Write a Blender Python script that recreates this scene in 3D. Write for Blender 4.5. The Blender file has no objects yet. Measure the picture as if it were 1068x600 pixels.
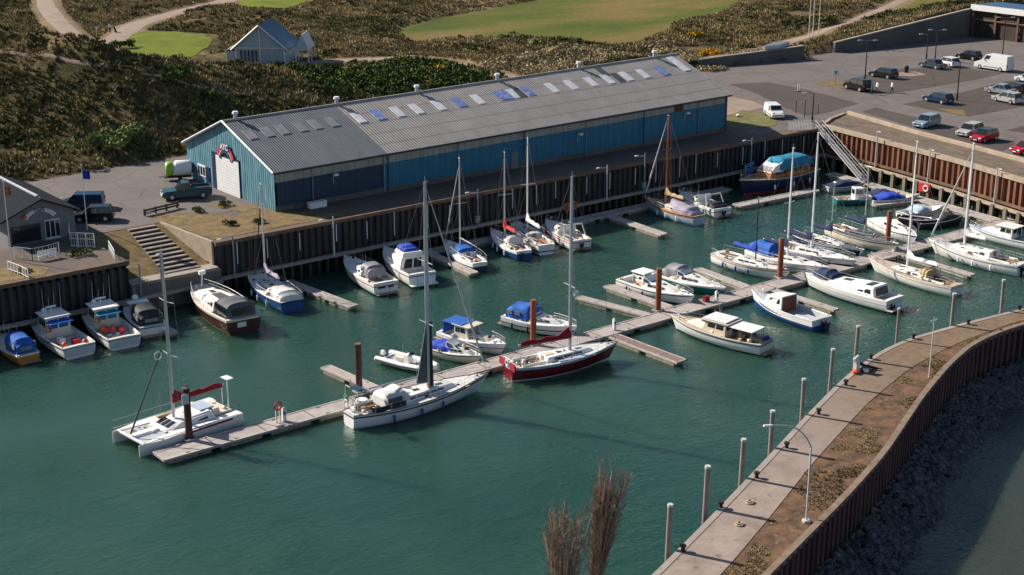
import bpy, bmesh, math, random
import numpy as np
from mathutils import Vector, Matrix
random.seed(7); rng = np.random.default_rng(7)
R = math.radians
S = bpy.context.scene
COL = S.collection

# ------------------------------------------------------------------ camera, sky, sun
HC = 40.0; FPX = 1550.0; PITCH = math.atan(496/1550)
_n = math.hypot(.619, .7854); FW = (.619/_n, .7854/_n); RT = (FW[1], -FW[0])
cam_data = bpy.data.cameras.new('camera'); cam = bpy.data.objects.new('camera', cam_data); COL.objects.link(cam)
cam.location = (0, 0, HC)
cam.rotation_euler = (math.pi/2-PITCH, 0, math.atan2(FW[1], FW[0])-math.pi/2)
cam_data.sensor_width = 36; cam_data.lens = FPX/1068*36
cam_data.clip_start = .5; cam_data.clip_end = 6000
S.camera = cam
S.view_settings.view_transform = 'Standard'; S.view_settings.look = 'None'
S.view_settings.exposure = 0.66; S.view_settings.gamma = 1
SUN = Vector((-.43, .90, 0)).normalized()*math.cos(R(33)); SUN.z = math.sin(R(33))
w = bpy.data.worlds.new('World'); S.world = w; w.use_nodes = True
nt = w.node_tree; bg = nt.nodes['Background']
sky = nt.nodes.new('ShaderNodeTexSky'); sky.sky_type = 'NISHITA'; sky.sun_disc = False
sky.sun_elevation = R(33); sky.sun_rotation = math.atan2(SUN.x, SUN.y)
sky.air_density = 1.0; sky.dust_density = .6; sky.ozone_density = 1.6
nt.links.new(sky.outputs[0], bg.inputs[0]); bg.inputs[1].default_value = .062
sl = bpy.data.lights.new('sun', 'SUN'); so = bpy.data.objects.new('sun', sl); COL.objects.link(so)
sl.energy = 5.0; sl.angle = R(.53); sl.color = (1.0, .90, .77)
so.rotation_euler = SUN.to_track_quat('Z', 'Y').to_euler(); so.location = (0, 0, 90)

# ------------------------------------------------------------------ helpers
CT, ST = math.cos(PITCH), math.sin(PITCH)
def at(x, y, z=0.):                      # where the sight line through a photo pixel meets height z
    dx, dy = x-534., y-300.
    h = FPX*CT-dy*ST; v = -(dy*CT+FPX*ST); k = (z-HC)/v
    return (RT[0]*dx*k+FW[0]*h*k, RT[1]*dx*k+FW[1]*h*k)

def prop(o, label=None, cat=None, group=None, kind=None):
    if label: o['label'] = label
    if cat: o['category'] = cat
    if group: o['group'] = group
    if kind: o['kind'] = kind
    return o
def thing(name, label, cat, loc=(0, 0, 0), rz=0, group=None):
    o = bpy.data.objects.new(name, None); COL.objects.link(o)
    o.location = loc; o.rotation_euler = (0, 0, rz); o.empty_display_size = .3
    return prop(o, label, cat, group)
def dup(root, loc, rz, label):
    def cp(o, par):
        c = o.copy(); COL.objects.link(c)
        if par: c.parent = par
        for ch in o.children: cp(ch, c)
        return c
    kids = list(root.children)
    r = cp(root, None); r.location = loc; r.rotation_euler = (0, 0, rz); r['label'] = label
    return r

class MB:
    def __init__(s): s.v = []; s.f = []
    def add(s, vs, fs):
        n = len(s.v); s.v += [tuple(map(float, p)) for p in vs]; s.f += [tuple(i+n for i in f) for f in fs]; return s
    def box(s, c, d, rz=0, top=(1, 1)):
        cx, cy, cz = c; hx, hy, hz = d[0]/2, d[1]/2, d[2]/2; vs = []
        ca, sa = math.cos(rz), math.sin(rz)
        for k, (tx, ty) in ((-1, (1, 1)), (1, top)):
            for a, b in ((-1, -1), (1, -1), (1, 1), (-1, 1)):
                x, y = a*hx*tx, b*hy*ty
                vs.append((cx+x*ca-y*sa, cy+x*sa+y*ca, cz+k*hz))
        return s.add(vs, [(3, 2, 1, 0), (4, 5, 6, 7), (0, 1, 5, 4), (1, 2, 6, 5), (2, 3, 7, 6), (3, 0, 4, 7)])
    def hexa(s, b, t):                   # 4 bottom + 4 top points
        return s.add(list(b)+list(t), [(3, 2, 1, 0), (4, 5, 6, 7), (0, 1, 5, 4), (1, 2, 6, 5), (2, 3, 7, 6), (3, 0, 4, 7)])
    def tube(s, p, q, r, r2=None, n=6):
        p, q = Vector(p), Vector(q); d = q-p
        if d.length < 1e-6: return s
        r2 = r if r2 is None else r2
        u = d.normalized(); a = u.cross(Vector((0, 0, 1)))
        if a.length < .1: a = u.cross(Vector((1, 0, 0)))
        a.normalize(); b = u.cross(a)
        vs = [tuple(c+(a*math.cos(2*math.pi*i/n)+b*math.sin(2*math.pi*i/n))*rr) for c, rr in ((p, r), (q, r2)) for i in range(n)]
        fs = [(i, (i+1) % n, n+(i+1) % n, n+i) for i in range(n)]+[tuple(range(n-1, -1, -1)), tuple(range(n, 2*n))]
        return s.add(vs, fs)
    def path(s, pts, r, n=5):
        for a, b in zip(pts, pts[1:]): s.tube(a, b, r, n=n)
        return s
    def prism(s, poly, z0, z1):
        n = len(poly)
        return s.add([(x, y, z0) for x, y in poly]+[(x, y, z1) for x, y in poly],
                     [tuple(range(n-1, -1, -1)), tuple(range(n, 2*n))]+[(i, (i+1) % n, n+(i+1) % n, n+i) for i in range(n)])
    def prismy(s, poly, y0, y1):         # side profile in x,z pushed through y
        n = len(poly)
        return s.add([(x, y0, z) for x, z in poly]+[(x, y1, z) for x, z in poly],
                     [tuple(range(n-1, -1, -1)), tuple(range(n, 2*n))]+[(i, (i+1) % n, n+(i+1) % n, n+i) for i in range(n)])
    def loft(s, rings, closed=True, caps=True):
        n = len(rings[0]); vs = [p for r in rings for p in r]; fs = []
        for i in range(len(rings)-1):
            for j in range(n if closed else n-1):
                k = (j+1) % n; fs.append((i*n+j, i*n+k, (i+1)*n+k, (i+1)*n+j))
        if caps: fs += [tuple(range(n-1, -1, -1)), tuple(range((len(rings)-1)*n, len(rings)*n))]
        return s.add(vs, fs)
    def ball(s, c, r, sq=1, n=8, m=5):
        rings = []
        for i in range(m+1):
            a = math.pi*i/m; rr = max(math.sin(a), .02)*r
            rings.append([(c[0]+rr*math.cos(2*math.pi*j/n), c[1]+rr*math.sin(2*math.pi*j/n), c[2]+math.cos(a)*r*sq) for j in range(n)])
        return s.loft(rings)
    def panel(s, q, u0, u1, v0, v1, t=.012):   # slab standing proud of quad q (bl, br, tr, tl)
        q = [Vector(p) for p in q]
        def P(u, v): return (q[0].lerp(q[1], u)).lerp(q[3].lerp(q[2], u), v)
        nrm = (q[1]-q[0]).cross(q[3]-q[0]).normalized()*t
        a = [P(u0, v0), P(u1, v0), P(u1, v1), P(u0, v1)]
        return s.hexa([p-nrm*.5 for p in a], [p+nrm for p in a])
    def torus(s, c, R0, r, axis='y', n=14, m=6):
        rings = []
        for i in range(n):
            a = 2*math.pi*i/n; ring = []
            for j in range(m):
                b = 2*math.pi*j/m; rad = R0+r*math.cos(b); h = r*math.sin(b)
                p = (rad*math.cos(a), rad*math.sin(a), h)
                if axis == 'y': p = (p[0], p[2], p[1])
                if axis == 'x': p = (p[2], p[0], p[1])
                ring.append((c[0]+p[0], c[1]+p[1], c[2]+p[2]))
            rings.append(ring)
        rings.append(rings[0]); return s.loft(rings, caps=False)
    def build(s, name, mat, parent=None, smooth=False, bevel=0, seg=1, fix=True):
        me = bpy.data.meshes.new(name); me.from_pydata(s.v, [], s.f)
        if bevel or fix:
            bm = bmesh.new(); bm.from_mesh(me)
            if bevel: bmesh.ops.bevel(bm, geom=bm.edges[:], offset=bevel, segments=seg, affect='EDGES', clamp_overlap=True)
            bmesh.ops.recalc_face_normals(bm, faces=bm.faces[:]); bm.to_mesh(me); bm.free()
        me.materials.append(mat)
        if smooth:
            me.polygons.foreach_set('use_smooth', [True]*len(me.polygons)); me.set_sharp_from_angle(angle=R(38))
        o = bpy.data.objects.new(name, me); COL.objects.link(o)
        if parent: o.parent = parent
        return o

# ------------------------------------------------------------------ materials
def newmat(name):
    m = bpy.data.materials.new(name); m.use_nodes = True; t = m.node_tree
    return m, t, t.nodes['Principled BSDF']
def N(t, kind, **kw):
    n = t.nodes.new(kind)
    for k, v in kw.items(): setattr(n, k, v)
    return n
def noise(t, vec, scale, detail=4, rough=.6):
    n = N(t, 'ShaderNodeTexNoise'); n.inputs['Scale'].default_value = scale; n.inputs['Detail'].default_value = detail
    n.inputs['Roughness'].default_value = rough
    if vec is not None: t.links.new(vec, n.inputs['Vector'])
    return n.outputs[0]
def coords(t, scale=(1, 1, 1), kind='Object', rz=0):
    c = N(t, 'ShaderNodeTexCoord'); m = N(t, 'ShaderNodeMapping'); m.inputs['Scale'].default_value = scale
    m.inputs['Rotation'].default_value = (0, 0, rz)
    t.links.new(c.outputs[kind], m.inputs[0]); return m.outputs[0]
def ramp(t, fac, stops):
    r = N(t, 'ShaderNodeValToRGB'); el = r.color_ramp.elements
    while len(el) < len(stops): el.new(.5)
    for e, (p, c) in zip(el, stops): e.position = p; e.color = (*c, 1)
    t.links.new(fac, r.inputs[0]); return r.outputs[0]
def mix(t, a, b, fac, mode='MIX'):
    m = N(t, 'ShaderNodeMix', data_type='RGBA', blend_type=mode)
    for sck, v in ((m.inputs[0], fac), (m.inputs[6], a), (m.inputs[7], b)):
        if isinstance(v, bpy.types.NodeSocket): t.links.new(v, sck)
        elif isinstance(v, (int, float)): sck.default_value = v
        else: sck.default_value = (*v, 1)
    return m.outputs[2]
def bump(t, p, h, strength=.4, dist=.05):
    b = N(t, 'ShaderNodeBump'); b.inputs['Strength'].default_value = strength; b.inputs['Distance'].default_value = dist
    t.links.new(h, b.inputs['Height']); t.links.new(b.outputs[0], p.inputs['Normal'])
def math_(t, op, a, b=0.):
    m = N(t, 'ShaderNodeMath', operation=op)
    for sck, v in ((m.inputs[0], a), (m.inputs[1], b)):
        if isinstance(v, bpy.types.NodeSocket): t.links.new(v, sck)
        else: sck.default_value = v
    return m.outputs[0]
def surf(name, col, rough=.6, var=.2, scale=2., bmp=0, metal=0, dirt=None, stretch=(1, 1, 1), spec=.5):
    m, t, p = newmat(name); v = coords(t, stretch)
    n = noise(t, v, scale, 5)
    lo = tuple(c*(1-var) for c in col); hi = tuple(min(1, c*(1+var)) for c in col)
    c = ramp(t, n, [(.3, lo), (.7, hi)])
    if dirt:
        d = noise(t, v, scale*2.7, 6, .7); c = mix(t, c, dirt[0], ramp(t, d, [(dirt[1], (0, 0, 0)), (min(1, dirt[1]+.12), (1, 1, 1))]))
    t.links.new(c, p.inputs['Base Color']); p.inputs['Roughness'].default_value = rough; p.inputs['Metallic'].default_value = metal
    p.inputs['Specular IOR Level'].default_value = spec
    if bmp: bump(t, p, noise(t, v, scale*4, 5), bmp)
    return m
M = {}
def C(name, col, **k):
    if name not in M: M[name] = surf(name, col, **k)
    return M[name]
C('gel_white', (.84, .83, .80), rough=.28, var=.06, scale=.9, dirt=((.50, .47, .42), .66))
C('gel_cream', (.68, .61, .50), rough=.35, var=.08, scale=1.2, dirt=((.4, .34, .26), .64))
C('gel_grey', (.50, .52, .54), rough=.35, var=.08)
C('deck_white', (.62, .62, .60), rough=.6, var=.10, scale=2.5, dirt=((.34, .32, .28), .60))
C('deck_tan', (.47, .37, .28), rough=.7, var=.2, scale=3, stretch=(1, 12, 1))
C('teak', (.33, .20, .115), rough=.6, var=.3, scale=2, stretch=(1, 9, 1))
C('varnish', (.42, .17, .055), rough=.25, var=.3, scale=2, stretch=(1, 9, 1))
C('maroon', (.15, .012, .022), rough=.25, var=.15)
C('navy', (.012, .025, .075), rough=.25, var=.2)
C('blue_hull', (.012, .07, .24), rough=.25, var=.15)
C('teal_hull', (.01, .15, .16), rough=.3, var=.15)
C('yellow_hull', (.42, .21, .02), rough=.35, var=.2)
C('brown_hull', (.055, .018, .015), rough=.2, var=.2)
C('pale_blue', (.42, .50, .60), rough=.35, var=.1)
C('canvas_blue', (.008, .10, .42), rough=.8, var=.25, scale=3, bmp=.4)
C('canvas_royal', (.012, .05, .42), rough=.8, var=.25, scale=3, bmp=.4)
C('canvas_navy', (.01, .025, .08), rough=.85, var=.3, scale=3, bmp=.4)
C('canvas_teal', (.01, .20, .33), rough=.8, var=.25, scale=3, bmp=.4)
C('canvas_black', (.02, .021, .026), rough=.7, var=.3, scale=3)
C('canvas_maroon', (.28, .008, .02), rough=.8, var=.2, scale=3, bmp=.4)
C('canvas_red', (.45, .02, .03), rough=.8, var=.2, scale=3, bmp=.4)
C('canvas_grey', (.085, .095, .11), rough=.8, var=.2, scale=3)
C('canvas_white', (.62, .61, .60), rough=.8, var=.12, scale=3, bmp=.3)
C('canvas_tan', (.46, .34, .19), rough=.85, var=.2, scale=3, bmp=.3)
C('sail_lilac', (.34, .30, .38), rough=.8, var=.2, scale=3, bmp=.3)
C('alu', (.62, .63, .64), rough=.35, metal=.6, var=.08)
C('steel', (.42, .43, .44), rough=.5, metal=.25, var=.08)
C('truss_grey', (.26, .27, .28), rough=.5, var=.15)
C('wire', (.22, .23, .24), rough=.4, metal=.6, var=.1)
C('mast_black', (.02, .02, .024), rough=.4, var=.2)
C('mast_wood', (.30, .09, .035), rough=.35, var=.25, stretch=(6, 6, 1))
C('glass', (.012, .017, .022), rough=.06, var=.3, spec=.8)
C('glass_blue', (.02, .05, .09), rough=.08, var=.3, spec=.8)
C('rubber', (.018, .018, .02), rough=.6, var=.2)
C('orange', (.65, .10, .02), rough=.6, var=.2)
C('redpaint', (.50, .018, .02), rough=.5, var=.2)
C('pink_red', (.62, .07, .06), rough=.6, var=.2)
C('fender_blue', (.02, .06, .30), rough=.4, var=.1)
C('green_item', (.05, .22, .12), rough=.6, var=.3)
C('rope', (.42, .33, .20), rough=.9, var=.2)
C('concrete', (.30, .26, .23), rough=.9, var=.2, scale=.7, bmp=.3, dirt=((.13, .10, .08), .60))
C('concrete_pink', (.31, .245, .21), rough=.92, var=.3, scale=.30, bmp=.4, dirt=((.165, .115, .08), .52))
C('parapet', (.20, .145, .11), rough=.9, var=.3, scale=1.0, bmp=.4, dirt=((.11, .07, .05), .56))
C('concrete_light', (.36, .29, .22), rough=.9, var=.2, scale=.8, bmp=.3, dirt=((.2, .15, .11), .62))
C('concrete_wall', (.115, .105, .10), rough=.92, var=.2, scale=.25, bmp=.3, dirt=((.06, .055, .055), .60))
C('weathered', (.24, .21, .19), rough=.9, var=.3, scale=1.2, stretch=(1, 1, .3), bmp=.3, dirt=((.17, .12, .09), .60))
C('pontoon_deck', (.36, .32, .305), rough=.85, var=.18, scale=.9, bmp=.25, dirt=((.2, .17, .15), .60))
C('finger_deck', (.20, .135, .12), rough=.85, var=.2, scale=2, stretch=(1, 6, 1), bmp=.3)
C('pontoon_edge', (.44, .40, .36), rough=.8, var=.2, scale=1.5, dirt=((.18, .14, .09), .62))
C('float', (.30, .27, .22), rough=.7, var=.2, scale=1.2, dirt=((.09, .09, .05), .52))
C('rust_pile', (.26, .072, .03), rough=.8, var=.45, scale=1.6, stretch=(1, 1, .25), bmp=.4, dirt=((.07, .03, .03), .58))
C('brown_pile', (.055, .015, .014), rough=.6, var=.3, scale=2)
C('timber_dark', (.05, .035, .028), rough=.9, var=.4, scale=2, stretch=(3, 3, .4), bmp=.4)
C('timber_grey', (.23, .20, .15), rough=.9, var=.4, scale=1.2, stretch=(2, 2, .3), bmp=.4, dirt=((.10, .11, .05), .58))
C('plaster_grey', (.16, .17, .19), rough=.9, var=.12)
C('slate', (.014, .017, .026), spec=.1, rough=.95, var=.3, scale=3, bmp=.4)
C('dark', (.012, .012, .014), rough=.7, var=.3)
C('white_paint', (.74, .74, .74), rough=.5, var=.06)
C('pale_paint', (.48, .52, .56), rough=.5, var=.1)
C('bluegrey_pole', (.17, .24, .29), rough=.5, var=.15)
C('lime', (.25, .5, .06), rough=.45, var=.15)
C('hut_blue', (.33, .42, .50), rough=.7, var=.14, scale=1.2, stretch=(8, 8, .5))
C('hut_roof', (.035, .095, .17), rough=.55, var=.15, scale=1.2)
C('rust_edge', (.14, .085, .055), rough=.9, var=.35, scale=.8, bmp=.4)
C('skin', (.42, .26, .19), rough=.6, var=.05)
C('bush_bark', (.10, .07, .05), rough=.95, var=.3)

def foliage(name, cols, rough=.85, sc=.35):
    m, t, p = newmat(name)
    a = N(t, 'ShaderNodeAttribute', attribute_name='tint')
    v = coords(t); n = noise(t, v, sc, 3)
    c = ramp(t, n, [(.32, cols[0]), (.68, cols[1])])
    c = mix(t, c, a.outputs['Color'], 1.0, 'MULTIPLY')
    t.links.new(c, p.inputs['Base Color']); p.inputs['Roughness'].default_value = rough
    p.inputs['Specular IOR Level'].default_value = .15
    return m
M['leaf_green'] = foliage('leaf_green', [(.034, .060, .012), (.085, .115, .024)])
M['leaf_dark'] = foliage('leaf_dark', [(.042, .050, .016), (.085, .086, .030)])
M['leaf_lime'] = foliage('leaf_lime', [(.11, .15, .04), (.20, .24, .08)])
M['leaf_grey'] = foliage('leaf_grey', [(.20, .17, .09), (.42, .34, .20)])
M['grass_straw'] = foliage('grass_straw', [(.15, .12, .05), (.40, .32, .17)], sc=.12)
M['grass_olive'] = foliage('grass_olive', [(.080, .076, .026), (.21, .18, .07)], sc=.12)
M['twig'] = foliage('twig', [(.30, .22, .165), (.44, .34, .27)])
M['gorse'] = foliage('gorse', [(.45, .24, .01), (.6, .34, .02)])

def corrugated(name, c1, c2, pitch, axis, streak=0, streakcol=None, rough=.55, bs=.6):
    m, t, p = newmat(name)
    tc = N(t, 'ShaderNodeTexCoord'); sp = N(t, 'ShaderNodeSeparateXYZ'); t.links.new(tc.outputs['Object'], sp.inputs[0])
    wv = math_(t, 'SINE', math_(t, 'MULTIPLY', sp.outputs[axis], 2*math.pi/pitch))
    st = [2.2, 2.2, .25] if True else 0
    n = noise(t, coords(t, tuple(st)), 1.0, 6, .65)
    c = ramp(t, n, [(.32, c1), (.68, c2)])
    if streak:
        n2 = noise(t, coords(t, (4, 4, .35)), 1.3, 5, .7)
        c = mix(t, c, streakcol, ramp(t, n2, [(.50, (0, 0, 0)), (.64, (streak,)*3)]))
    n3 = noise(t, coords(t, (.9, .9, .012)), 1.0, 2, .9)      # sheets faded by different amounts
    c = mix(t, c, ramp(t, n3, [(.36, (.84, .86, .88)), (.5, (1, 1, 1)), (.64, (1.10, 1.08, 1.06))]), 1.0, 'MULTIPLY')
    n4 = noise(t, coords(t, (3, 3, .18), kind='Object'), 1.7, 6, .8)
    c = mix(t, c, (.09, .06, .045), ramp(t, n4, [(.60, (0, 0, 0)), (.74, (.55,)*3)]))
    t.links.new(c, p.inputs['Base Color']); p.inputs['Roughness'].default_value = rough
    bump(t, p, wv, bs, .04); return m
M['clad_teal'] = corrugated('clad_teal', (.04, .15, .21), (.09, .235, .30), .45, 1, .5, (.26, .40, .43))
M['clad_navy'] = corrugated('clad_navy', (.003, .026, .062), (.006, .038, .082), .45, 0)
M['clad_blue'] = corrugated('clad_blue', (.003, .115, .21), (.008, .165, .28), .45, 0, .3, (.003, .075, .15))
M['clad_grey'] = corrugated('clad_grey', (.25, .25, .235), (.36, .36, .34), .45, 0, .5, (.19, .165, .14))
def roof_mat(name, c1, c2, row, lap):
    m, t, p = newmat(name)
    tc = N(t, 'ShaderNodeTexCoord'); sp = N(t, 'ShaderNodeSeparateXYZ'); t.links.new(tc.outputs['Object'], sp.inputs[0])
    wv = math_(t, 'SINE', math_(t, 'MULTIPLY', sp.outputs[0], 2*math.pi/row))
    n = noise(t, coords(t, (.9, .35, .35)), .8, 7, .7)
    c = ramp(t, n, [(.3, c1), (.7, c2)])
    g = noise(t, coords(t, (1, .3, .3)), 3.0, 6, .75)
    c = mix(t, c, tuple(x*.62 for x in c1), ramp(t, g, [(.56, (0, 0, 0)), (.72, (.8,)*3)]))
    if lap:                              # sheets overlap every few metres up the slope
        fr = math_(t, 'FRACT', math_(t, 'DIVIDE', math_(t, 'ADD', sp.outputs[1], .8), lap))
        c = mix(t, c, tuple(x*.42 for x in c1), math_(t, 'LESS_THAN', fr, .055))
    t.links.new(c, p.inputs['Base Color']); p.inputs['Roughness'].default_value = .8
    bump(t, p, wv, .8, .05); return m
M['roof_old'] = roof_mat('roof_old', (.26, .24, .225), (.37, .345, .325), .36, 2.1)
M['roof_slate'] = roof_mat('roof_slate', (.105, .125, .145), (.165, .185, .205), .30, 0)

def pilemat(name, c_out, c_in, tide=True):
    m, t, p = newmat(name)
    n = noise(t, coords(t, (1.2, 1.2, .22)), 1.0, 6, .7)
    n2 = noise(t, coords(t, (.9, .9, .10)), 1.0, 3, .6)
    c = ramp(t, n, [(.35, c_in), (.66, c_out)])
    c = mix(t, c, tuple(x*.35 for x in c_in), ramp(t, n2, [(.5, (0, 0, 0)), (.75, (.8,)*3)]))
    tc = N(t, 'ShaderNodeTexCoord'); sp = N(t, 'ShaderNodeSeparateXYZ'); t.links.new(tc.outputs['Object'], sp.inputs[0])
    lvl = math_(t, 'ADD', sp.outputs[2], math_(t, 'MULTIPLY', noise(t, coords(t, (.8, .8, .8)), 1.0, 3, .6), 1.0))
    c = mix(t, c, (.016, .020, .010), ramp(t, math_(t, 'ADD', math_(t, 'MULTIPLY', lvl, -.9), -2.6), [(.0, (0, 0, 0)), (.5, (.9,)*3)]))   # weed below high water
    t.links.new(c, p.inputs['Base Color']); p.inputs['Roughness'].default_value = .85
    bump(t, p, n, .4, .05); return m
M['pile_dark'] = pilemat('pile_dark', (.062, .052, .052), (.022, .021, .026))
M['pile_rust'] = pilemat('pile_rust', (.27, .115, .06), (.11, .042, .026))
M['pile_plum'] = pilemat('pile_plum', (.13, .06, .062), (.06, .026, .032))
# ------------------------------------------------------------------ terrain
WZ = -5.2                                   # water level; quays at 0
def smooth(a): a = np.clip(a, 0, 1); return a*a*(3-2*a)
_p = np.random.default_rng(3).random((256, 256))
def vnoise(x, y, s):
    x = np.asarray(x)/s+1000; y = np.asarray(y)/s+1000
    i, j = np.floor(x).astype(int), np.floor(y).astype(int); fx, fy = smooth(x-i), smooth(y-j)
    g = lambda a, b: _p[a % 256, b % 256]
    return (g(i, j)*(1-fx)+g(i+1, j)*fx)*(1-fy)+(g(i, j+1)*(1-fx)+g(i+1, j+1)*fx)*fy-.5
def pip(x, y, poly):
    ins = np.zeros(np.shape(x), bool); n = len(poly)
    for i in range(n):
        (x1, y1), (x2, y2) = poly[i], poly[(i+1) % n]
        c = ((y1 > y) != (y2 > y)) & (x < (x2-x1)*(y-y1)/((y2-y1) if y2 != y1 else 1e-9)+x1)
        ins ^= c
    return ins
def pdist(x, y, line):
    d = np.full(np.shape(x), 1e9)
    for (x1, y1), (x2, y2) in zip(line, line[1:]):
        dx, dy = x2-x1, y2-y1; t = np.clip(((x-x1)*dx+(y-y1)*dy)/(dx*dx+dy*dy+1e-9), 0, 1)
        d = np.minimum(d, np.hypot(x-x1-t*dx, y-y1-t*dy))
    return d
HX = [-300, 20, 60, 72, 77, 81, 94, 110, 128, 150]
HY = [250, 238, 216, 197, 186, 182, 184, 186, 186, 186]
HZ = [12, 12, 12, 12, 11.5, 9.8, 6.2, 3.6, 1.6, 0]
BX = [-300, 60, 79, 84, 142, 150, 190]; BY = [163, 163, 164.5, 160, 160, 168, 172]
def hill(x, y):
    yb = np.interp(x, BX, BY); yc = np.interp(x, HX, HY); zc = np.interp(x, HX, HZ)
    s = np.clip((y-yb)/(yc-yb), 0, 1)
    front = zc*(.55*s+.45*smooth(s))
    back = .6+(zc-.6)*(1-smooth((y-yc)/(6+zc*1.3)))
    return np.where(y <= yc, front, back)
FW1 = [(204.8, 169.6), (222, 168.4), (240.2, 167.3)]
FLAT = {}
def pxs(l, z=1.0): return [at(a, b, z) for a, b in l]
FLAT['green'] = pxs([(129, 53), (133, 40), (140, 34), (155, 32), (190, 33), (214, 36), (221, 42), (212, 52), (196, 60), (160, 59), (138, 57)])
FLAT['fairway'] = pxs([(421, 36), (432, 27), (470, 18), (540, 5), (600, -4), (770, -4), (745, 12), (700, 20), (690, 29), (655, 44), (590, 42), (540, 37), (470, 38), (440, 42)])
FLAT['green2'] = pxs([(245, 4), (262, -8), (315, -8), (318, 2), (300, 8), (262, 7)])
FLAT['fairway2'] = pxs([(930, 12), (960, -6), (1068, -6), (1005, 8), (985, 17), (955, 18)])
ROADS = {
 'dune_road': (pxs([(262, -8), (228, 3), (200, 9), (165, 18), (140, 26), (118, 42), (108, 56)]), 4.4),
 'dune_road_b': (pxs([(46, -8), (48, 6), (58, 20), (75, 36), (90, 48)]), 3.8),
}
PATHS = {
 'gravel_path': (pxs([(138, 62), (160, 66), (195, 73), (235, 74), (262, 74)]), 1.5),
 'gravel_path_b': (pxs([(312, 66), (345, 63), (375, 62), (420, 60)]), 2.8),
 'gravel_path_c': (pxs([(425, 58), (460, 62), (500, 70), (540, 79)]), 1.6),
 'gravel_path_d': (pxs([(735, 61), (790, 48), (850, 40), (880, 26), (925, 8), (950, -4)]), 2.6),
}
def flatmask(x, y):
    m = np.ones(np.shape(x))
    for k, poly in FLAT.items():
        d = pdist(x, y, poly+[poly[0]]); d = np.where(pip(x, y, poly), 0, d); m = np.minimum(m, smooth(d/5))
    for k, (l, wd) in list(ROADS.items())+list(PATHS.items()):
        m = np.minimum(m, smooth((pdist(x, y, l)-wd*.6)/3))
    m = np.minimum(m, smooth((np.hypot(x-119, y-221)-8)/5))
    return m
def height(x, y):
    x = np.asarray(x, float); y = np.asarray(y, float)
    h = hill(x, y)
    land = smooth((y-np.interp(x, BX, BY))/5)
    land = np.where(x > 150, smooth((y-171.5-np.clip((205-x)*.04, 0, 3))/3.5), land)
    fw = (x > 203) & (y > 160)
    land = np.where(fw, 1, land)
    fm = flatmask(x, y)
    b = vnoise(x, y, 17)*2.2+vnoise(x+50, y, 7)*1.3+vnoise(x, y+9, 2.6)*.45
    h = h+land*fm*b*.8+land*.3
    # bank heaped behind the flood walls
    d1 = y-np.interp(x, [195, 204.8, 240.2, 262], [171, 170.2, 167.9, 166.8])
    top = np.interp(x, [196, 206, 241, 300], [0, 1.5, 5.2, 5.2])
    h = np.where((d1 > 0) & (x > 196), np.maximum(h, top*(1-smooth(d1/26))+h*.4), h)
    d2 = y-np.interp(x, [160, 176.7, 194.9, 198], [173, 172.2, 168.0, 167.5])
    t2 = np.interp(x, [160, 172, 180, 195, 197], [0, 1.1, 1.5, 2.0, 0])
    h = np.where((d2 > .0) & (x > 160) & (x < 199), np.maximum(h, t2*(1-smooth(d2/9))), h)
    flat = (x > 150) & (d1 <= 0.0) & (x >= 199)
    h = np.where(flat, 0, h)
    h = np.where((x > 150) & (x < 199) & (d2 <= 0.0), 0, h)
    return h
BASIN = [(4, 128.7), (54.3, 128.7), (54.3, 127.9), (64.0, 127.9), (64.5, 129.2), (155.8, 129.2), (150.2, 94), (143, 55), (150, 20), (700, -260), (700, -900),
         (300, -700), (120, -60), (95, 10), (72, 30), (43, 52), (4, 82)]
# slope beside the steps
def stairs_h(x, y):
    s = np.clip((137.2-y)/9.2, 0, 1)
    return -2.35*s
STP = [(54.6, 126), (63.3, 126), (63.3, 137.2), (54.6, 137.2)]
def ground_z(x, y):
    h = height(x, y)-.03
    h = np.where(pip(x, y, STP), stairs_h(x, y)-.03, h)
    inb = pip(x, y, BASIN)
    return np.where(inb, -8.5, h)

xs = np.concatenate([np.array([-3000, -1200, -500, -200, -80, -20, 0]), np.arange(6, 54, 2), np.arange(54, 66, .7), np.arange(66, 190, 1.0), np.arange(190, 330, 2.0), np.array([340, 380, 450, 600, 1000, 3000])])
ys = np.concatenate([np.array([-1500, -900, -500, -200, -60]), np.arange(-40, 122, 4.0), np.arange(122, 139, .7), np.arange(139, 160, 2), np.arange(160, 262, 1.0), np.arange(262, 400, 2.5), np.array([420, 480, 600, 1000, 4000])])
X, Y = np.meshgrid(xs, ys, indexing='ij'); Z = ground_z(X, Y)
nx, ny = X.shape
idx = np.arange(nx*ny).reshape(nx, ny)
quads = np.stack([idx[:-1, :-1], idx[1:, :-1], idx[1:, 1:], idx[:-1, 1:]], -1).reshape(-1, 4)
def npmesh(name, verts, faces, mat, parent=None, attrs=None, smoothf=False):
    me = bpy.data.meshes.new(name); k = faces.shape[1]
    me.vertices.add(len(verts)); me.vertices.foreach_set('co', verts.astype(np.float32).ravel())
    me.loops.add(faces.size); me.loops.foreach_set('vertex_index', faces.astype(np.int32).ravel())
    me.polygons.add(len(faces)); me.polygons.foreach_set('loop_start', np.arange(0, faces.size, k, dtype=np.int32))
    me.update(calc_edges=True); me.validate()
    if smoothf: me.polygons.foreach_set('use_smooth', np.ones(len(me.polygons), bool))
    for an, arr in (attrs or {}).items():
        a = me.color_attributes.new(an, 'FLOAT_COLOR', 'POINT'); a.data.foreach_set('color', arr.astype(np.float32).ravel())
    me.materials.append(mat); o = bpy.data.objects.new(name, me); COL.objects.link(o)
    if parent: o.parent = parent
    return o
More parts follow.
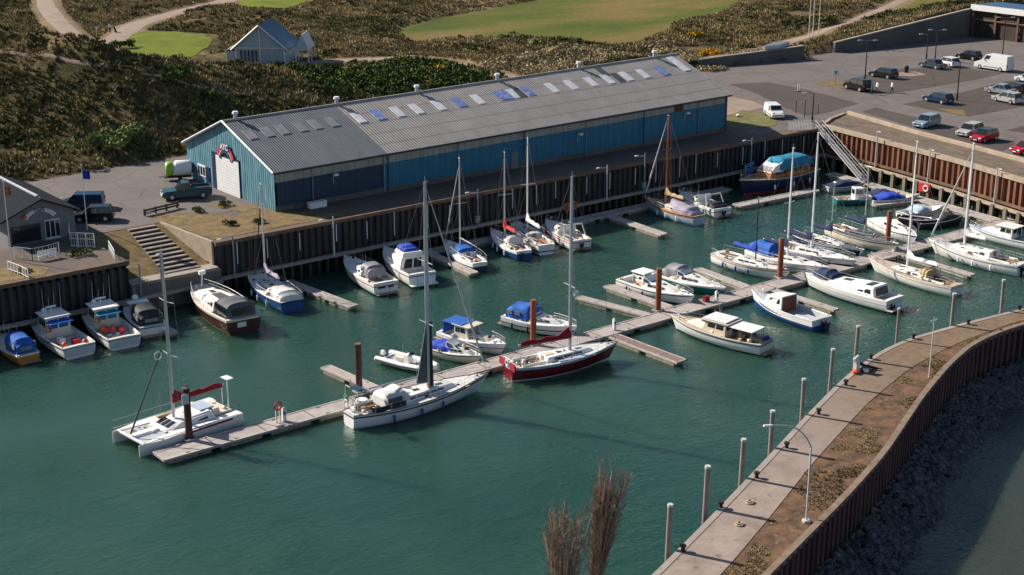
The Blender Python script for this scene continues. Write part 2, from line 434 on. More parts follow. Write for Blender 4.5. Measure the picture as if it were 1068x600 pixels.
# zones painted on the one ground sheet: R fairway grass, G sandy, B bare platform
zone = np.zeros((nx, ny, 4)); zone[..., 3] = 1
def soft(poly, wdt=2): 
    d = pdist(X, Y, poly+[poly[0]]); return np.where(pip(X, Y, poly), 1, 1-smooth(d/wdt))
zone[..., 0] = np.maximum(soft(FLAT['fairway'], 4), soft(FLAT['fairway2'], 3))
zone[..., 1] = np.clip(sum(1-smooth((pdist(X, Y, l)-wd*.5)/2.5) for l, wd in list(ROADS.values())+list(PATHS.values())), 0, 1)
sandy = pxs([(520, 22), (640, 2), (900, -5), (1000, -12), (640, -20), (440, 8), (430, 26)])
zone[..., 1] = np.maximum(zone[..., 1]*.7, soft(sandy, 8)*.45*(1-zone[..., 0]))
plat = (Y < np.interp(X, BX, BY)+.5) | ((X > 150) & (Z < .02))
zone[..., 2] = np.where(plat, 1, 0); zone[..., 2] = np.where(pip(X, Y, STP), 0, zone[..., 2])
m, t, p = newmat('ground_soil')
a = N(t, 'ShaderNodeAttribute', attribute_name='zone'); sp = N(t, 'ShaderNodeSeparateColor'); t.links.new(a.outputs['Color'], sp.inputs[0])
v = coords(t); n1 = noise(t, v, .10, 6, .7); n2 = noise(t, v, .9, 6, .7)
dune = ramp(t, n1, [(.36, (.035, .036, .014)), (.48, (.075, .062, .026)), (.56, (.14, .105, .045)), (.70, (.25, .18, .09))])
dune = mix(t, dune, ramp(t, n2, [(.32, (.25,)*3), (.62, (1.25,)*3)]), 1, 'MULTIPLY')
n0 = noise(t, coords(t, (.6, 1.6, 1), rz=.6), .035, 4, .6)
fair = ramp(t, n0, [(.36, (.065, .090, .018)), (.50, (.105, .115, .026)), (.64, (.18, .13, .05))])
fair = mix(t, fair, ramp(t, n2, [(.3, (.8,)*3), (.7, (1.15,)*3)]), 1, 'MULTIPLY')
sand = ramp(t, n2, [(.3, (.20, .13, .085)), (.7, (.33, .24, .165))])
dirt = ramp(t, n2, [(.3, (.10, .075, .055)), (.7, (.17, .12, .08))])
c = mix(t, dune, fair, sp.outputs[0]); c = mix(t, c, sand, sp.outputs[1]); c = mix(t, c, dirt, sp.outputs[2])
t.links.new(c, p.inputs['Base Color']); p.inputs['Roughness'].default_value = .95; p.inputs['Specular IOR Level'].default_value = .1
bump(t, p, n2, .7, .25)
M['ground'] = m
g = npmesh('ground', np.stack([X.ravel(), Y.ravel(), Z.ravel()], 1), quads, M['ground'], attrs={'zone': zone.reshape(-1, 4)})
prop(g, 'dune grassland and made ground around the harbour', 'ground', kind='structure')

# water: one sheet through basin and estuary
def watermat(name, deep, shallow):
    m, t, p = newmat(name)
    v = coords(t, (1, 1, 1), rz=.9)
    big = noise(t, v, .035, 4, .6)
    c = ramp(t, big, [(.3, deep), (.7, shallow)])
    t.links.new(c, p.inputs['Base Color']); p.inputs['Roughness'].default_value = .04; p.inputs['IOR'].default_value = 1.333
    p.inputs['Subsurface Weight'].default_value = 1.0; p.inputs['Subsurface Radius'].default_value = (.5, 1.0, .9); p.inputs['Subsurface Scale'].default_value = 10.0
    rip = noise(t, coords(t, (.8, 1.35, 1), rz=.67), 2.1, 3, .6)
    rip2 = noise(t, coords(t, (1, 1.8, 1), rz=.85), .40, 2, .5)
    calm = noise(t, v, .06, 2, .5)
    amp = ramp(t, calm, [(.38, (.35,)*3), (.62, (1,)*3)])
    hgt = math_(t, 'ADD', math_(t, 'MULTIPLY', rip, .7), math_(t, 'MULTIPLY', rip2, .9))
    b = N(t, 'ShaderNodeBump'); b.inputs['Distance'].default_value = .27; t.links.new(hgt, b.inputs['Height'])
    s = N(t, 'ShaderNodeSeparateColor'); t.links.new(amp, s.inputs[0]); t.links.new(math_(t, 'MULTIPLY', s.outputs[0], .85), b.inputs['Strength'])
    t.links.new(b.outputs[0], p.inputs['Normal']); return m
M['water'] = watermat('harbour_water', (.010, .054, .042), (.028, .074, .052))
M['water_out'] = watermat('estuary_water', (.026, .042, .034), (.052, .064, .042))
PIER_Z = -1.1
PIN = [(686-60, 657), (686, 600), (720, 566), (760, 525), (810, 472), (842, 437), (880, 398), (905, 378), (925, 365), (950, 354), (1000, 340), (1068, 323), (1130, 312)]
POUT = [(800-90, 690), (800, 600), (840, 560), (880, 520), (920, 475), (960, 415), (985, 385), (1010, 362), (1040, 348), (1068, 339), (1130, 326)]
pin = [at(a, b, PIER_Z) for a, b in PIN]; pout = [at(a, b, PIER_Z) for a, b in POUT]
mid = [at(a, b, PIER_Z) for a, b in [(745-85, 680), (752, 600), (800, 543), (850, 480), (905, 420), (950, 383), (1000, 357), (1068, 333), (1130, 320)]]
# basin water on the harbour side of the pier line, estuary water outside it
line = mid[:-1]+[(118, 71), (150, 66)]
inner = [(-60, 160), (-60, 20), (10, 40)]+line+[(165, 66), (165, 160)]
me = bpy.data.meshes.new('water'); me.from_pydata([(x, y, WZ) for x, y in inner], [], [tuple(range(len(inner)))])
me.materials.append(M['water']); o = bpy.data.objects.new('water', me); COL.objects.link(o); prop(o, 'teal green harbour water', 'water', kind='structure')
outer = [(10, 40)]+line+[(165, 66), (800, 66), (800, -900), (10, -900)]
me = bpy.data.meshes.new('water_estuary'); me.from_pydata([(x, y, WZ-.02) for x, y in outer], [], [tuple(range(len(outer)))])
me.materials.append(M['water_out']); o = bpy.data.objects.new('estuary', me); COL.objects.link(o); prop(o, 'murky olive river water outside the pier', 'water', kind='structure')

def gz(x, y): return float(ground_z(np.array([x]), np.array([y]))[0])
def atT(px, py):                           # sight line meets the terrain
    for z in np.arange(16, -1.5, -.1):
        q = at(px, py, z)
        if gz(*q) >= z-.1: return (q[0], q[1], gz(*q))
    return (*at(px, py, 0), 0.)

# flat sheets
def sheet(name, poly, z, mat, label, kind='structure', thick=0):
    mb = MB()
    if thick: mb.prism(poly, z-thick, z)
    else: mb.add([(x, y, z) for x, y in poly], [tuple(range(len(poly)))])
    o = mb.build(name, mat)
    if not thick and o.data.polygons[0].normal.z < 0: o.data.flip_normals()
    return prop(o, label, kind=kind)
def asphalt(name, c1, c2, c3):
    m, t, p = newmat(name); v = coords(t)
    a1 = noise(t, v, .13, 5, .6); a2 = noise(t, v, 1.1, 6, .7)
    c = ramp(t, a1, [(.34, c1), (.66, c2)]); c = mix(t, c, c3, ramp(t, a2, [(.52, (0,)*3), (.70, (.7,)*3)]))
    w = N(t, 'ShaderNodeTexVoronoi', feature='DISTANCE_TO_EDGE'); w.inputs['Scale'].default_value = .16; t.links.new(v, w.inputs[0])
    c = mix(t, c, tuple(x*.6 for x in c1), math_(t, 'MULTIPLY', math_(t, 'LESS_THAN', w.outputs[0], .012), .6))
    t.links.new(c, p.inputs['Base Color']); p.inputs['Roughness'].default_value = .92; bump(t, p, a2, .25, .03); return m
M['asphalt_light'] = asphalt('asphalt_light', (.112, .096, .093), (.148, .127, .12), (.09, .077, .074))
M['asphalt_mid'] = asphalt('asphalt_mid', (.105, .088, .082), (.135, .112, .104), (.085, .07, .066))
M['asphalt_dark'] = asphalt('asphalt_dark', (.052, .040, .036), (.072, .054, .046), (.095, .068, .05))
M['apron'] = asphalt('apron', (.085, .066, .056), (.115, .088, .072), (.16, .115, .08))
M['verge'] = surf('verge', (.135, .10, .036), rough=.95, var=.6, scale=.9, bmp=.9, dirt=((.21, .105, .042), .50))
M['verge_green'] = surf('verge_green', (.12, .115, .035), rough=.95, var=.4, scale=.7, bmp=.6, dirt=((.21, .16, .07), .55))
M['quay_dirt'] = surf('quay_dirt', (.115, .062, .034), rough=.95, var=.6, scale=1.1, bmp=.8, dirt=((.21, .135, .055), .55))
M['quay_planks'] = surf('quay_planks', (.12, .09, .07), rough=.95, var=.5, scale=.8, bmp=.5, dirt=((.22, .16, .07), .52), stretch=(1.8, .35, 1))
M['path_sand'] = surf('path_sand', (.26, .195, .15), rough=.95, var=.18, scale=.4, bmp=.3, dirt=((.22, .16, .11), .60))
M['golf'] = surf('golf', (.125, .155, .018), spec=.1, rough=.95, var=.22, scale=.18, bmp=.2, dirt=((.175, .175, .03), .55))

sheet('road', [(30, 137.5), (74.5, 137.5), (74.5, 134), (79, 134), (79, 164.6), (60, 162.8), (30, 162.8)], .012, M['asphalt_light'], 'grey tarmac yard and road west of the warehouse')
E_ = [(143, 129.6), (154.9, 129.6), (162.4, 131), (158, 112), (154.5, 93.5), (152, 70), (330, 40), (330, 160), (241, 160), (240, 167), (205, 169.6), (196, 168), (176, 172), (150, 168), (143, 160)]
sheet('road', E_, .012, M['asphalt_light'], 'pale tarmac harbour road and parking area east of the warehouse')
def px0(l, z=0): return [at(a, b, z) for a, b in l]
for i, poly in enumerate([
  [(801, 86), (838, 93), (896, 108), (864, 117.5), (842, 121), (812, 110), (790, 98), (760, 88)],
  [(883, 95), (868, 88), (905, 78), (936, 72), (985, 70), (1050, 76), (1020, 83), (930, 98)],
  [(941, 109), (1000, 97), (1050, 85), (1130, 78), (1130, 98), (1068, 111), (1010, 122)],
  [(898, 117), (913, 112.5), (951, 121.5), (1002, 134), (1060, 150), (1045, 158), (985, 143), (930, 126)],
  [(1050, 136), (1120, 118), (1140, 160), (1075, 140)]]):
    sheet('car_park', px0(poly), .024, M['asphalt_dark'], ['dark tarmac patch beside the white van', 'dark parking bay with the estate cars', 'dark parking bay with the lone blue car', 'dark parking strip behind the quay kerb', 'dark parking bay at the right edge'][i])
sheet('verge', px0([(850, 88), (866, 84), (885, 87), (884, 93), (870, 91)]), .036, M['verge'], 'dry grass island under the street lamp')
sheet('verge', px0([(976, 113), (1006, 115), (1008, 121), (990, 118)]), .036, M['verge'], 'yellow grass strip at the corner of the parking bay')
sheet('verge', px0([(934, 76), (955, 75), (966, 78), (950, 80), (936, 79)]), .036, M['path_sand'], 'orange sand patch in the parking bay')
sheet('verge', px0([(757, 122), (775, 115), (800, 119), (812, 124), (808, 132), (790, 134), (757, 136)]), .036, M['verge_green'], 'grass verge east of the warehouse')
sheet('verge', px0([(757, 100), (785, 106), (800, 112), (780, 116), (757, 121)]), .03, M['path_sand'], 'sandy bare patch at the warehouse corner')
# north quay apron in front of the warehouse
sheet('quay_apron', [(63.4, 127.9), (154.4, 127.9), (154.9, 129.6), (143, 134.2), (141.4, 134.2), (74.2, 134.2), (74.2, 138), (63.4, 138)], 0.0, M['apron'], 'brown worn quay apron in front of the warehouse', thick=.7)
sheet('verge', [(63.9, 128.4), (80.5, 128.4), (77.5, 131.0), (75.5, 132.8), (73.6, 137.3), (70.8, 141.3), (69.6, 141.2), (71.2, 136.2), (69.7, 134.6), (66.8, 139.2), (62.9, 141.0), (62.4, 138.4), (63.5, 132.4)], .03, M['verge'], 'dry orange grass verge at the warehouse gable')
# east quay apron between rim and kerb wall
EQ = [(154.6, 128.0), (152.7, 114.9), (151.0, 104.5), (148.5, 93.9), (143.5, 70)]
EK = [(162.6, 131.3), (159.0, 116.4), (157.6, 108), (155.4, 97.5), (150, 71)]
sheet('quay_apron', EQ+EK[::-1], .03, M['quay_planks'], 'brown weathered apron along the east quay', thick=.7)
# sloping grass beside the steps
NS = 14
mb = MB(); r_ = []
for i in range(NS+1):
    y = 137.2-i*(137.2-127.4)/NS; r_.append([(x, y, float(stairs_h(x, y))+.03+float(vnoise(x, y, 1.3))*.1*(1 if 54 < x < 63 else 0)) for x in np.linspace(54.2, 63.38, 13)])
mb.loft(r_, closed=False, caps=False); o = mb.build('grass_bank', M['verge'], smooth=True); prop(o, 'dry orange grass bank beside the steps', kind='structure')
# cafe terrace
sheet('terrace', [(30, 127.0), (54.2, 127.0), (54.2, 137.6), (30, 137.6)], .02, M['apron'], 'brown terrace in front of the gabled cafe', thick=.7)
sheet('verge', [(40, 127.3), (46.4, 127.3), (47.6, 129.2), (45.5, 131.5), (40, 132)], .04, M['verge'], 'orange dry grass at the terrace edge')

def ribbon(name, l, wd, mat, label, off=.10):
    pts = []
    for (x1, y1), (x2, y2) in zip(l, l[1:]):
        k = max(2, int(math.hypot(x2-x1, y2-y1)/1.2))
        pts += [(x1+(x2-x1)*i/k, y1+(y2-y1)*i/k) for i in range(k)]
    pts.append(l[-1]); P = np.array(pts)
    for _ in range(6): P[1:-1] = (P[:-2]+P[2:]+2*P[1:-1])/4
    T = np.gradient(P, axis=0); T /= np.linalg.norm(T, axis=1)[:, None]; Nn = np.stack([-T[:, 1], T[:, 0]], 1)
    rings = []
    for i in range(len(P)):
        hw = wd/2*(1+.25*float(vnoise(P[i, 0], P[i, 1], 6))); ring = []
        for s in np.linspace(-1, 1, 7):
            x, y = P[i]+Nn[i]*s*hw; ring.append((x, y, gz(x, y)+off*(1-.7*abs(s)**3)))
        rings.append(ring)
    mb = MB(); mb.loft(rings, closed=False, caps=False); o = mb.build(name, mat, smooth=True, fix=False)
    if o.data.polygons[0].normal.z < 0: o.data.flip_normals()
    return prop(o, label, kind='structure')
ribbon('road', *ROADS['dune_road'], M['path_sand'], 'pale pink track winding between the dunes')
ribbon('road', *ROADS['dune_road_b'], M['path_sand'], 'pale track at the top left corner')
for k, lab in (('gravel_path', 'narrow path below the golf green'), ('gravel_path_b', 'sandy path beside the blue hut'), ('gravel_path_c', 'narrow path behind the warehouse roof'), ('gravel_path_d', 'sandy path winding past the fairway')):
    ribbon('path', *PATHS[k], M['path_sand'], lab)
hp = [atT(*q)[:2] for q in [(-14, 53), (20, 57), (45, 60), (75, 66), (100, 71), (130, 78), (160, 83), (200, 91), (235, 96), (262, 99)]]
ribbon('path', hp, .5, M['path_sand'], 'thin trodden path along the crest of the dark dune', off=.22)
def drape(name, poly, mat, label, off=.12, rings=7):
    n = 90; P = []
    L = [math.dist(a, b) for a, b in zip(poly, poly[1:]+poly[:1])]; T = sum(L)
    for i in range(n):
        s = T*i/n; j = 0
        while s > L[j]: s -= L[j]; j += 1
        a, b = poly[j], poly[(j+1) % len(poly)]; P.append((a[0]+(b[0]-a[0])*s/L[j], a[1]+(b[1]-a[1])*s/L[j]))
    P = np.array(P)
    for _ in range(2): P = (np.roll(P, 1, 0)+np.roll(P, -1, 0)+2*P)/4
    c = P.mean(0); rr = []
    P = np.array([c+(q-c)*(1+.10*float(vnoise(q[0], q[1], 2.2))+.06*float(vnoise(q[0], q[1], .9))) for q in P])
    for k in range(rings+1):
        s = .02+.98*k/rings; rr.append([(*(c+(q-c)*s), gz(*(c+(q-c)*s))+off*(1-(k/rings)**4*.5)) for q in P])
    mb = MB(); mb.loft(rr, closed=True, caps=False); o = mb.build(name, mat, smooth=True, fix=False)
    if o.data.polygons[0].normal.z < 0: o.data.flip_normals()
    return prop(o, label, kind='structure')
drape('golf_green', FLAT['green'], M['golf'], 'bright lime golf green on the dune top')
drape('golf_green', FLAT['green2'], M['golf'], 'second bright golf green at the top edge')

# ------------------------------------------------------------------ quay walls (steel sheet piling)
def piling(name, line, z0, z1, mat, pitch=.80, depth=.28, side=1, parent=None, mat2=None):
    # corrugated steel: a trapezoid wave following the line
    pts = []; 
    L = [0]
    for a, b in zip(line, line[1:]): L.append(L[-1]+math.dist(a, b))
    def P(s, off):
        j = 0
        while j < len(L)-2 and s > L[j+1]: j += 1
        a, b = line[j], line[j+1]; u = (s-L[j])/(L[j+1]-L[j]); d = ((b[0]-a[0])/(L[j+1]-L[j]), (b[1]-a[1])/(L[j+1]-L[j]))
        return (a[0]+(b[0]-a[0])*u-d[1]*off*side, a[1]+(b[1]-a[1])*u+d[0]*off*side)
    s = 0; prof = []
    while s < L[-1]:
        for f, o_ in ((0, 0), (.38, 0), (.5, depth), (.88, depth)):
            if s+f*pitch <= L[-1]: prof.append(P(s+f*pitch, o_))
        s += pitch
    mb = MB(); n = len(prof)
    mb.add([(x, y, z0) for x, y in prof]+[(x, y, z1) for x, y in prof], [(i, i+1, n+i+1, n+i) for i in range(n-1)])
    return mb.build(name, mat, parent, fix=False)
def beam(mb, line, off0, off1, z0, z1, side=1):
    # band running along a line between two offsets
    def offs(o_):
        out = []
        for i, q in enumerate(line):
            a = line[max(0, i-1)]; b = line[min(len(line)-1, i+1)]; d = (b[0]-a[0], b[1]-a[1]); l = math.hypot(*d)
            out.append((q[0]-d[1]/l*o_*side, q[1]+d[0]/l*o_*side))
        return out
    A, B = offs(off0), offs(off1)
    rings = [[(*a, z0), (*b, z0), (*b, z1), (*a, z1)] for a, b in zip(A, B)]
    mb.loft(rings); return mb
# north wall: line runs west->east, water side is -y
NL = [(63.4, 127.7), (80, 127.75), (110, 127.8), (154.5, 127.8)]
q = thing('quay_wall', 'long dark sheet pile quay wall below the warehouse with a pale ledge', 'quay wall', (0, 0, 0))
piling('piling', [(a, b-.15) for a, b in NL], -5.9, -.28, M['pile_dark'], side=-1, parent=q)
mb = MB(); beam(mb, NL, 0, .62, -.30, .07, side=-1); mb.build('capping_beam', M['rust_edge'], q)
mb = MB(); beam(mb, NL, .55, 1.05, -3.75, -3.45, side=-1); mb.build('ledge', M['concrete'], q)
mb = MB()
for i in range(86): mb.box((64.2+i*1.05, 126.78, -4.7), (.3, .22, 1.85))
mb.build('fender_timber', M['timber_dark'], q)
mb = MB()
for i in range(24):
    x = 66+i*3.75+random.uniform(-.8, .8)
    if x < 153: mb.box((x, 127.12, -1.25-random.uniform(0, .5)), (.10, .06, 1.8+random.uniform(0, .8)))
mb.build('ladder_rail', M['gel_grey'], q)
# east wall: north->south, water side is -x
q = thing('quay_wall', 'rust brown sheet pile quay wall on the right below the car park', 'quay wall', (0, 0, 0))
piling('piling', [(a-.1, b) for a, b in EQ], -5.9, -.30, M['pile_rust'], side=-1, pitch=.95, depth=.36, parent=q)
mb = MB(); beam(mb, EQ, -.05, .62, -.32, .16, side=-1); mb.build('capping_beam', M['concrete_light'], q)
mb = MB(); beam(mb, EQ, .55, .95, -3.30, -3.05, side=-1); mb.build('waling_beam', M['rust_edge'], q)
mb = MB(); beam(mb, EQ, .9, 1.5, -3.75, -3.50, side=-1); mb.build('ledge', M['concrete_light'], q)
mb = MB()
for j in range(len(EQ)-1):
    a, b = EQ[j], EQ[j+1]; l = math.dist(a, b); k = int(l/1.9)
    for i in range(k):
        u = (i+.5)/k; mb.box((a[0]+(b[0]-a[0])*u-1.62, a[1]+(b[1]-a[1])*u, -4.55), (.34, .42, 2.1))
mb.build('fender_timber', M['timber_grey'], q)
# kerb wall behind east apron
q = MB(); beam(q, EK, 0, .45, -.3, .50); o = q.build('kerb_wall', M['concrete_light'], bevel=.03); prop(o, 'low pale kerb wall between car park and east quay', 'kerb')
q = MB(); beam(q, [(154.8, 128.4), (158.3, 130.2), (162.6, 131.4)], 0, .4, -.3, .22); o = q.build('kerb_wall', M['concrete_light']); prop(o, 'short pale kerb at the head of the gangway', 'kerb')
# west walls below terrace and steps
q = thing('quay_wall', 'dark sheet pile wall below the cafe terrace', 'quay wall', (0, 0, 0))
TL = [(20, 127.0), (54.2, 127.0)]
piling('piling', TL, -5.9, -.25, M['pile_dark'], side=-1, parent=q)
piling('piling', [(54.2, 127.0), (54.2, 137.4)], -4, -.1, M['pile_dark'], side=-1, depth=.2, parent=q)
mb = MB(); beam(mb, TL, 0, .5, -.28, .10, side=-1); mb.build('capping_beam', M['rust_edge'], q)
mb = MB(); beam(mb, TL, .9, 1.4, -3.75, -3.45, side=-1); mb.build('ledge', M['concrete'], q)
q = thing('quay_wall', 'low dark concrete wall at the foot of the steps', 'quay wall', (0, 0, 0))
mb = MB(); mb.box((58.8, 126.9, -4.15), (9.25, 1.2, 3.5)); mb.build('wall_face', M['concrete_wall'], q)
mb = MB(); mb.box((58.8, 127.35, -2.33), (9.1, 1.6, .12)); mb.build('landing', M['concrete'], q)
mb = MB(); mb.box((58.8, 126.1, -3.6), (9.2, .5, .3)); mb.build('ledge', M['concrete'], q)
o = MB().prismy([(0, 0), (0, 0)], 0, 0) if False else None
# white retaining wall beside the steps
mb = MB(); mb.prism([(63.22, 127.6), (63.5, 127.6), (62.75, 137.4), (62.45, 137.4)], -2.6, .12)
o = mb.build('retaining_wall', M['concrete_light'], bevel=.02); prop(o, 'pale concrete retaining wall right of the steps', 'wall')
# steps
st = thing('stairway', 'wide concrete steps going down the grass bank to the landing', 'steps', (0, 0, 0))
for i in range(12):
    u = i/11; y = 136.9-u*8.9; cx = 60.0-u*.15; z = -2.3*(u*.97)
    mb = MB(); mb.box((cx+.25, y, z-.02), (2.9+.9*u, .50, .14)); mb.build('tread', M['weathered'], st)
mb = MB()
for i in range(12):
    u = i/11; mb.box((60.25-u*.15, 136.58-u*8.9, -2.3*u*.97-.14), (2.9+.9*u, .12, .30))
mb.build('riser', M['timber_dark'], st)

# ------------------------------------------------------------------ curved pier
def resample(l, k):
    l = np.array(l); 
    d = np.r_[0, np.cumsum(np.hypot(*np.diff(l, axis=0).T))]; s = np.linspace(0, d[-1], k)
    r = np.stack([np.interp(s, d, l[:, 0]), np.interp(s, d, l[:, 1])], 1)
    for _ in range(3): r[1:-1] = (r[:-2]+r[2:]+2*r[1:-1])/4
    return r
K = 60
A, Bm, O_ = resample(pin, K), resample(mid, K), resample(pout, K)
pr = thing('pier', 'curved concrete pier with brown overgrown strip and plum sheet piling', 'pier', (0, 0, 0))
mb = MB(); mb.loft([[(*A[i], PIER_Z-.9), (*Bm[i], PIER_Z-.9), (*Bm[i], PIER_Z+.01), (*A[i], PIER_Z)] for i in range(K)]); mb.build('walkway', M['concrete_pink'], pr)
mb = MB(); mb.loft([[(*Bm[i], PIER_Z-.9), (*O_[i], PIER_Z-.9), (*O_[i], PIER_Z-.04), (*Bm[i], PIER_Z-.02)] for i in range(K)]); mb.build('overgrown_strip', M['quay_dirt'], pr)
m, t, p = newmat('pier_concrete')     # older far bays are overgrown brown, near bays still bare concrete
sp = N(t, 'ShaderNodeSeparateXYZ'); v = coords(t); t.links.new(v, sp.inputs[0]); n1 = noise(t, v, .35, 6, .7); n2 = noise(t, v, 1.6, 5, .7)
age = ramp(t, math_(t, 'ADD', math_(t, 'MULTIPLY', math_(t, 'SUBTRACT', sp.outputs[0], 62), .022), math_(t, 'MULTIPLY', math_(t, 'SUBTRACT', n1, .5), 1.1)), [(.25, (0,)*3), (.62, (.85,)*3)])
c = ramp(t, n1, [(.32, (.20, .155, .13)), (.66, (.33, .265, .23))]); c = mix(t, c, ramp(t, n2, [(.35, (.10, .065, .035)), (.65, (.21, .135, .075))]), age)
c = mix(t, c, (.12, .08, .055), ramp(t, n2, [(.58, (0,)*3), (.72, (.8,)*3)])); t.links.new(c, p.inputs['Base Color']); p.inputs['Roughness'].default_value = .93; bump(t, p, n2, .5, .05)
bpy.data.objects['walkway'].data.materials[0] = m
Al = [tuple(q) for q in A]; Ol = [tuple(q) for q in O_]
piling('inner_piling', Al, -5.9, PIER_Z-.5, M['pile_dark'], side=1, depth=.25, parent=pr)
piling('outer_piling', Ol, -6.4, PIER_Z+.1, M['pile_plum'], side=-1, pitch=.82, depth=.34, parent=pr)
mb = MB(); beam(mb, Ol, -.12, .30, PIER_Z-.1, PIER_Z+.26, side=-1); mb.build('parapet', M['parapet'], pr)
mb = MB(); beam(mb, Al, -.12, .28, PIER_Z-.5, PIER_Z+.03); mb.build('edge_beam', M['concrete'], pr)
# mooring posts on the water side
ORD = ['first', 'second', 'third', 'fourth', 'fifth', 'sixth', 'seventh', 'eighth', 'ninth', 'tenth', 'eleventh', 'twelfth', 'thirteenth', 'fourteenth', 'fifteenth', 'sixteenth']
posts = [(703, 575, .24), (742, 530, .26), (779, 499, .24), (810, 468, .24), (843, 433, .22), (871, 403, .22), (897, 376, .22), (941, 355, .17), (998, 340, .24), (1051, 325, .22)]
for i, (px, py, r) in enumerate(posts):
    x, y = at(px, py, PIER_Z); x -= .20; y += .42; r *= .66
    tt = thing('mooring_post', f'weathered grey mooring post, {ORD[i]} from the left along the curved pier', 'post', (x, y, WZ-1), group='grey posts along the curved pier')
    hz = 2.85+PIER_Z-WZ+1+random.uniform(-.15, .15)
    tt.rotation_euler = (R(random.uniform(-1, 1)), R(random.uniform(-1, 1)), random.random()*3)
    MB().tube((0, 0, 0), (0, 0, hz-.12), r*1.06, r, n=12).build('shaft', M['weathered'], tt, smooth=True)
    MB().tube((0, 0, hz-.14), (0, 0, hz), r*1.18, r*1.1, n=12).build('cap', M['gel_grey'], tt, smooth=True)
    bx, by = at(px+15, py-3, PIER_Z)
    b = thing('bollard', f'small black bollard, {ORD[i]} from the left on the curved pier', 'bollard', (bx-.5, by-.05, PIER_Z), group='black bollards on the curved pier')
    MB().tube((0, 0, 0), (0, 0, .34), .13, .11, n=10).build('stem', M['dark'], b, smooth=True)
    MB().tube((0, 0, .30), (0, 0, .42), .2, .19, n=10).build('head', M['dark'], b, smooth=True)
# rock revetment outside the pier
def rocks():
    V = []; F = []; n = 0; r2 = np.random.default_rng(5)
    base = np.array([(1, 0, 0), (-1, 0, 0), (0, 1, 0), (0, -1, 0), (0, 0, 1), (0, 0, -1)], float)
    tri = [(0, 2, 4), (2, 1, 4), (1, 3, 4), (3, 0, 4), (2, 0, 5), (1, 2, 5), (3, 1, 5), (0, 3, 5)]
    for _ in range(13000):
        i = r2.uniform(0, K-1.01); j = int(i); f = i-j; p = O_[j]*(1-f)+O_[j+1]*f; d = O_[j+1]-O_[j]; d = d/np.linalg.norm(d); nn = np.array([d[1], -d[0]])
        u = r2.random()**.85; wmax = 3.9+1.2*float(vnoise(p[0], p[1], 5)); off = .2+u*wmax
        z = -4.05-u*1.35+float(vnoise(p[0]+nn[0]*off, p[1]+nn[1]*off, 1.8))*.5
        q = p+nn*off; s = r2.uniform(.08, .30)*(1+.9*(r2.random() < .08))
        vs = base*r2.uniform(.6, 1.25, (6, 1))*s*np.array([1, 1, .7]); a = r2.random()*6.28; c_, s_ = math.cos(a), math.sin(a)
        vs = np.stack([vs[:, 0]*c_-vs[:, 1]*s_, vs[:, 0]*s_+vs[:, 1]*c_, vs[:, 2]], 1)+np.array([q[0], q[1], z])
        V.append(vs); F += [(a_+n, b_+n, c2+n) for a_, b_, c2 in tri]; n += 6
    return np.concatenate(V), np.array(F)
M['rock'] = surf('rock', (.075, .068, .070), rough=.8, var=.7, scale=1.6, dirt=((.26, .25, .25), .57))  # pale flecks are highlights worked into the rock colour
V, F = rocks(); o = npmesh('rocks', V, F, M['rock']); prop(o, 'dark wet boulders piled outside the curved pier', 'rocks', kind='stuff')
mb = MB(); rr = []
for i in range(K):
    j = min(i, K-2); d = O_[j+1]-O_[j]; d = d/np.linalg.norm(d); nn = np.array([d[1], -d[0]])
    rr.append([(*(O_[i]+nn*a_), z_) for a_, z_ in ((-.1, -4.1), (2.0, -4.9), (5.0, -6.2))])
mb.loft(rr, closed=False, caps=False); o = mb.build('rock_bed', M['rock'], smooth=True); prop(o, 'dark shingle under the boulders', kind='structure')
# dry weeds on the pier
def tufts(name, pts, size, mat, label=None, cat=None, blades=7, parent=None, kind='stuff', flat=1.0, tintv=(.55, 1.35)):
    r2 = np.random.default_rng(len(pts)); n = len(pts); pts = np.asarray(pts, float)
    sz = np.asarray(size)*r2.uniform(.6, 1.4, n)
    ang = r2.uniform(0, 6.28, (n, blades)); lean = r2.uniform(.15, .9, (n, blades))
    d = np.stack([np.cos(ang), np.sin(ang)], -1); base = pts[:, None, :2]+d*(sz[:, None, None]*.18)
    tip = base+d*(lean*sz[:, None])[..., None]*.7; side = np.stack([-d[..., 1], d[..., 0]], -1)*(sz[:, None, None]*.22)
    zb = np.broadcast_to(pts[:, None, 2:3], (n, blades, 1)); zt = zb+((1.1-lean*.5)*sz[:, None]*flat)[..., None]
    v0 = np.concatenate([base-side, zb-.05], -1); v1 = np.concatenate([base+side, zb-.05], -1); v2 = np.concatenate([tip, zt], -1)
    V = np.stack([v0, v1, v2], 2).reshape(-1, 3); F = np.arange(len(V)).reshape(-1, 3)
    tn = np.repeat(r2.uniform(*tintv, n), blades*3); T = np.stack([tn, tn, tn, np.ones_like(tn)], 1)
    o = npmesh(name, V, F, mat, parent, {'tint': T})
    if label: prop(o, label, cat, kind=kind)
    return o
pts = []
for _ in range(9000):
    i = random.uniform(0, K-1.01); j = int(i); f = i-j; u = random.random()**.7
    a_ = Bm[j]*(1-f)+Bm[j+1]*f; b_ = O_[j]*(1-f)+O_[j+1]*f; q = a_*(1-u)+b_*u
    if vnoise(q[0], q[1], 1.7) > .02: pts.append((q[0], q[1], PIER_Z-.03))
tufts('weeds', pts, .13, M['grass_straw'], 'dry straw weeds on the brown strip of the pier', 'weeds', blades=6)
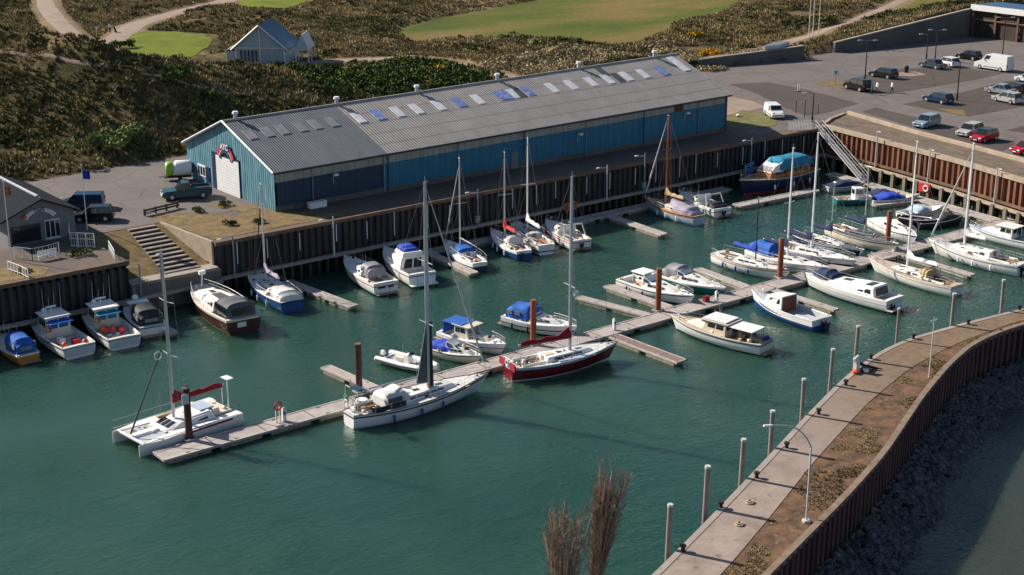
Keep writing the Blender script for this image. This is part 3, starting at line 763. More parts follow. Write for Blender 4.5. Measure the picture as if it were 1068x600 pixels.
# ------------------------------------------------------------------ warehouse
WX, WY, WL, WD = 74.0, 133.9, 67.4, 20.0
wh = thing('warehouse', 'long blue corrugated warehouse with pale skylights along its grey roof', 'warehouse', (WX, WY, 0))
EZ = lambda x: 4.35+x/WL*.50
RZ = lambda x: 7.95+x/WL*.75
RY = 10.3
def wallq(name, x0, x1, z0f, z1f, mat, y=0., th=.2):
    mb = MB(); mb.hexa([(x0, y, z0f(x0)), (x1, y, z0f(x1)), (x1, y+th, z0f(x1)), (x0, y+th, z0f(x0))], [(x0, y, z1f(x0)), (x1, y, z1f(x1)), (x1, y+th, z1f(x1)), (x0, y+th, z1f(x0))])
    return mb.build(name, mat, wh)
SPX = at(398, 158.6, 4.5)[0]-WX
band = lambda x: EZ(x)-1.25+x/WL*.15
c0 = lambda k: (lambda x: k)
wallq('plinth', 0.02, WL-.02, c0(0), c0(.55), M['concrete_wall'], -.03)
wallq('wall', 0.0, SPX-.01, c0(.55), band, M['clad_navy'])
wallq('wall', SPX+.01, WL, c0(.55), band, M['clad_blue'], -.02)
wallq('clerestory', 0.0, WL, band, lambda x: EZ(x)-.02, M['clad_grey'], .03)
wallq('corner_trim', WL-.35, WL-.0, c0(.0), lambda x: EZ(x)-.02, M['clad_navy'], -.05)
wallq('drainpipe', SPX-.1, SPX+.02, c0(.1), lambda x: EZ(x)-.05, M['bluegrey_pole'], -.14, .12)
bx = at(700, 115, 3.6)[0]-WX; wallq('shutter_panel', bx-.75, bx+.75, band, lambda x: EZ(x)-.04, M['brown_hull'], -.01)
bx = at(533, 165, 1.2)[0]-WX; wallq('door', bx-.5, bx+.5, c0(.1), c0(2.1), M['plaster_grey'], -.06)
# gables and back
def gable(x0, x1, mat, name):
    mb = MB(); pr_ = [(0.0, 0.0), (WD, 0.0), (WD, EZ(x0)-.35), (RY, RZ(x0)-.05), (0.0, EZ(x0))]
    mb.loft([[(x0, y, z) for y, z in pr_], [(x1, y, z) for y, z in pr_]]); return mb.build(name, mat, wh)
gable(-.03, .18, M['clad_teal'], 'wall'); gable(WL-.18, WL-.01, M['clad_blue'], 'wall')
MB().box((WL/2, WD-.1, 2.0), (WL-.5, .2, 4.0)).build('wall', M['clad_blue'], wh)
# roof: two slopes, left end slate coloured, the rest old fibre cement
RX = at(349.6, 110, 8.2)[0]-WX
def slope(name, xa0, xa1, xb0, xb1, mat, back=False):
    # (xa at eave, xb at ridge)
    if not back: ye, ze = -.45, -.16
    else: ye, ze = WD+.4, -.5
    P = []
    for x_e, x_r in ((xa0, xb0), (xa1, xb1)):
        P.append(((x_e, ye, EZ(x_e)+ze), (x_r, RY, RZ(x_r))))
    (e0, r0), (e1, r1) = P; up = lambda p, d=.14: (p[0], p[1], p[2]+d)
    return MB().hexa([e0, e1, r1, r0], [up(e0), up(e1), up(r1), up(r0)]).build(name, mat, wh)
slope('roof', -.35, (SPX+RX)/2-.01, -.35, (SPX+RX)/2-.01, M['roof_slate'])
slope('roof', (SPX+RX)/2+.01, WL+.35, (SPX+RX)/2+.01, WL+.35, M['roof_old'])
slope('roof', -.35, WL+.35, -.35, WL+.35, M['roof_old'], True)
MB().hexa([(-.38, RY-.25, RZ(0)+.06), (WL+.38, RY-.25, RZ(WL)+.06), (WL+.38, RY+.25, RZ(WL)+.06), (-.38, RY+.25, RZ(0)+.06)],
          [(-.38, RY-.1, RZ(0)+.24), (WL+.38, RY-.1, RZ(WL)+.24), (WL+.38, RY+.1, RZ(WL)+.24), (-.38, RY+.1, RZ(0)+.24)]).build('ridge_cap', M['roof_old'], wh)
mb = MB()
mb.tube((-.40, -.5, EZ(0)-.03), (-.40, RY, RZ(0)+.16), .13, n=4); mb.tube((-.40, RY, RZ(0)+.16), (-.40, WD+.45, EZ(0)-.32), .13, n=4)
mb.build('bargeboard', M['pale_paint'], wh)
mb = MB().tube((-.3, -.52, EZ(0)-.14), (WL+.3, -.52, EZ(WL)-.14), .09, n=6); mb.build('gutter', M['mast_black'], wh)
for k in range(7): MB().tube((4.5+k*9.6, -.12, .2), (4.5+k*9.6, -.12, EZ(4.5+k*9.6)-.25), .055, n=6).build('drainpipe', M[('bluegrey_pole', 'clad_navy')[k % 2]], wh)
def rz_at(x, y): return (EZ(x)-.16+.14)+(RZ(x)-EZ(x)+.16)*((y+.45)/(RY+.45))
def skylight(px, py, wdt, y0, y1, mat):
    x = 30.
    for _ in range(8): x = at(px, py, rz_at(x, (y0+y1)/2))[0]-WX
    d = .09
    MB().hexa([(x-wdt/2, y0, rz_at(x-wdt/2, y0)+.005), (x+wdt/2, y0, rz_at(x+wdt/2, y0)+.005), (x+wdt/2, y1, rz_at(x+wdt/2, y1)+.005), (x-wdt/2, y1, rz_at(x-wdt/2, y1)+.005)],
              [(x-wdt/2, y0, rz_at(x-wdt/2, y0)+d), (x+wdt/2, y0, rz_at(x+wdt/2, y0)+d), (x+wdt/2, y1, rz_at(x+wdt/2, y1)+d), (x-wdt/2, y1, rz_at(x-wdt/2, y1)+d)]).build('skylight', mat, wh)
M['sky_white'] = surf('sky_white', (.60, .61, .64), rough=.5, var=.2, scale=1.5, dirt=((.35, .35, .36), .60))
M['sky_blue'] = surf('sky_blue', (.11, .17, .42), rough=.5, var=.35, scale=1.2, dirt=((.40, .43, .55), .50))
M['sky_dull'] = surf('sky_dull', (.22, .22, .25), rough=.6, var=.25, scale=1.5)
M['sky_dark'] = surf('sky_dark', (.06, .065, .08), rough=.7, var=.25, scale=1.5)
for px, py in [(263, 141.6), (281, 139), (300, 137.5), (317, 134), (334, 132), (351, 129)]: skylight(px, py, 1.0, 6.0, 7.9, M['sky_dull'])
for px, py, k in [(373, 123, 'w'), (397, 121, 'b'), (418, 118, 'w'), (438, 115, 'w'), (460, 111, 'w'), (482, 108, 'b'), (502, 105, 'w'), (524, 101, 'b'), (532, 100.5, 'b'), (539, 99, 'w'), (546, 98.5, 'k'), (556, 97, 'b'), (578, 92.5, 'w'), (598, 89.5, 'w'), (617.5, 86, 'w'), (636, 83.5, 'w'), (647, 82, 'k'), (653, 80, 'w'), (672, 77.5, 'w'), (689, 74, 'b')]:
    skylight(px, py, {'w': 1.05, 'b': 1.25, 'k': 1.1}[k], 5.9, 8.0, M[{'w': 'sky_white', 'b': 'sky_blue', 'k': 'sky_dark'}[k]])
skylight(702, 66, 1.15, 6.1, 9.7, M['sky_white'])
skylight(637, 77, 1.0, 7.8, 9.7, M['sky_dark'])
for px, py in [(264, 122), (358, 104), (443, 93), (524, 81), (606, 69), (679, 57.5)]:
    x = at(px, py, 9.0)[0]-WX
    v = MB().tube((x, RY-.05, RZ(x)+.1), (x, RY-.05, RZ(x)+.85), .22, n=10).build('roof_vent', M['pale_paint'], wh, smooth=True)
    MB().tube((x, RY-.05, RZ(x)+.78), (x, RY-.05, RZ(x)+1.02), .38, .30, n=10).build('cowl', M['white_paint'], v, smooth=True)
# gable door, small window, arched sign
def gp(px, py, x=-.04):                     # where a sight line meets the gable plane
    best = min(np.arange(0, 9, .02), key=lambda z: abs(at(px, py, z)[0]-(WX+x))); q = at(px, py, best); return q[1]-WY, best
ya, za = gp(249, 207.5); yb, zb = gp(228, 197)
yt, zt = gp(249, 161)
MB().box((-.10, (ya+yb)/2+.45, 2.1), (.10, yb-ya+.9, 4.2)).build('door_recess', M['navy'], wh)
dr = MB().box((-.14, (ya+yb)/2, 1.98), (.07, yb-ya-.05, 3.95)).build('roller_door', M['white_paint'], wh)
mb = MB()
for k in range(12): mb.box((-.18, (ya+yb)/2, .25+k*.32), (.02, yb-ya-.1, .03))
mb.build('slat_line', M['pale_paint'], dr)
y_, z_ = gp(211, 180); MB().box((-.08, y_, 1.45), (.08, 1.9, 1.3)).build('window_frame', M['white_paint'], wh)
mb = MB()
for a_ in (-.62, 0.0, .62): mb.box((-.13, y_+a_, 1.45), (.03, .42, .95))
mb.build('window_pane', M['glass'], wh)
MB().box((-.08, y_-1.55, 1.05), (.08, .9, 2.1)).build('side_door', M['navy'], wh)
ys_, zs_ = gp(235, 151); cy_ = ys_
sg = thing('arched_sign', 'red white and navy arched sign with letters above the roller door', 'sign', (WX-.2, WY+(ya+yb)/2+.2, 3.35)); sg.scale = (1, .82, .82)
def arch(r0, r1, a0, a1, th, x):
    mb = MB(); rr = []
    for i in range(15):
        a = a0+(a1-a0)*i/14; rr.append([(x, -math.cos(a)*r0, math.sin(a)*r0), (x, -math.cos(a)*r1, math.sin(a)*r1), (x-th, -math.cos(a)*r1, math.sin(a)*r1), (x-th, -math.cos(a)*r0, math.sin(a)*r0)])
    return mb.loft(rr)
arch(1.95, 2.6, R(22), R(158), .05, 0).build('outer_band', M['canvas_red'], sg)
arch(1.45, 1.90, R(18), R(162), .05, .0).build('inner_band', M['canvas_navy'], sg)
arch(1.88, 1.98, R(20), R(160), .06, .0).build('white_band', M['white_paint'], sg)
MB().box((-.06, .05, 2.25), (.05, 2.5, 1.0)).build('letter_board', M['canvas_navy'], sg)
def text(name, s, size, mat, parent, loc, rot, ext=.02):
    cu = bpy.data.curves.new(name, 'FONT'); cu.body = s; cu.size = size; cu.extrude = ext; cu.align_x = 'CENTER'; cu.align_y = 'CENTER'; cu.offset = size*.025
    o = bpy.data.objects.new(name+'_src', cu); COL.objects.link(o); dg = bpy.context.evaluated_depsgraph_get(); dg.update()
    me = bpy.data.meshes.new_from_object(o.evaluated_get(dg)); bpy.data.objects.remove(o)
    me.materials.clear(); me.materials.append(mat)
    t_ = bpy.data.objects.new(name, me); COL.objects.link(t_); t_.parent = parent; t_.location = loc; t_.rotation_euler = rot; return t_
text('lettering', 'AYC', 1.1, M['white_paint'], sg, (-.10, .05, 2.25), (R(90), 0, R(-90)))
# wall lamps on the warehouse front
for i, (px, py, lb) in enumerate([(361, 187, 'left'), (613, 143, 'middle'), (713, 118, 'right')]):
    zz = [3.0, 2.9, 3.3][i]; x = at(px, py, zz)[0]
    lt = thing('flood_lamp', f'small pale floodlight on the blue warehouse front, {lb} one of three', 'floodlight', (x, WY-.05, zz), group='floodlights on the warehouse front')
    MB().tube((0, 0, 0), (0, -.55, .15), .05).build('bracket', M['pale_paint'], lt)
    MB().box((0, -.65, .12), (.5, .32, .22)).build('lamp_head', M['white_paint'], lt)
    MB().tube((0, -.06, -1.0), (0, -.06, 0), .03).build('conduit', M['pale_paint'], lt)

# ------------------------------------------------------------------ cafe with gable
CFX0, CFX1, CFY = 47.3, 54.1, 138.4
cf = thing('cafe', 'grey gabled cafe with dark slate roof and an arched sign above its terrace', 'cafe', (50.5, CFY, 0))
mb = MB(); pg = [(-3.3, 0), (3.5, 0), (3.5, 2.65), (.15, 4.15), (-3.3, 2.75)]
mb.loft([[(x, 0, z) for x, z in pg], [(x, 14, z) for x, z in pg]]); mb.build('wall', M['plaster_grey'], cf)
def roofslab(x0, z0, x1, z1, y0, y1, mat, th=.14, name='roof'):
    return MB().hexa([(x0, y0, z0), (x1, y0, z1), (x1, y1, z1), (x0, y1, z0)], [(x0, y0, z0+th), (x1, y0, z1+th), (x1, y1, z1+th), (x0, y1, z0+th)]).build(name, mat, cf)
roofslab(.15, 4.2, 4.2, 2.38, -.55, 14.3, M['slate'])
roofslab(-4.2, 2.42, .15, 4.2, -.55, 14.3, M['slate'])
MB().box((.15, 7.4, 4.40), (.26, 13.6, .12)).build('ridge_cap', M['pale_paint'], cf)
mb = MB()
for i in range(24): mb.box((-1.9, .2+i*.55, 3.46), (4.3, .05, .06), top=(1, 1))
o = mb.build('roof_batten', M['gel_grey'], cf)
for v_ in o.data.vertices: v_.co.z += (v_.co.x+1.9)*.41
MB().box((-1.5, -.06, 1.0), (2.9, .12, 1.7)).build('window_frame', M['mast_black'], cf)
MB().box((-1.5, -.13, 1.0), (2.7, .04, 1.5)).build('window_pane', M['glass'], cf)
MB().box((1.15, -.06, 1.05), (1.5, .12, 2.0)).build('door', M['pale_paint'], cf)
mb = MB()
for a_ in (-.5, 0, .5): mb.box((1.15+a_, -.14, 1.1), (.38, .03, 1.6))
mb.build('door_pane', M['glass'], cf)
cs = thing('arched_sign', 'pale arched cafe sign reading CAFE on the dark gable', 'sign', (50.45, CFY-.12, 2.35))
mb = MB(); rr = []
for i in range(13):
    a = R(35)+R(110)*i/12; rr.append([(-math.cos(a)*1.55, 0, math.sin(a)*1.55-.9), (-math.cos(a)*2.1, 0, math.sin(a)*1.9-.9), (-math.cos(a)*2.1, -.05, math.sin(a)*1.9-.9), (-math.cos(a)*1.55, -.05, math.sin(a)*1.55-.9)])
mb.loft(rr).build('board', M['pale_paint'], cs)
text('lettering', 'CAFE', .46, M['navy'], cs, (0, -.09, .80), (R(90), 0, 0), .01)
MB().ball((-1.5, -.08, .35), .22, n=8).build('emblem', M['pink_red'], cs)
# closed parasols, fence, bench, flags on the terrace
for i, (px, py) in enumerate([(64, 240), (71, 238)]):
    x, y = at(px, py); pu = thing('closed_parasol', ['closed black parasol nearer the cafe window', 'closed black parasol nearer the cafe corner'][i], 'parasol', (x, y, .02), group='closed parasols on the terrace')
    MB().tube((0, 0, 0), (0, 0, .12), .3, .25, n=10).build('base', M['dark'], pu)
    MB().tube((0, 0, .1), (0, 0, 2.7), .03).build('pole', M['dark'], pu)
    MB().loft([[(r*math.cos(a)*(1+.2*(j % 2)), r*math.sin(a)*(1+.2*(j % 2)), z) for j, a in enumerate(np.linspace(0, 2*math.pi, 9)[:-1])] for r, z in ((.12, .9), (.2, 1.3), (.15, 2.1), (.04, 2.65))]).build('canopy', M['canvas_black'], pu)
for i, (px, py) in enumerate([(25, 246), (35, 250), (46, 247), (57, 243)]):
    x, y = at(px, py); tb = thing('terrace_table', f'dark terrace table with chairs, {ORD[i]} from the left before the cafe window', 'table', (x, y, .02), group='tables on the cafe terrace')
    MB().tube((0, 0, .70), (0, 0, .75), .42, n=12).build('table_top', M['timber_dark'], tb)
    MB().tube((0, 0, 0), (0, 0, .7), .05).build('leg', M['dark'], tb)
    for s in (-1, 1):
        MB().box((s*.7, 0, .44), (.42, .42, .05)).box((s*.9, 0, .68), (.05, .42, .5)).box((s*.7, 0, .2), (.34, .34, .4)).build('chair', M['timber_dark'], tb)
# balustrade with white frames
def fence(name, label, cat, pts, h, posts_every, mat, rails=(1.0,), pick=0, z=.02, r=.03, panes=None):
    f = thing(name, label, cat, (pts[0][0], pts[0][1], z)); x0, y0 = pts[0]; mbp, mbr, mbk = MB(), MB(), MB()
    for a, b in zip(pts, pts[1:]):
        l = math.dist(a, b); k = max(1, round(l/posts_every))
        for i in range(k+1):
            p = (a[0]+(b[0]-a[0])*i/k-x0, a[1]+(b[1]-a[1])*i/k-y0); mbp.box((*p, h/2), (r*2, r*2, h))
        for q_ in rails: mbr.tube((a[0]-x0, a[1]-y0, h*q_), (b[0]-x0, b[1]-y0, h*q_), r, n=5)
        if pick:
            k2 = int(l/pick)
            for i in range(k2+1): p = (a[0]+(b[0]-a[0])*i/k2-x0, a[1]+(b[1]-a[1])*i/k2-y0); mbk.tube((*p, h*rails[-1]), (*p, h*rails[0]), r*.5, n=4)
        if panes: f_ = MB().hexa([(a[0]-x0, a[1]-y0-.01, .1), (b[0]-x0, b[1]-y0-.01, .1), (b[0]-x0, b[1]-y0+.01, .1), (a[0]-x0, a[1]-y0+.01, .1)], [(a[0]-x0, a[1]-y0-.01, h*.9), (b[0]-x0, b[1]-y0-.01, h*.9), (b[0]-x0, b[1]-y0+.01, h*.9), (a[0]-x0, a[1]-y0+.01, h*.9)]).build('pane', panes, f)
    mbp.build('post', mat, f); mbr.build('rail', mat, f)
    if pick: mbk.build('baluster', mat, f)
    return f
fence('balustrade', 'pale metal balustrade on the left side of the cafe terrace', 'fence', [at(16, 270), at(34, 272), at(49, 269), at(62, 265)], 1.15, 1.2, M['pale_paint'], (1.0, .15), .3)
fence('balustrade', 'white framed windbreak at the right end of the cafe terrace', 'fence', [at(73, 258), at(99, 259)], 1.45, .8, M['white_paint'], (1.0, .6, .1), .22)
fence('balustrade', 'white framed windbreak running back beside the cafe terrace', 'fence', [at(73, 258), at(73, 244)], 1.45, .8, M['pale_paint'], (1.0, .6, .1), .25)
fence('picket_fence', 'short white picket fence at the far left quay edge', 'fence', [at(9, 283), at(22, 288), at(30, 292)], .95, .55, M['white_paint'], (1.0, .25), .16)
fence('handrail', 'short white handrail at the corner of the terrace', 'handrail', [at(114, 262), at(120, 272)], 1.0, .6, M['white_paint'], (1.0, .5))
bn = thing('bench', 'white slatted bench on the cafe terrace', 'bench', (*at(51, 271), .02), rz=.05)
mb = MB(); [mb.box((0, -.2+k*.13, .45), (1.9, .10, .04)) for k in range(4)]; mb.build('seat', M['white_paint'], bn)
mb = MB(); [mb.box((0, .25, .58+k*.14), (1.9, .04, .10)) for k in range(3)]; mb.build('backrest', M['white_paint'], bn)
for s in (-1, 1): MB().box((s*.85, -.18, .22), (.07, .06, .44)).box((s*.85, .25, .45), (.07, .06, .9)).build('leg', M['white_paint'], bn)
MB().ball((0, 0, .2), .75, .5).build('x', M['leaf_dark']) if False else None
def flagpole(px, py, h, label, flagmat, fl):
    x, y = at(px, py); f = thing('flagpole', label, 'flagpole', (x, y, 0)); MB().tube((0, 0, 0), (0, 0, h), .06, .035, n=8).build('pole', M['white_paint'], f, smooth=True)
    MB().ball((0, 0, h+.06), .09).build('finial', M['gel_cream'], f)
    rings = []
    for i in range(9):
        u = i/8*fl; d = .12*math.sin(i*1.3); rings.append([(u+.05, d, h-.5-u*.15), (u+.05, d+.012, h-.5-u*.15), (u+.05, d+.012, h-1.35-u*.22), (u+.05, d, h-1.35-u*.22)])
    MB().loft(rings).build('flag', flagmat, f); return f
flagpole(12, 272, 7.6, 'white flagpole with an orange and yellow flag left of the cafe', C('flag_orange', (.45, .17, .05), rough=.8, var=.5, scale=5), .55)
fp = flagpole(91, 240, 6.6, 'white flagpole with a blue flag right of the cafe', M['canvas_royal'], .7)
rb = thing('planter_shrub', 'low dark green shrub on the cafe terrace by the windbreak', 'shrub', (*at(84, 268), .02))
_rb = rb

# ------------------------------------------------------------------ blue golf hut
hx, hy = at(272, 70, .5); hb = thing('golf_hut', 'pale blue timber golf hut with a steep blue roof and porches', 'hut', (hx, hy, gz(hx, hy)), rz=math.atan2(RT[1], RT[0])+R(-4))
W2 = 4.1
mb = MB(); pg = [(-W2, -.6), (W2, -.6), (W2, 2.75), (0, 6.2), (-W2, 2.75)]
mb.loft([[(x, 0, z) for x, z in pg], [(x, 9, z) for x, z in pg]]); mb.build('wall', M['hut_blue'], hb)
for s in (-1, 1):
    MB().hexa([(s*(W2+.55), -.5, 2.32), (0, -.5, 6.25), (0, 9.5, 6.25), (s*(W2+.55), 9.5, 2.32)], [(s*(W2+.55), -.5, 2.5), (0, -.5, 6.43), (0, 9.5, 6.43), (s*(W2+.55), 9.5, 2.5)]).build('roof', M['hut_roof'], hb)
    MB().tube((s*(W2+.6), -.55, 2.42), (0, -.55, 6.38), .13, n=4).build('bargeboard', M['white_paint'], hb)
MB().box((0, -.12, 2.72), (2*W2+.2, .12, .16)).box((0, -.12, 4.3), (.16, .12, 3.2)).box((-W2+.1, -.12, 1.1), (.2, .12, 3.4)).box((W2-.1, -.12, 1.1), (.2, .12, 3.4)).box((0, -.12, 1.1), (.16, .1, 3.2)).build('trim', M['white_paint'], hb)
mb = MB(); [mb.box((-3.1+k*.62, -.08, .9), (.30, .1, 2.8)) for k in range(5)]; mb.build('window_pane', M['glass_blue'], hb)
mb = MB(); [mb.box((.8+k*1.0, -.08, .9), (.12, .08, 3.0)) for k in range(3)]; mb.build('cladding_strip', M['pale_paint'], hb)
MB().hexa([(-W2-2.0, 1.0, 1.9), (-W2+.2, 1.0, 2.9), (-W2+.2, 7, 2.9), (-W2-2.0, 7, 1.9)], [(-W2-2.0, 1.0, 2.05), (-W2+.2, 1.0, 3.05), (-W2+.2, 7, 3.05), (-W2-2.0, 7, 2.05)]).build('lean_to_roof', M['clad_grey'], hb)
MB().box((-W2-.9, 4, .7), (1.6, 5.6, 2.6)).build('lean_to_wall', M['hut_blue'], hb)
[MB().box((-W2-1.9, 1.1+k*1.5, .8), (.14, .14, 2.4)).build('porch_post', M['white_paint'], hb) for k in range(5)]
for s in (0, 1):
    MB().hexa([(W2+1.2, 2+0*s, 2.2), (W2+3.5, 2, 2.2), (W2+2.4, 2, 4.6), (W2+2.3, 2, 4.6)], [(W2+1.2, 7, 2.2), (W2+3.5, 7, 2.2), (W2+2.4, 7, 4.6), (W2+2.3, 7, 4.6)]).build('porch_roof', M['pale_paint'], hb) if s == 0 else None
[MB().box((W2+a_, b_, .9), (.2, .2, 3.0)).build('porch_post', M['white_paint'], hb) for a_ in (1.3, 3.4) for b_ in (2.1, 4.5, 6.9)]
MB().box((W2+2.3, 1.9, 2.2), (2.4, .1, .16)).build('porch_beam', M['white_paint'], hb)

# ------------------------------------------------------------------ flood walls and shed at the far right
def wallseg(name, label, a, b, h0, h1, th=.5):
    d = Vector((b[0]-a[0], b[1]-a[1], 0)).normalized(); n_ = Vector((-d.y, d.x, 0))*th
    o = thing(name, label, 'wall', (a[0], a[1], 0)); B_ = Vector((b[0]-a[0], b[1]-a[1], 0))
    MB().hexa([(0, 0, -.4), (B_.x, B_.y, -.4), (B_.x+n_.x, B_.y+n_.y, -.4), (n_.x, n_.y, -.4)], [(0, 0, h0), (B_.x, B_.y, h1), (B_.x+n_.x, B_.y+n_.y, h1), (n_.x, n_.y, h0)]).build('wall_face', M['concrete_wall'], o)
    u = n_.normalized()*.08
    MB().hexa([(-u.x, -u.y, h0), (B_.x-u.x, B_.y-u.y, h1), (B_.x+n_.x+u.x, B_.y+n_.y+u.y, h1), (n_.x+u.x, n_.y+u.y, h0)], [(-u.x, -u.y, h0+.14), (B_.x-u.x, B_.y-u.y, h1+.14), (B_.x+n_.x+u.x, B_.y+n_.y+u.y, h1+.14), (n_.x+u.x, n_.y+u.y, h0+.14)]).build('coping', M['concrete'], o)
    return o
wallseg('flood_wall', 'long dark concrete flood wall rising towards the shed', (204.8, 168.9), (240.2, 166.6), 1.7, 5.0)
wallseg('flood_wall', 'low dark concrete flood wall left of the gap by the flag poles', (174.5, 172.0), (194.9, 167.4), 1.3, 2.2)
sh = thing('shed', 'dark open fronted shed with a white fascia at the top right corner', 'shed', (240.6, 166.4, 0), rz=math.atan2(147-166.4, 240.3-240.6))
MB().box((22, 4, 3.4), (44, 8, .1)).build('x', M['dark'], sh) if False else None
MB().box((22, 7.8, 2.6), (44, .3, 5.2)).build('back_wall', M['timber_dark'], sh)
for k in range(10): MB().box((.2+k*4.8, .2, 2.5), (.4, .4, 5.0)).build('column', M['rust_edge'], sh)
mb = MB()
for k in range(9): mb.box((2.6+k*4.8, .5, 2.3), (4.1, .15, 4.5))
mb.build('bay_shade', M['timber_dark'], sh)  # dark sheets filling the open bays stand for the shade inside
MB().box((22, .2, 3.2), (44, .3, .25)).build('cross_beam', M['rust_edge'], sh)
MB().box((22, 3.9, 5.65), (44.6, 8.4, .2)).build('roof', M['hut_roof'], sh)
MB().box((22, -.3, 5.4), (44.6, .2, 1.05)).build('fascia', M['white_paint'], sh)

# ------------------------------------------------------------------ vegetation
def leafclumps(centers, radii, per, leaf, seed=1, squash=.75, tintv=(.65, 1.3)):
    r2 = np.random.default_rng(seed); n = len(centers)
    c = np.repeat(np.asarray(centers, float), per, 0); r = np.repeat(np.asarray(radii, float), per); k = len(c)
    d = r2.normal(size=(k, 3)); d /= np.linalg.norm(d, axis=1)[:, None]; d[:, 2] = np.abs(d[:, 2])*1.0-.15
    rad = r*(.55+.5*r2.random(k)); p = c+d*rad[:, None]*np.array([1, 1, squash])
    lf = leaf*r2.uniform(.6, 1.5, k)
    a = r2.normal(size=(k, 3)); a /= np.linalg.norm(a, axis=1)[:, None]; b = np.cross(a, d+r2.normal(size=(k, 3))*.6); b /= np.linalg.norm(b, axis=1)[:, None]+1e-9
    V = np.stack([p-a*lf[:, None]*.5, p+b*lf[:, None]*.55, p+a*lf[:, None]*.5, p-b*lf[:, None]*.45], 1).reshape(-1, 3)
    F = np.arange(len(V)).reshape(-1, 4); tn = np.repeat(np.repeat(r2.uniform(*tintv, n), per)*r2.uniform(.8, 1.2, k), 4)
    return V, F, np.stack([tn, tn, tn, np.ones_like(tn)], 1)
def scatter(n, cond, box, seed):
    r2 = np.random.default_rng(seed); x = r2.uniform(box[0], box[1], n); y = r2.uniform(box[2], box[3], n); k = cond(x, y); x, y = x[k], y[k]
    return x, y, ground_z(x, y)
def view(x, y, z=0, m=30):                 # keep what the photograph can see
    a = x*RT[0]+y*RT[1]; b = x*FW[0]+y*FW[1]; zz = b*CT-(z-HC)*ST; up = b*ST+(z-HC)*CT
    u = 534+FPX*a/zz; v = 300-FPX*up/zz; return (u > -m) & (u < 1068+m) & (v > -60) & (v < 640)
def free(x, y): return flatmask(x, y) > .3
def dunes(x, y): return view(x, y) & free(x, y) & ((y > np.interp(x, BX, BY)+.6) & (x < 150) | (x >= 150) & (height(x, y) > .25) & (y > 164))
HEDGE = pxs([(205, 84), (225, 76), (262, 79), (330, 72), (375, 66), (425, 62), (470, 66), (518, 78), (505, 84), (450, 92), (395, 101), (350, 108), (300, 100), (230, 98)], 1.5)
inh = lambda x, y: pip(x, y, HEDGE)
# tussocks of dune grass
x, y, z = scatter(210000, lambda x, y: dunes(x, y) & ~inh(x, y) & (vnoise(x, y, 6)+vnoise(x, y, 2.3)*.6 > -.42), (35, 330, 158, 345), 11)
k = rng.random(len(x)) < np.clip(1.25-(np.hypot(x, y)-190)/260, .3, 1); x, y, z = x[k], y[k], z[k]
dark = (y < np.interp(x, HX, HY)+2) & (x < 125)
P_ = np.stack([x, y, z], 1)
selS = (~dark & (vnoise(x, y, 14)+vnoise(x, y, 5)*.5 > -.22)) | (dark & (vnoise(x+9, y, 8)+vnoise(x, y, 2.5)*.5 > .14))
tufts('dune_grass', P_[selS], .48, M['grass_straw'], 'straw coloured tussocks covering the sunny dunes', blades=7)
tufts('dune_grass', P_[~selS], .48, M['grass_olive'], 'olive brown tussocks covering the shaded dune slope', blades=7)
def clumps(name, lab, x, y, z, rlo, rhi, per, leaf, mat, seed, kind='stuff'):
    r2 = np.random.default_rng(seed); r = r2.uniform(rlo, rhi, len(x)); V, F, T = leafclumps(np.stack([x, y, z+r*.15], 1), r, per, leaf, seed, squash=.6)
    return prop(npmesh(name, V, F, mat, attrs={'tint': T}), lab, kind=kind)
x, y, z = scatter(16000, lambda x, y: dunes(x, y) & ~inh(x, y) & (vnoise(x, y, 9)+vnoise(x, y, 4)*.7 > .12), (35, 330, 158, 340), 12)
k = rng.random(len(x)) < np.where((y < np.interp(x, HX, HY)+6) & (x < 120), .7, .26); x, y, z = x[k], y[k], z[k]
clumps('scrub', 'dark low scrub scattered through the dunes', x, y, z, .5, 1.35, 46, .34, M['leaf_dark'], 13)
x, y, z = scatter(5200, lambda x, y: inh(x, y) & (vnoise(x, y, 7) > -.38), (90, 170, 158, 235), 14)
clumps('thicket', 'lush green thicket between the blue hut and the warehouse', x, y, z, .7, 1.7, 60, .34, M['leaf_green'], 15)
x, y, z = scatter(9000, lambda x, y: view(x, y) & (pdist(x, y, pxs([(520, 76), (560, 66), (620, 58), (690, 52), (735, 62)], 1)) < 6.5) & free(x, y) & (vnoise(x, y, 5) > .0), (130, 210, 160, 215), 16)
clumps('marram_grass', 'pale grey green marram bank between fairway and warehouse', x, y, z, .5, 1.2, 36, .30, M['leaf_grey'], 17)
x, y, z = scatter(2600, lambda x, y: (pdist(x, y, pxs([(845, 26), (900, 22), (940, 18), (980, 22), (1000, 25)], 1)) < 5) & free(x, y), (200, 300, 165, 215), 18)
clumps('thicket', 'dark green bramble patch above the flood wall', x, y, z+.3, .6, 1.4, 40, .36, M['leaf_dark'], 19)
def bush(name, label, px, py, n, spread, rlo, rhi, mat, leaf=.3, per=60, z=None, flat=.6):
    if z is None: x0, y0, z0 = atT(px, py)
    else: x0, y0 = at(px, py, z); z0 = z
    o = thing(name, label, 'bush', (x0, y0, z0)); r2 = np.random.default_rng(int(px*7+py))
    c = r2.normal(size=(n, 3))*np.array([spread, spread, .25*spread]); c[:, 2] = np.abs(c[:, 2])+rhi*.3; r = r2.uniform(rlo, rhi, n)
    V, F, T = leafclumps(c, r, per, leaf, int(px)); npmesh('foliage', V, F, mat, o, {'tint': T})
    mb = MB(); [mb.tube((0, 0, -.2), tuple(q_*np.array([.6, .6, .8])), .05, .015, n=5) for q_ in c[:min(n, 7)]]; mb.build('stem', M['bush_bark'], o); return o
bush('flowering_bush', 'large pale green bush standing out on the dark hillside', 115, 152, 26, 2.0, .8, 1.5, M['leaf_lime'], per=110)
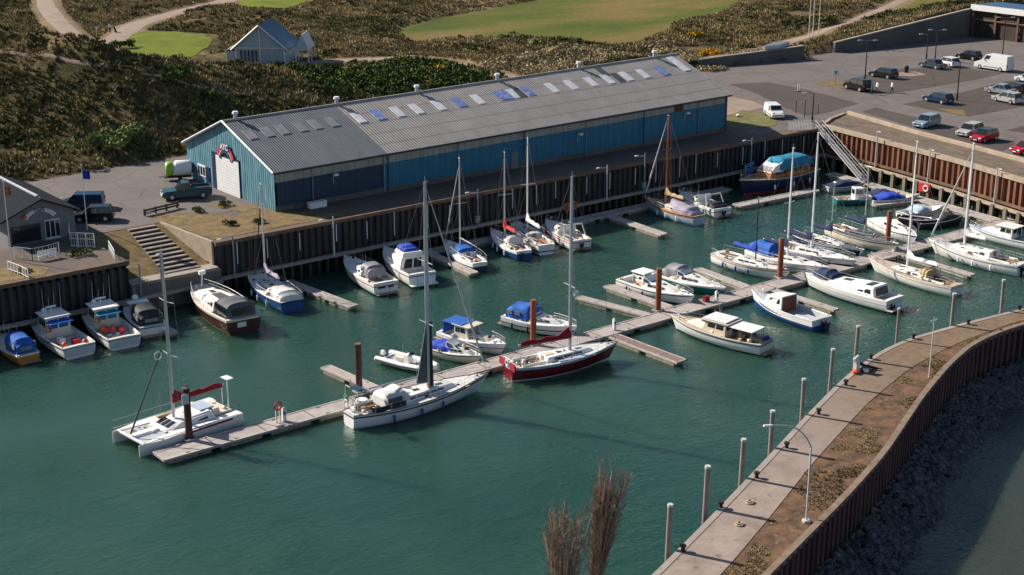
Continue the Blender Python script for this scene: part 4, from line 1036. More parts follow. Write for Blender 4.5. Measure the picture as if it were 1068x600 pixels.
bush('gorse_bush', 'yellow flowering gorse above the warehouse roof', 457, 74, 8, .9, .4, .8, M['gorse'])
bush('gorse_bush', 'small yellow gorse beyond the right end of the warehouse roof', 740, 57, 9, 1.4, .4, .8, M['gorse'])
bush('gorse_bush', 'orange gorse between fairway and marram bank', 722, 38, 6, 1.0, .4, .7, M['gorse'])
bush('gorse_bush', 'yellow tinged gorse at the left of the marram bank', 563, 47, 7, 1.1, .4, .8, M['leaf_lime'])
bush('bush', 'dark green bush left of the lime golf green', 126, 51, 9, 1.4, .6, 1.1, M['leaf_green'])
bush('bush', 'bright green bush near the thin crest path', 217, 102, 8, 1.0, .5, 1.0, M['leaf_green'])
bush('bush', 'dark bush below the gravel path left of the thicket', 186, 82, 12, 1.8, .6, 1.2, M['leaf_green'])
for i, (px, py, s_, lb) in enumerate([(206, 221, .55, 'near the pickup'), (236, 215, .6, 'before the roller door'), (240, 236, .6, 'on the verge nearest the quay'), (271, 233, .5, 'below the white board')]):
    bush('clipped_bush', f'small round olive bush {lb}', px, py, 5, .28*s_/.55, .35, .55, M['leaf_dark'], leaf=.12, per=90, z=.02)
bpy.data.objects.remove(_rb)
bush('terrace_bush', 'low green bush on the cafe terrace by the windbreak', 84, 266, 8, .5, .35, .6, M['leaf_green'], leaf=.14, z=.02)
bush('terrace_bush', 'small yellow flowered plant behind the picket fence', 28, 284, 4, .25, .25, .4, M['leaf_lime'], leaf=.12, z=.02)
# bare fastigiate trees at the bottom of the picture
def broom(label, top_px, ztop, lean, width, height_, seed, nb):
    r2 = np.random.default_rng(seed); tx, ty = at(*top_px, ztop); zb = ztop-height_
    bx, by = tx-RT[0]*lean, ty-RT[1]*lean
    o = thing('bare_tree', label, 'tree', (bx, by, zb)); H = height_; mt, mbk, mbt = MB(), MB(), MB()
    mt.tube((0, 0, 0), (0, 0, H*.35), .22, .15, n=9); mt.build('trunk', M['bush_bark'], o, smooth=True)
    L3 = Vector((RT[0]*lean, RT[1]*lean, 0))
    for i in range(nb):
        a = r2.uniform(0, 6.28); d = Vector((math.cos(a), math.sin(a), 0)); w_ = width*math.sqrt(r2.random()); z0 = H*r2.uniform(.03, .3); hh = H*r2.uniform(.76, .96)
        pts = []; wob = r2.normal(size=(7, 2))*.035
        for k in range(7):
            u = k/6; zz = z0+(hh-z0)*u; sp_ = w_*(.12+.25*u+.63*u**3); lv = L3*((zz/H)**1.6)
            pts.append((d.x*sp_+lv.x+wob[k][0], d.y*sp_+lv.y+wob[k][1], zz))
        for k in range(6): mbk.tube(pts[k], pts[k+1], (.040-.004*k), .035-.004*k, n=4)
        for k in range(26):
            u = r2.uniform(.35, 1); f = u*6; j = min(5, int(f)); p = Vector(pts[j]).lerp(Vector(pts[j+1]), f-j)
            q_ = p+Vector((r2.normal()*.17*(.5+u), r2.normal()*.17*(.5+u), r2.uniform(.25, .75)*(.5+.8*u))); mbt.tube(p, q_, .013, .007, n=3)
            for _k in range(2): s2 = p.lerp(q_, r2.uniform(.3, .9)); mbt.tube(s2, s2+Vector((r2.normal()*.12, r2.normal()*.12, r2.uniform(.1, .35))), .006, .004, n=3)
    for mb_, nm in ((mbk, 'branches'), (mbt, 'twigs')):
        ob = mb_.build(nm, M['twig'], o, fix=False); ca = ob.data.color_attributes.new('tint', 'FLOAT_COLOR', 'POINT')
        vv = 1.0 if nm == 'branches' else .55; arr = np.ones((len(ob.data.vertices), 4), np.float32); arr[:, :3] = vv; ca.data.foreach_set('color', arr.ravel())
    return o
broom('tall bare upright tree with brown twigs, right one of the pair at the bottom', (642, 478), 10, 1.3, .95, 13.5, 3, 80)
broom('shorter bare upright tree with brown twigs, left one of the pair at the bottom', (596, 520), 8.6, .5, 1.25, 12, 4, 60)
C('brown_cabin', (.17, .05, .03), rough=.5)
# ------------------------------------------------------------------ boats
def hull_fn(L, B, fb, tr=.75, rake=.6, rise=.45, full=2.2, tm=.42, aftrise=.06):
    def hb(t):
        if t > tm: return B/2*(1-((t-tm)/(1-tm))**full)
        return B/2*(tr+(1-tr)*(1-((tm-t)/tm)**2))
    def sh(t): return fb*(1+rise*max(0, (t-.3)/.7)**1.8+aftrise*max(0, (.3-t)/.3))
    def X(t, z01): return -L/2+L*t+rake*(t**5)*z01
    return hb, sh, X
def make_hull(root, L, B, fb, mat, deckmat, cockpit=(.05, .35), well=.45, side=.35, stripe=None, boot=None, capmat=None, lowdeck=None, **kw):
    hb, sh, X = hull_fn(L, B, fb, **kw); NS = 18; rings = []
    for i in range(NS+1):
        t = i/NS; t = 1-(1-t)**1.25; b = max(hb(t), .025); s = sh(t); fl = .93-.55*t**3
        prof = [(b, s, 1), (b*(.98-.08*t**3), s*.62, .62), (b*(.94-.25*t**2.5), s*.25, .25), (b*fl*.88, 0, 0), (b*fl*.55, -.30, -.2), (0.0, -.48, -.3)]
        r = [(X(t, q), y, z) for y, z, q in prof]; rings.append(r+[(x, -y, z) for x, y, z in reversed(r[:-1])])
    mb = MB(); mb.loft(rings, closed=False, caps=False); n = len(rings[0]); mb.f.append(tuple(range(n)))
    h = mb.build('hull', mat, root, smooth=True)
    # deck with a real cockpit well
    c0_, c1_ = cockpit; ts = sorted(set([0, .02, c0_, c0_+.004, c1_, c1_+.004]+[i/14 for i in range(15)])); rings = []
    for t in ts:
        b = max(hb(t)-.02, .02); s = sh(t)+.0; inn = c0_+.002 < t < c1_+.002; sd = min(side, b*.6) if inn else min(.05, b*.4)
        zd = s-well if inn else s+.02
        if lowdeck is not None and not inn: zd = s-lowdeck
        top = s+.03; r = [(X(t, 1), b+.02, top-.05), (X(t, 1), b+.0, top), (X(t, 1), b-(sd if inn else .04), top), (X(t, 1), b-sd-.03, zd), (X(t, 1), 0, zd+.03)]
        rings.append(r+[(x, -y, z) for x, y, z in reversed(r[:-1])])
    mb = MB(); mb.loft(rings, closed=False, caps=False); mb.build('deck', deckmat, root)
    if capmat:
        for sgn in (-1, 1):
            mb = MB(); P_ = [(X(t, 1), sgn*max(hb(t), .02), sh(t)+.04) for t in np.linspace(0, 1, 19)]; mb.path(P_, .045, 5); mb.build('toe_rail', capmat, root)
    def band(v0, v1, m, nm):
        for sgn in (-1, 1):
            rr = []
            for t in np.linspace(.0, .995, 20):
                def pt(v):
                    b = max(hb(t), .025); fl = .93-.55*t**3; tb = [(0, b*fl*.88), (.25, b*(.94-.25*t**2.5)), (.62, b*(.98-.08*t**3)), (1, b)]
                    y = np.interp(v, [q[0] for q in tb], [q[1] for q in tb]); return X(t, v), y, sh(t)*v
                a, c = pt(v0), pt(v1); e = .014
                rr.append([(a[0]+e*.5*t, sgn*(a[1]+e), a[2]), (c[0]+e*.5*t, sgn*(c[1]+e), c[2]), (c[0], sgn*(c[1]-.03), c[2]), (a[0], sgn*(a[1]-.03), a[2])])
            MB().loft(rr).build(nm, m, root)
        if v1 > .3: MB().box((X(0, 1)-.012, 0, sh(0)*(v0+v1)/2), (.03, hb(0)*1.9, sh(0)*(v1-v0))).build(nm, m, root)
    if stripe: band(stripe[0], stripe[1], stripe[2], 'stripe')
    if boot: band(.0, .10, boot, 'boot_stripe')
    if not stripe: band(.84, .92, M['gel_grey'] if hash(round(L*100)) % 2 else M['canvas_navy'], 'stripe')
    for t, s_ in ((.04, 1), (.04, -1), (.9, 1), (.9, -1)): MB().box((X(t, 1), s_*max(.05, hb(t)-.1), sh(t)+.07), (.22, .05, .07)).build('cleat', M['steel'], root)
    return hb, sh, X
def trunk(root, name, x0, x1, w0, w1, z0, z1, h0, h1, mat, fr=.5, ar=.15, inset=.12, bevel=.05):
    # cabin block: aft x0 to fore x1, widths and floor/roof heights at each end
    b = [(x0, -w0/2, z0), (x1, -w1/2, z1), (x1, w1/2, z1), (x0, w0/2, z0)]
    t_ = [(x0+ar, -w0/2+inset, z0+h0), (x1-fr, -w1/2+inset, z1+h1), (x1-fr, w1/2-inset, z1+h1), (x0+ar, w0/2-inset, z0+h0)]
    o = MB().hexa(b, t_).build(name, mat, root, bevel=bevel, seg=2, smooth=True)
    q = {'right': (b[0], b[1], t_[1], t_[0]), 'left': (b[2], b[3], t_[3], t_[2]), 'front': (b[1], b[2], t_[2], t_[1]), 'back': (b[3], b[0], t_[0], t_[3]), 'top': (t_[0], t_[1], t_[2], t_[3])}
    return o, q
def windows(par, q, specs, mat, name='window', t=.014):
    for side, u0, u1, v0, v1, k in specs:
        for i in range(k):
            a = u0+(u1-u0)*i/k; b = u0+(u1-u0)*(i+1)/k; g_ = (b-a)*.07 if k > 1 else 0
            MB().panel(q[side], a+g_, b-g_, v0, v1, t).build(name, mat, par)
def arc(root, name, secs, mat, x_open=True):
    # tent/canopy: secs of (x, half width, z0, height)
    rings = []; full_ = [secs[0]]; sd_ = random.Random(int(abs(secs[0][0]*97+secs[0][1]*31)*10))
    for a_, b_ in zip(secs, secs[1:]):            # cloth sags between its hoops
        for u in (.25, .5, .75): full_.append(tuple(p_*(1-u)+q_*u-(.06*(1-abs(u-.5)*2)*(1 if k_ in (1, 3) else 0)) for k_, (p_, q_) in enumerate(zip(a_, b_))))
        full_.append(b_)
    for x, w_, z0, h in full_:
        h *= sd_.uniform(.96, 1.03); w_ *= sd_.uniform(.97, 1.02)
        r = []
        for k in range(11):
            a = math.pi*k/10; c = math.cos(a); s_ = math.sin(a); r.append((x, math.copysign(abs(c)**.6, c)*w_, z0+h*s_**.55))
        rings.append(r)
    mb = MB(); mb.loft(rings, closed=True); return mb.build(name, mat, root, smooth=True)
def rail(root, hb, sh, X, t0, t1, h=.62, n=7, r=.013, name='guard_rail', close=False, mat=None):
    P_ = {}; close = close or ''
    for sgn in (-1, 1):
        mb = MB(); P_[sgn] = []
        for t in np.linspace(t0, t1, n):
            p = (X(t, 1), sgn*(max(hb(t), .05)-.06), sh(t)); P_[sgn].append((p[0], p[1], p[2]+h)); mb.tube(p, P_[sgn][-1], r, n=4)
        mb.path(P_[sgn], r, 4); mb.path([(a, b, c-h*.5) for a, b, c in P_[sgn]], r*.6, 4)
        if sgn == 1 and close in ('bow', 'both'): mb.tube(P_[1][-1], P_[-1][-1], r, n=4)
        if sgn == 1 and close in ('stern', 'both'): mb.tube(P_[1][0], P_[-1][0], r, n=4)
        mb.build(name, mat or M['steel'], root)

def rig(root, xm, zm, H, r, hb, sh, X, tm_, mat=None, boom=None, cover=None, spread=(.5,), genoa=None, dark=False, bow=True, stern=True, splen=.9, wires=True, boomz=1.1):
    mat = mat or M['alu']
    mb = MB(); mb.loft([[(xm+rr*1.25*math.cos(a), rr*math.sin(a), z) for a in np.linspace(0, 2*math.pi, 9)[:-1]] for z, rr in ((zm, r), (zm+H*.7, r), (zm+H, r*.6))]); m_ = mb.build('mast', mat, root, smooth=True)
    for s_ in spread:
        z = zm+H*s_; MB().tube((xm, 0, z), (xm-.12, splen, z+.05), .035, .022).tube((xm, 0, z), (xm-.12, -splen, z+.05), .035, .022).build('spreader', mat, m_)
    MB().tube((xm-.15, 0, zm+H), (xm+.25, 0, zm+H+.02), .02).tube((xm, 0, zm+H), (xm, 0, zm+H+.45), .012).build('masthead', mat, m_)
    if wires:
        mb = MB(); by = max(hb(tm_), .3)-.08
        for s_ in (-1, 1):
            z1 = zm+H*spread[-1]+.05; mb.tube((xm-.1, s_*by, sh(tm_)), (xm-.12, s_*splen, z1), .012, n=3); mb.tube((xm-.12, s_*splen, z1), (xm, 0, zm+H*.97), .012, n=3)
            mb.tube((xm+.4, s_*by, sh(tm_)), (xm, 0, zm+H*spread[0]), .010, n=3)
        if stern: mb.tube((X(0, 1)+.1, 0, sh(0)), (xm, 0, zm+H), .013, n=3)
        if bow and not genoa: mb.tube((X(1, 1)-.1, 0, sh(1)), (xm, 0, zm+H*.98), .014, n=3)
        mb.build('rigging', M['wire'], root)
    if genoa:
        a = Vector((X(1, 1)-.15, 0, sh(1)+.1)); b = Vector((xm+.1, 0, zm+H*genoa[2])); c_ = a.lerp(b, .06); d = a.lerp(b, .95)
        MB().tube(c_, a.lerp(b, .3), genoa[1]*.8, genoa[1], n=8).tube(a.lerp(b, .3), d, genoa[1], .03, n=8).tube(a, c_, .02).tube(d, b, .012).build('furled_sail', genoa[0], root, smooth=True)
    if boom:
        e = (xm-boom, 0, zm+boomz+.08); MB().tube((xm, 0, zm+boomz), e, .07, n=8).build('boom', mat, root, smooth=True)
        if cover:
            rings = []
            for u in np.linspace(0, 1, 9):
                hgt = .30+.75*max(0, 1-u*3.2)**1.5+.08*math.sin(u*17); w_ = .15+.07*(1-u); x = xm+.05-boom*u*.97
                rings.append([(x, w_*math.cos(a)*(1 if math.sin(a) < .3 else .6), zm+boomz+.04*u+(hgt*math.sin(a) if math.sin(a) > 0 else .16*math.sin(a))) for a in np.linspace(0, 2*math.pi, 11)[:-1]])
            MB().loft(rings).build('sail_cover', cover, root, smooth=True)
    return m_
def fenders(root, hb, sh, X, ts, side=1, mat=None):
    for t in ts:
        y = side*(hb(t)+.12); x = X(t, .5); z = sh(t)*.45
        rings = [[(x+rr*math.cos(a), y+rr*math.sin(a), z+zz) for a in np.linspace(0, 2*math.pi, 9)[:-1]] for zz, rr in ((-.32, .03), (-.25, .10), (.2, .11), (.3, .03))]
        MB().loft(rings).tube((x, y, z+.3), (x, y-side*.1, sh(t)+.05), .012, n=3).build('fender', mat or M['gel_white'], root, smooth=True)
def outboard(root, x, z, mat=None, tilt=0, y=0):
    MB().box((x-.22, y, z+.42), (.5, .34, .42), top=(.75, .75)).build('outboard_motor', mat or M['dark'], root, bevel=.05)
    MB().box((x-.16, y, z-.05), (.16, .14, .75)).box((x-.05, y, z+.15), (.3, .2, .2)).build('motor_leg', M['rubber'], root)
def clutter(root, x0, x1, w_, z, n, seed, pal):
    r2 = random.Random(seed)
    for i in range(n):
        m_ = M[pal[i % len(pal)]]; x = r2.uniform(x0, x1); y = r2.uniform(-w_, w_); s_ = r2.uniform(.10, .30)
        if r2.random() < .45: MB().box((x, y, z+s_*.4), (s_*1.4, s_, s_*.8), rz=r2.random()*3, top=(.8, .8)).build('locker_box', m_, root, bevel=.02)
        elif r2.random() < .6: MB().torus((x, y, z+.07), s_*.6, .06, axis='z', n=10, m=5).build('rope_coil', M['rope'], root, smooth=True)
        else: MB().ball((x, y, z+s_*.5), s_*.6, .8).build('buoy', m_, root, smooth=True)
def antenna(root, pts):
    mb = MB()
    for x, y, z0, h in pts: mb.tube((x, y, z0), (x-.1, y, z0+h), .016, .008, n=4)
    mb.build('antenna', M['white_paint'], root)
def lifebuoy(root, c, axis='x', mat=None): MB().torus(c, .25, .06, axis=axis).build('life_ring', mat or M['orange'], root, smooth=True)

def place(name, label, cat, stern, ang, L, z=WZ):
    a = R(ang); cx_, cy_ = stern[0]+math.cos(a)*L/2, stern[1]+math.sin(a)*L/2
    return thing(name, label, cat, (cx_, cy_, z), rz=a)

def yacht(label, stern, ang, L, B, fb, hullm, deckm, mast_t=.55, H=11, r=.09, mastm=None, boom=3.5, cover=None, stripe=None, boot=None, cap=None, hood=None, tent=None, genoa=None, spread=(.5,),
          cabin=(.40, .74), cabh=.42, cabm=None, wins=3, seed=1, name='sailing_yacht', wheel=False, rails=True, motor=False, clut=6, pal=('gel_cream', 'canvas_tan', 'orange', 'gel_grey'), boomz=1.1, mastat=None, mtop=None, **kw):
    hk = dict(tr=.62, rake=.9*L/10, rise=.32, full=2.3); hk.update(kw)
    if mastat: dm = L*mast_t+hk['rake']*mast_t**5; stern = (mastat[0]-math.cos(R(ang))*dm, mastat[1]-math.sin(R(ang))*dm)
    o = place(name, label, 'yacht', stern, ang, L)
    hb, sh, X = make_hull(o, L, B, fb, hullm, deckm, cockpit=(.07, .33), well=.42, side=.34, stripe=stripe, boot=boot, capmat=cap, **hk)
    x0, x1 = X(cabin[0]-.05, 1), X(cabin[1], 1); w0, w1 = hb(cabin[0])*1.25, hb(cabin[1])*1.05
    cab, q = trunk(o, 'coachroof', x0, x1, w0, w1, sh(cabin[0])-.02, sh(cabin[1])-.02, cabh, cabh*.62, cabm or M['gel_white'], fr=.45, ar=.1, inset=.14)
    windows(cab, q, [('right', .12, .78, .35, .78, wins), ('left', .22, .88, .35, .78, wins)], M['glass'])
    windows(cab, q, [('top', .30, .42, .36, .64, 1), ('top', .72, .86, .34, .66, 1)], M['glass_blue'], 'hatch')
    MB().panel(q['top'], .02, .22, .34, .66, .05).build('sliding_hatch', M['gel_cream'], cab)
    windows(cab, q, [('back', .36, .64, .08, .95, 1)], M['teak'], 'companionway')
    # cockpit benches and coaming
    for s_ in (-1, 1):
        a = X(.09, 1); b = X(.33, 1); MB().box(((a+b)/2, s_*(hb(.2)*.62), sh(.2)+.10), (b-a, .10, .20)).build('coaming', M['gel_white'], o, bevel=.02)
        MB().box(((a+b)/2, s_*(hb(.2)*.42), sh(.2)-.14), (b-a-.1, hb(.2)*.30, .10)).build('cockpit_seat', M['teak'], o)
    if wheel:
        MB().torus((X(.14, 1), 0, sh(.1)+.35), .38, .025, axis='x').build('steering_wheel', M['steel'], o); MB().box((X(.15, 1), 0, sh(.1)), (.25, .22, .65)).build('binnacle', M['gel_white'], o)
    else: MB().tube((X(.06, 1), 0, sh(0)+.1), (X(.2, 1), .05, sh(0)+.22), .03).build('tiller', M['varnish'], o)
    xm = X(mast_t, 1)
    if mtop: H = mtop-(sh(mast_t)+cabh*.7)
    rig(o, xm, sh(mast_t)+cabh*.7, H, r, hb, sh, X, mast_t, mat=mastm, boom=boom, cover=cover, spread=spread, genoa=genoa, splen=B*.28, boomz=boomz)
    if hood: arc(o, 'sprayhood', [(x0-.45, w0*.45, sh(.3)+.18, .80), (x0-.1, w0*.46, sh(.3)+.22, .86), (x0+.35, w0*.42, sh(.3)+.30, .62), (x0+.62, w0*.36, sh(.35)+.36, .12)], hood)
    if tent: arc(o, 'cockpit_tent', [(X(.03, 1), hb(.03)*.8, sh(0)+.05, .7), (X(.12, 1), hb(.1)*.85, sh(.1)+.05, 1.2), (X(.36, 1), hb(.3)*.8, sh(.3)+.1, 1.25), (X(.40, 1), hb(.3)*.7, sh(.4)+.3, .5)], tent)
    if rails:
        rail(o, hb, sh, X, .80, .985, n=3, name='pulpit', close='bow'); rail(o, hb, sh, X, .01, .16, n=3, name='pushpit', close='stern'); rail(o, hb, sh, X, .18, .78, n=6, r=.011, name='lifeline')
    MB().ball((X(.93, 1), 0, sh(.93)+.1), .13, .8).tube((X(.95, 1), 0, sh(.95)+.08), (X(1, 1)+.1, 0, sh(1)+.1), .04).build('anchor_gear', M['steel'], o)
    if motor: outboard(o, X(0, 1), sh(0)*.3, y=.35)
    clutter(o, X(.08, 1), X(.30, 1), hb(.2)*.35, sh(.2)-.35, clut, seed, pal)
    clutter(o, X(.36, 1), X(.82, 1), hb(.6)*.8, sh(.6)+.03, 9, seed+9, ('canvas_navy', 'rope', 'dark', 'teak'))
    clutter(o, X(.04, 1), X(.32, 1), hb(.2)*.9, sh(.2)+.05, 8, seed+19, ('dark', 'gel_grey', 'rope', 'steel'))
    fenders(o, hb, sh, X, [.25, .45, .62], -1 if seed % 2 else 1, M[('gel_white', 'fender_blue')[seed % 2]])
    clutter(o, X(.42, 1)+.2, X(.7, 1), hb(.6)*.3, sh(.55)+cabh*.8, 2, seed+40, ('rope', 'gel_grey'))
    return o, hb, sh, X

def cruiser(label, stern, ang, L, B, fb, hullm, deckm, style='canopy', canm=None, cabm=None, stripe=None, boot=None, cap=None, seed=1, name='motor_cruiser', arch=False, motor=True, cabin=(.42, .82), fly=False,
            wheel_h=1.35, clut=5, pal=('gel_cream', 'gel_grey', 'fender_blue', 'orange'), cockpit=(.04, .40), **kw):
    o = place(name, label, 'motorboat', stern, ang, L); hk = dict(tr=.88, rake=.6, rise=.30, full=2.6, tm=.45); hk.update(kw)
    hb, sh, X = make_hull(o, L, B, fb, hullm, deckm, cockpit=cockpit, well=.5, side=.22, stripe=stripe, boot=boot, capmat=cap, **hk)
    cabm = cabm or M['gel_white']; c0_, c1_ = cabin
    xa, xb = X(c0_, 1), X(c1_, 1)
    cab, q = trunk(o, 'cabin', xa, xb, hb(c0_)*1.55, hb(c1_)*1.2, sh(c0_)-.02, sh(c1_)-.02, .62, .34, cabm, fr=.7, ar=.05, inset=.16, bevel=.07)
    windows(cab, q, [('right', .10, .72, .32, .78, 3), ('left', .28, .90, .32, .78, 3)], M['glass'])
    windows(cab, q, [('top', .5, .68, .34, .66, 1)], M['glass_blue'], 'hatch')
    zr = sh(c0_)+.55
    if style in ('canopy', 'screen'):
        ws, q2 = trunk(o, 'windscreen', xa-.25, xa+1.1, hb(c0_)*1.45, hb(c0_)*1.2, zr-.12, zr-.15, .58, .25, M['gel_white'], fr=.75, ar=.02, inset=.16, bevel=.02)
        windows(ws, q2, [('front', .06, .94, .12, .86, 3), ('right', .08, .75, .2, .85, 1), ('left', .25, .92, .2, .85, 1)], M['glass_blue'], 'screen_pane')
    if style == 'canopy':
        arc(o, 'canopy', [(X(cockpit[0]+.02, 1), hb(.06)*.82, sh(0)+.05, .75), (X(cockpit[0]+.10, 1), hb(.1)*.86, sh(.1)+.05, 1.25), (xa-.2, hb(c0_)*.80, sh(c0_)+.1, 1.32), (xa+.25, hb(c0_)*.70, sh(c0_)+.4, .85)], canm or M['canvas_blue'])
    if style == 'canopy':
        for s_ in (-1, 1):
            for k in range(2): MB().box((X(cockpit[0]+.09+k*.12, 1), s_*hb(.1)*.85, sh(.1)+.62), (L*.09, .09, .36), top=(.85, 1)).build('canopy_window', M['sky_dull'], o)
        MB().box((X(cockpit[0]+.02, 1)-.02, 0, sh(0)+.42), (.08, hb(.06)*.9, .32)).build('canopy_window', M['sky_dull'], o)
    if style == 'wheelhouse':
        wh_, q2 = trunk(o, 'wheelhouse', xa-L*.13, xa+L*.14, hb(c0_)*1.5, hb(c0_)*1.4, sh(c0_)-.1, sh(c0_)-.1, wheel_h+.2, wheel_h+.2, cabm, fr=.4, ar=.0, inset=.10, bevel=.03)
        windows(wh_, q2, [('front', .05, .95, .52, .88, 3), ('right', .08, .86, .52, .88, 2), ('left', .14, .92, .52, .88, 2), ('back', .08, .45, .52, .9, 1)], M['glass'])
        windows(wh_, q2, [('back', .52, .88, .05, .92, 1)], M['glass_blue'], 'door')
        MB().box(((xa*2+L*.01)/2-.1, 0, sh(c0_)+wheel_h+.15), (L*.27+.35, hb(c0_)*1.5, .07)).build('wheelhouse_roof', cabm, wh_, bevel=.02)
        antenna(o, [(xa, .4, sh(c0_)+wheel_h+.2, 1.5), (xa+.3, -.3, sh(c0_)+wheel_h+.2, 1.0)])
    if arch:
        mb = MB()
        for s_ in (-1, 1): mb.tube((X(.2, 1)-.3, s_*hb(.2)*.9, sh(.2)), (X(.2, 1)+.25, s_*hb(.2)*.75, sh(.2)+1.35), .06, n=6)
        mb.tube((X(.2, 1)+.25, -hb(.2)*.75, sh(.2)+1.35), (X(.2, 1)+.25, hb(.2)*.75, sh(.2)+1.35), .06, n=6); mb.build('radar_arch', M['gel_white'], o)
    rail(o, hb, sh, X, .60, .985, n=5, h=.5, close='bow', name='bow_rail')
    MB().box((X(0, 1)-.28, 0, .18), (.55, hb(0)*1.7, .07)).build('bathing_platform', M['teak'], o)
    if motor: outboard(o, X(0, 1)-.1, .25, y=0)
    MB().ball((X(.93, 1), 0, sh(.93)+.08), .12, .8).build('anchor_winch', M['steel'], o)
    fenders(o, hb, sh, X, [.2, .45], -1 if seed % 2 else 1, M[('gel_white', 'rubber', 'fender_blue')[seed % 3]]); clutter(o, X(.5, 1), X(.93, 1), .25, sh(.85)+.35, 4, seed+3, ('rope', 'dark', 'gel_grey')); clutter(o, X(.02, 1), X(.36, 1), hb(.2)*.95, sh(.15)+.06, 6, seed+5, ('rope', 'dark', 'gel_grey'))
    antenna(o, [(X(c0_+.05, 1), .4, sh(.4)+.6, 1.5)])
    if style != 'canopy': clutter(o, X(cockpit[0]+.03, 1), X(cockpit[1]-.03, 1), hb(.15)*.5, sh(.15)-.45, clut, seed, pal)
    for s_ in (-1, 1): MB().box((X((cockpit[0]+cockpit[1])/2, 1), s_*hb(.2)*.55, sh(.2)-.3), (L*(cockpit[1]-cockpit[0])*.8, .35, .22)).build('cockpit_seat', M['gel_cream'], o)
    return o, hb, sh, X

PZ = WZ+.45                                  # pontoon deck height
# --- row along the north quay, bows to the wall
o, hb, sh, X = cruiser('small yellow hulled boat with a bright blue canopy at the far left', (41.6, 120.0), 92, 6.2, 2.5, .75, M['yellow_hull'], M['gel_cream'], 'canopy', M['canvas_blue'], stripe=(.86, 1.0, M['gel_white']), motor=False, tr=.8, full=2.0)
antenna(o, [(.6, .5, 1.4, 1.6), (.2, -.5, 1.4, 1.4)])
def workboat(label, stern, ang, seed, winm, items, fly=False):
    o = place('fishing_boat', label, 'workboat', stern, ang, 9.6); L = 9.6
    hb, sh, X = make_hull(o, L, 3.3, 1.0, M['gel_white'], M['deck_white'], cockpit=(.04, .46), well=.5, side=.12, boot=M['navy'], capmat=M['gel_cream'], tr=.9, rake=.7, rise=.38, full=2.5)
    fc, q = trunk(o, 'foredeck_cabin', X(.58, 1), X(.88, 1), 2.1, 1.2, sh(.6)-.02, sh(.86)-.05, .5, .3, M['gel_cream'], fr=.5, ar=0, inset=.14)
    whs, q2 = trunk(o, 'wheelhouse', X(.44, 1), X(.66, 1), 2.35, 2.2, sh(.5)-.35, sh(.5)-.3, 1.9, 1.85, M['gel_cream'], fr=.35, ar=.05, inset=.10, bevel=.04)
    windows(whs, q2, [('front', .05, .95, .55, .88, 3), ('right', .06, .88, .55, .88, 3), ('left', .12, .94, .55, .88, 3)], M['glass'])
    windows(whs, q2, [('back', .06, .94, .45, .90, 2)], winm, 'window')
    MB().box((X(.55, 1)-.05, 0, sh(.5)+1.60), (2.4, 2.35, .08)).build('wheelhouse_roof', M['gel_white'], whs, bevel=.02)
    MB().box((X(.40, 1), 0, sh(.5)+1.2), (.9, 2.2, .06)).build('awning', winm, whs)
    antenna(o, [(X(.55, 1), .8, sh(.5)+1.6, 2.4), (X(.52, 1), -.7, sh(.5)+1.6, 2.8), (X(.6, 1), .1, sh(.5)+1.6, 1.4), (X(.60, 1), -.4, sh(.5)+1.6, 1.9)])
    MB().tube((X(.58, 1), 0, sh(.5)+1.6), (X(.58, 1), 0, sh(.5)+2.1), .05).box((X(.58, 1), 0, sh(.5)+2.15), (.2, .95, .12)).build('radar', M['white_paint'], o)
    MB().ball((X(.62, 1), .5, sh(.5)+1.8), .24, .9).build('dome_aerial', M['white_paint'], o, smooth=True)
    rail(o, hb, sh, X, .55, .985, n=6, h=.6, close='bow', name='bow_rail')
    for i, (tx, ty, m_) in enumerate(items):
        if i % 2 == 0: MB().ball((X(tx, 1), ty, sh(.2)+.05), .27).build('buoy', M[m_], o, smooth=True)
        else: MB().box((X(tx, 1), ty, sh(.2)-.2), (.7, .55, .5)).build('fish_box', M[m_], o, bevel=.03)
    clutter(o, X(.06, 1), X(.38, 1), 1.1, sh(.2)-.45, 12, seed, ('gel_cream', 'orange', 'gel_grey', 'fender_blue', 'pink_red', 'gel_white'))
    fenders(o, hb, sh, X, [.1, .3, .5, .7], -1, M['pink_red']); lifebuoy(whs, (X(.43, 1)-.05, .9, sh(.5)+.6))
    MB().box((X(0, 1)-.03, 0, .55), (.05, 2.7, .75)).build('transom_board', M['gel_grey'], o)
    return o
workboat('white angling boat with blue cabin glass, left of the two work boats', (45.6, 118.6), 91, 3, M['canvas_blue'], [(.06, -.8, 'orange'), (.30, .4, 'gel_white'), (.1, .9, 'orange'), (.2, -.5, 'canvas_red')])
workboat('white angling boat with red boxes on its aft deck, right of the two work boats', (49.6, 118.2), 86, 8, M['canvas_teal'], [(.30, .0, 'pink_red'), (.36, .5, 'pink_red'), (.24, -.6, 'pink_red'), (.30, -.7, 'pink_red'), (.34, .8, 'orange')])
o, hb, sh, X = cruiser('white cabin cruiser with a black cockpit tent beside the short finger', (53.0, 119.6), 82, 7.2, 2.9, .95, M['gel_white'], M['gel_white'], 'canopy', M['canvas_black'], boot=M['redpaint'], motor=False, rise=.35)
antenna(o, [(.9, .2, 1.9, 1.9)]); MB().ball((.9, .2, 2.5), .3, .8).build('dome_aerial', M['white_paint'], o, smooth=True); MB().box((.9, 0, 2.05), (.9, 1.9, .08)).build('cabin_roof', M['gel_white'], o)
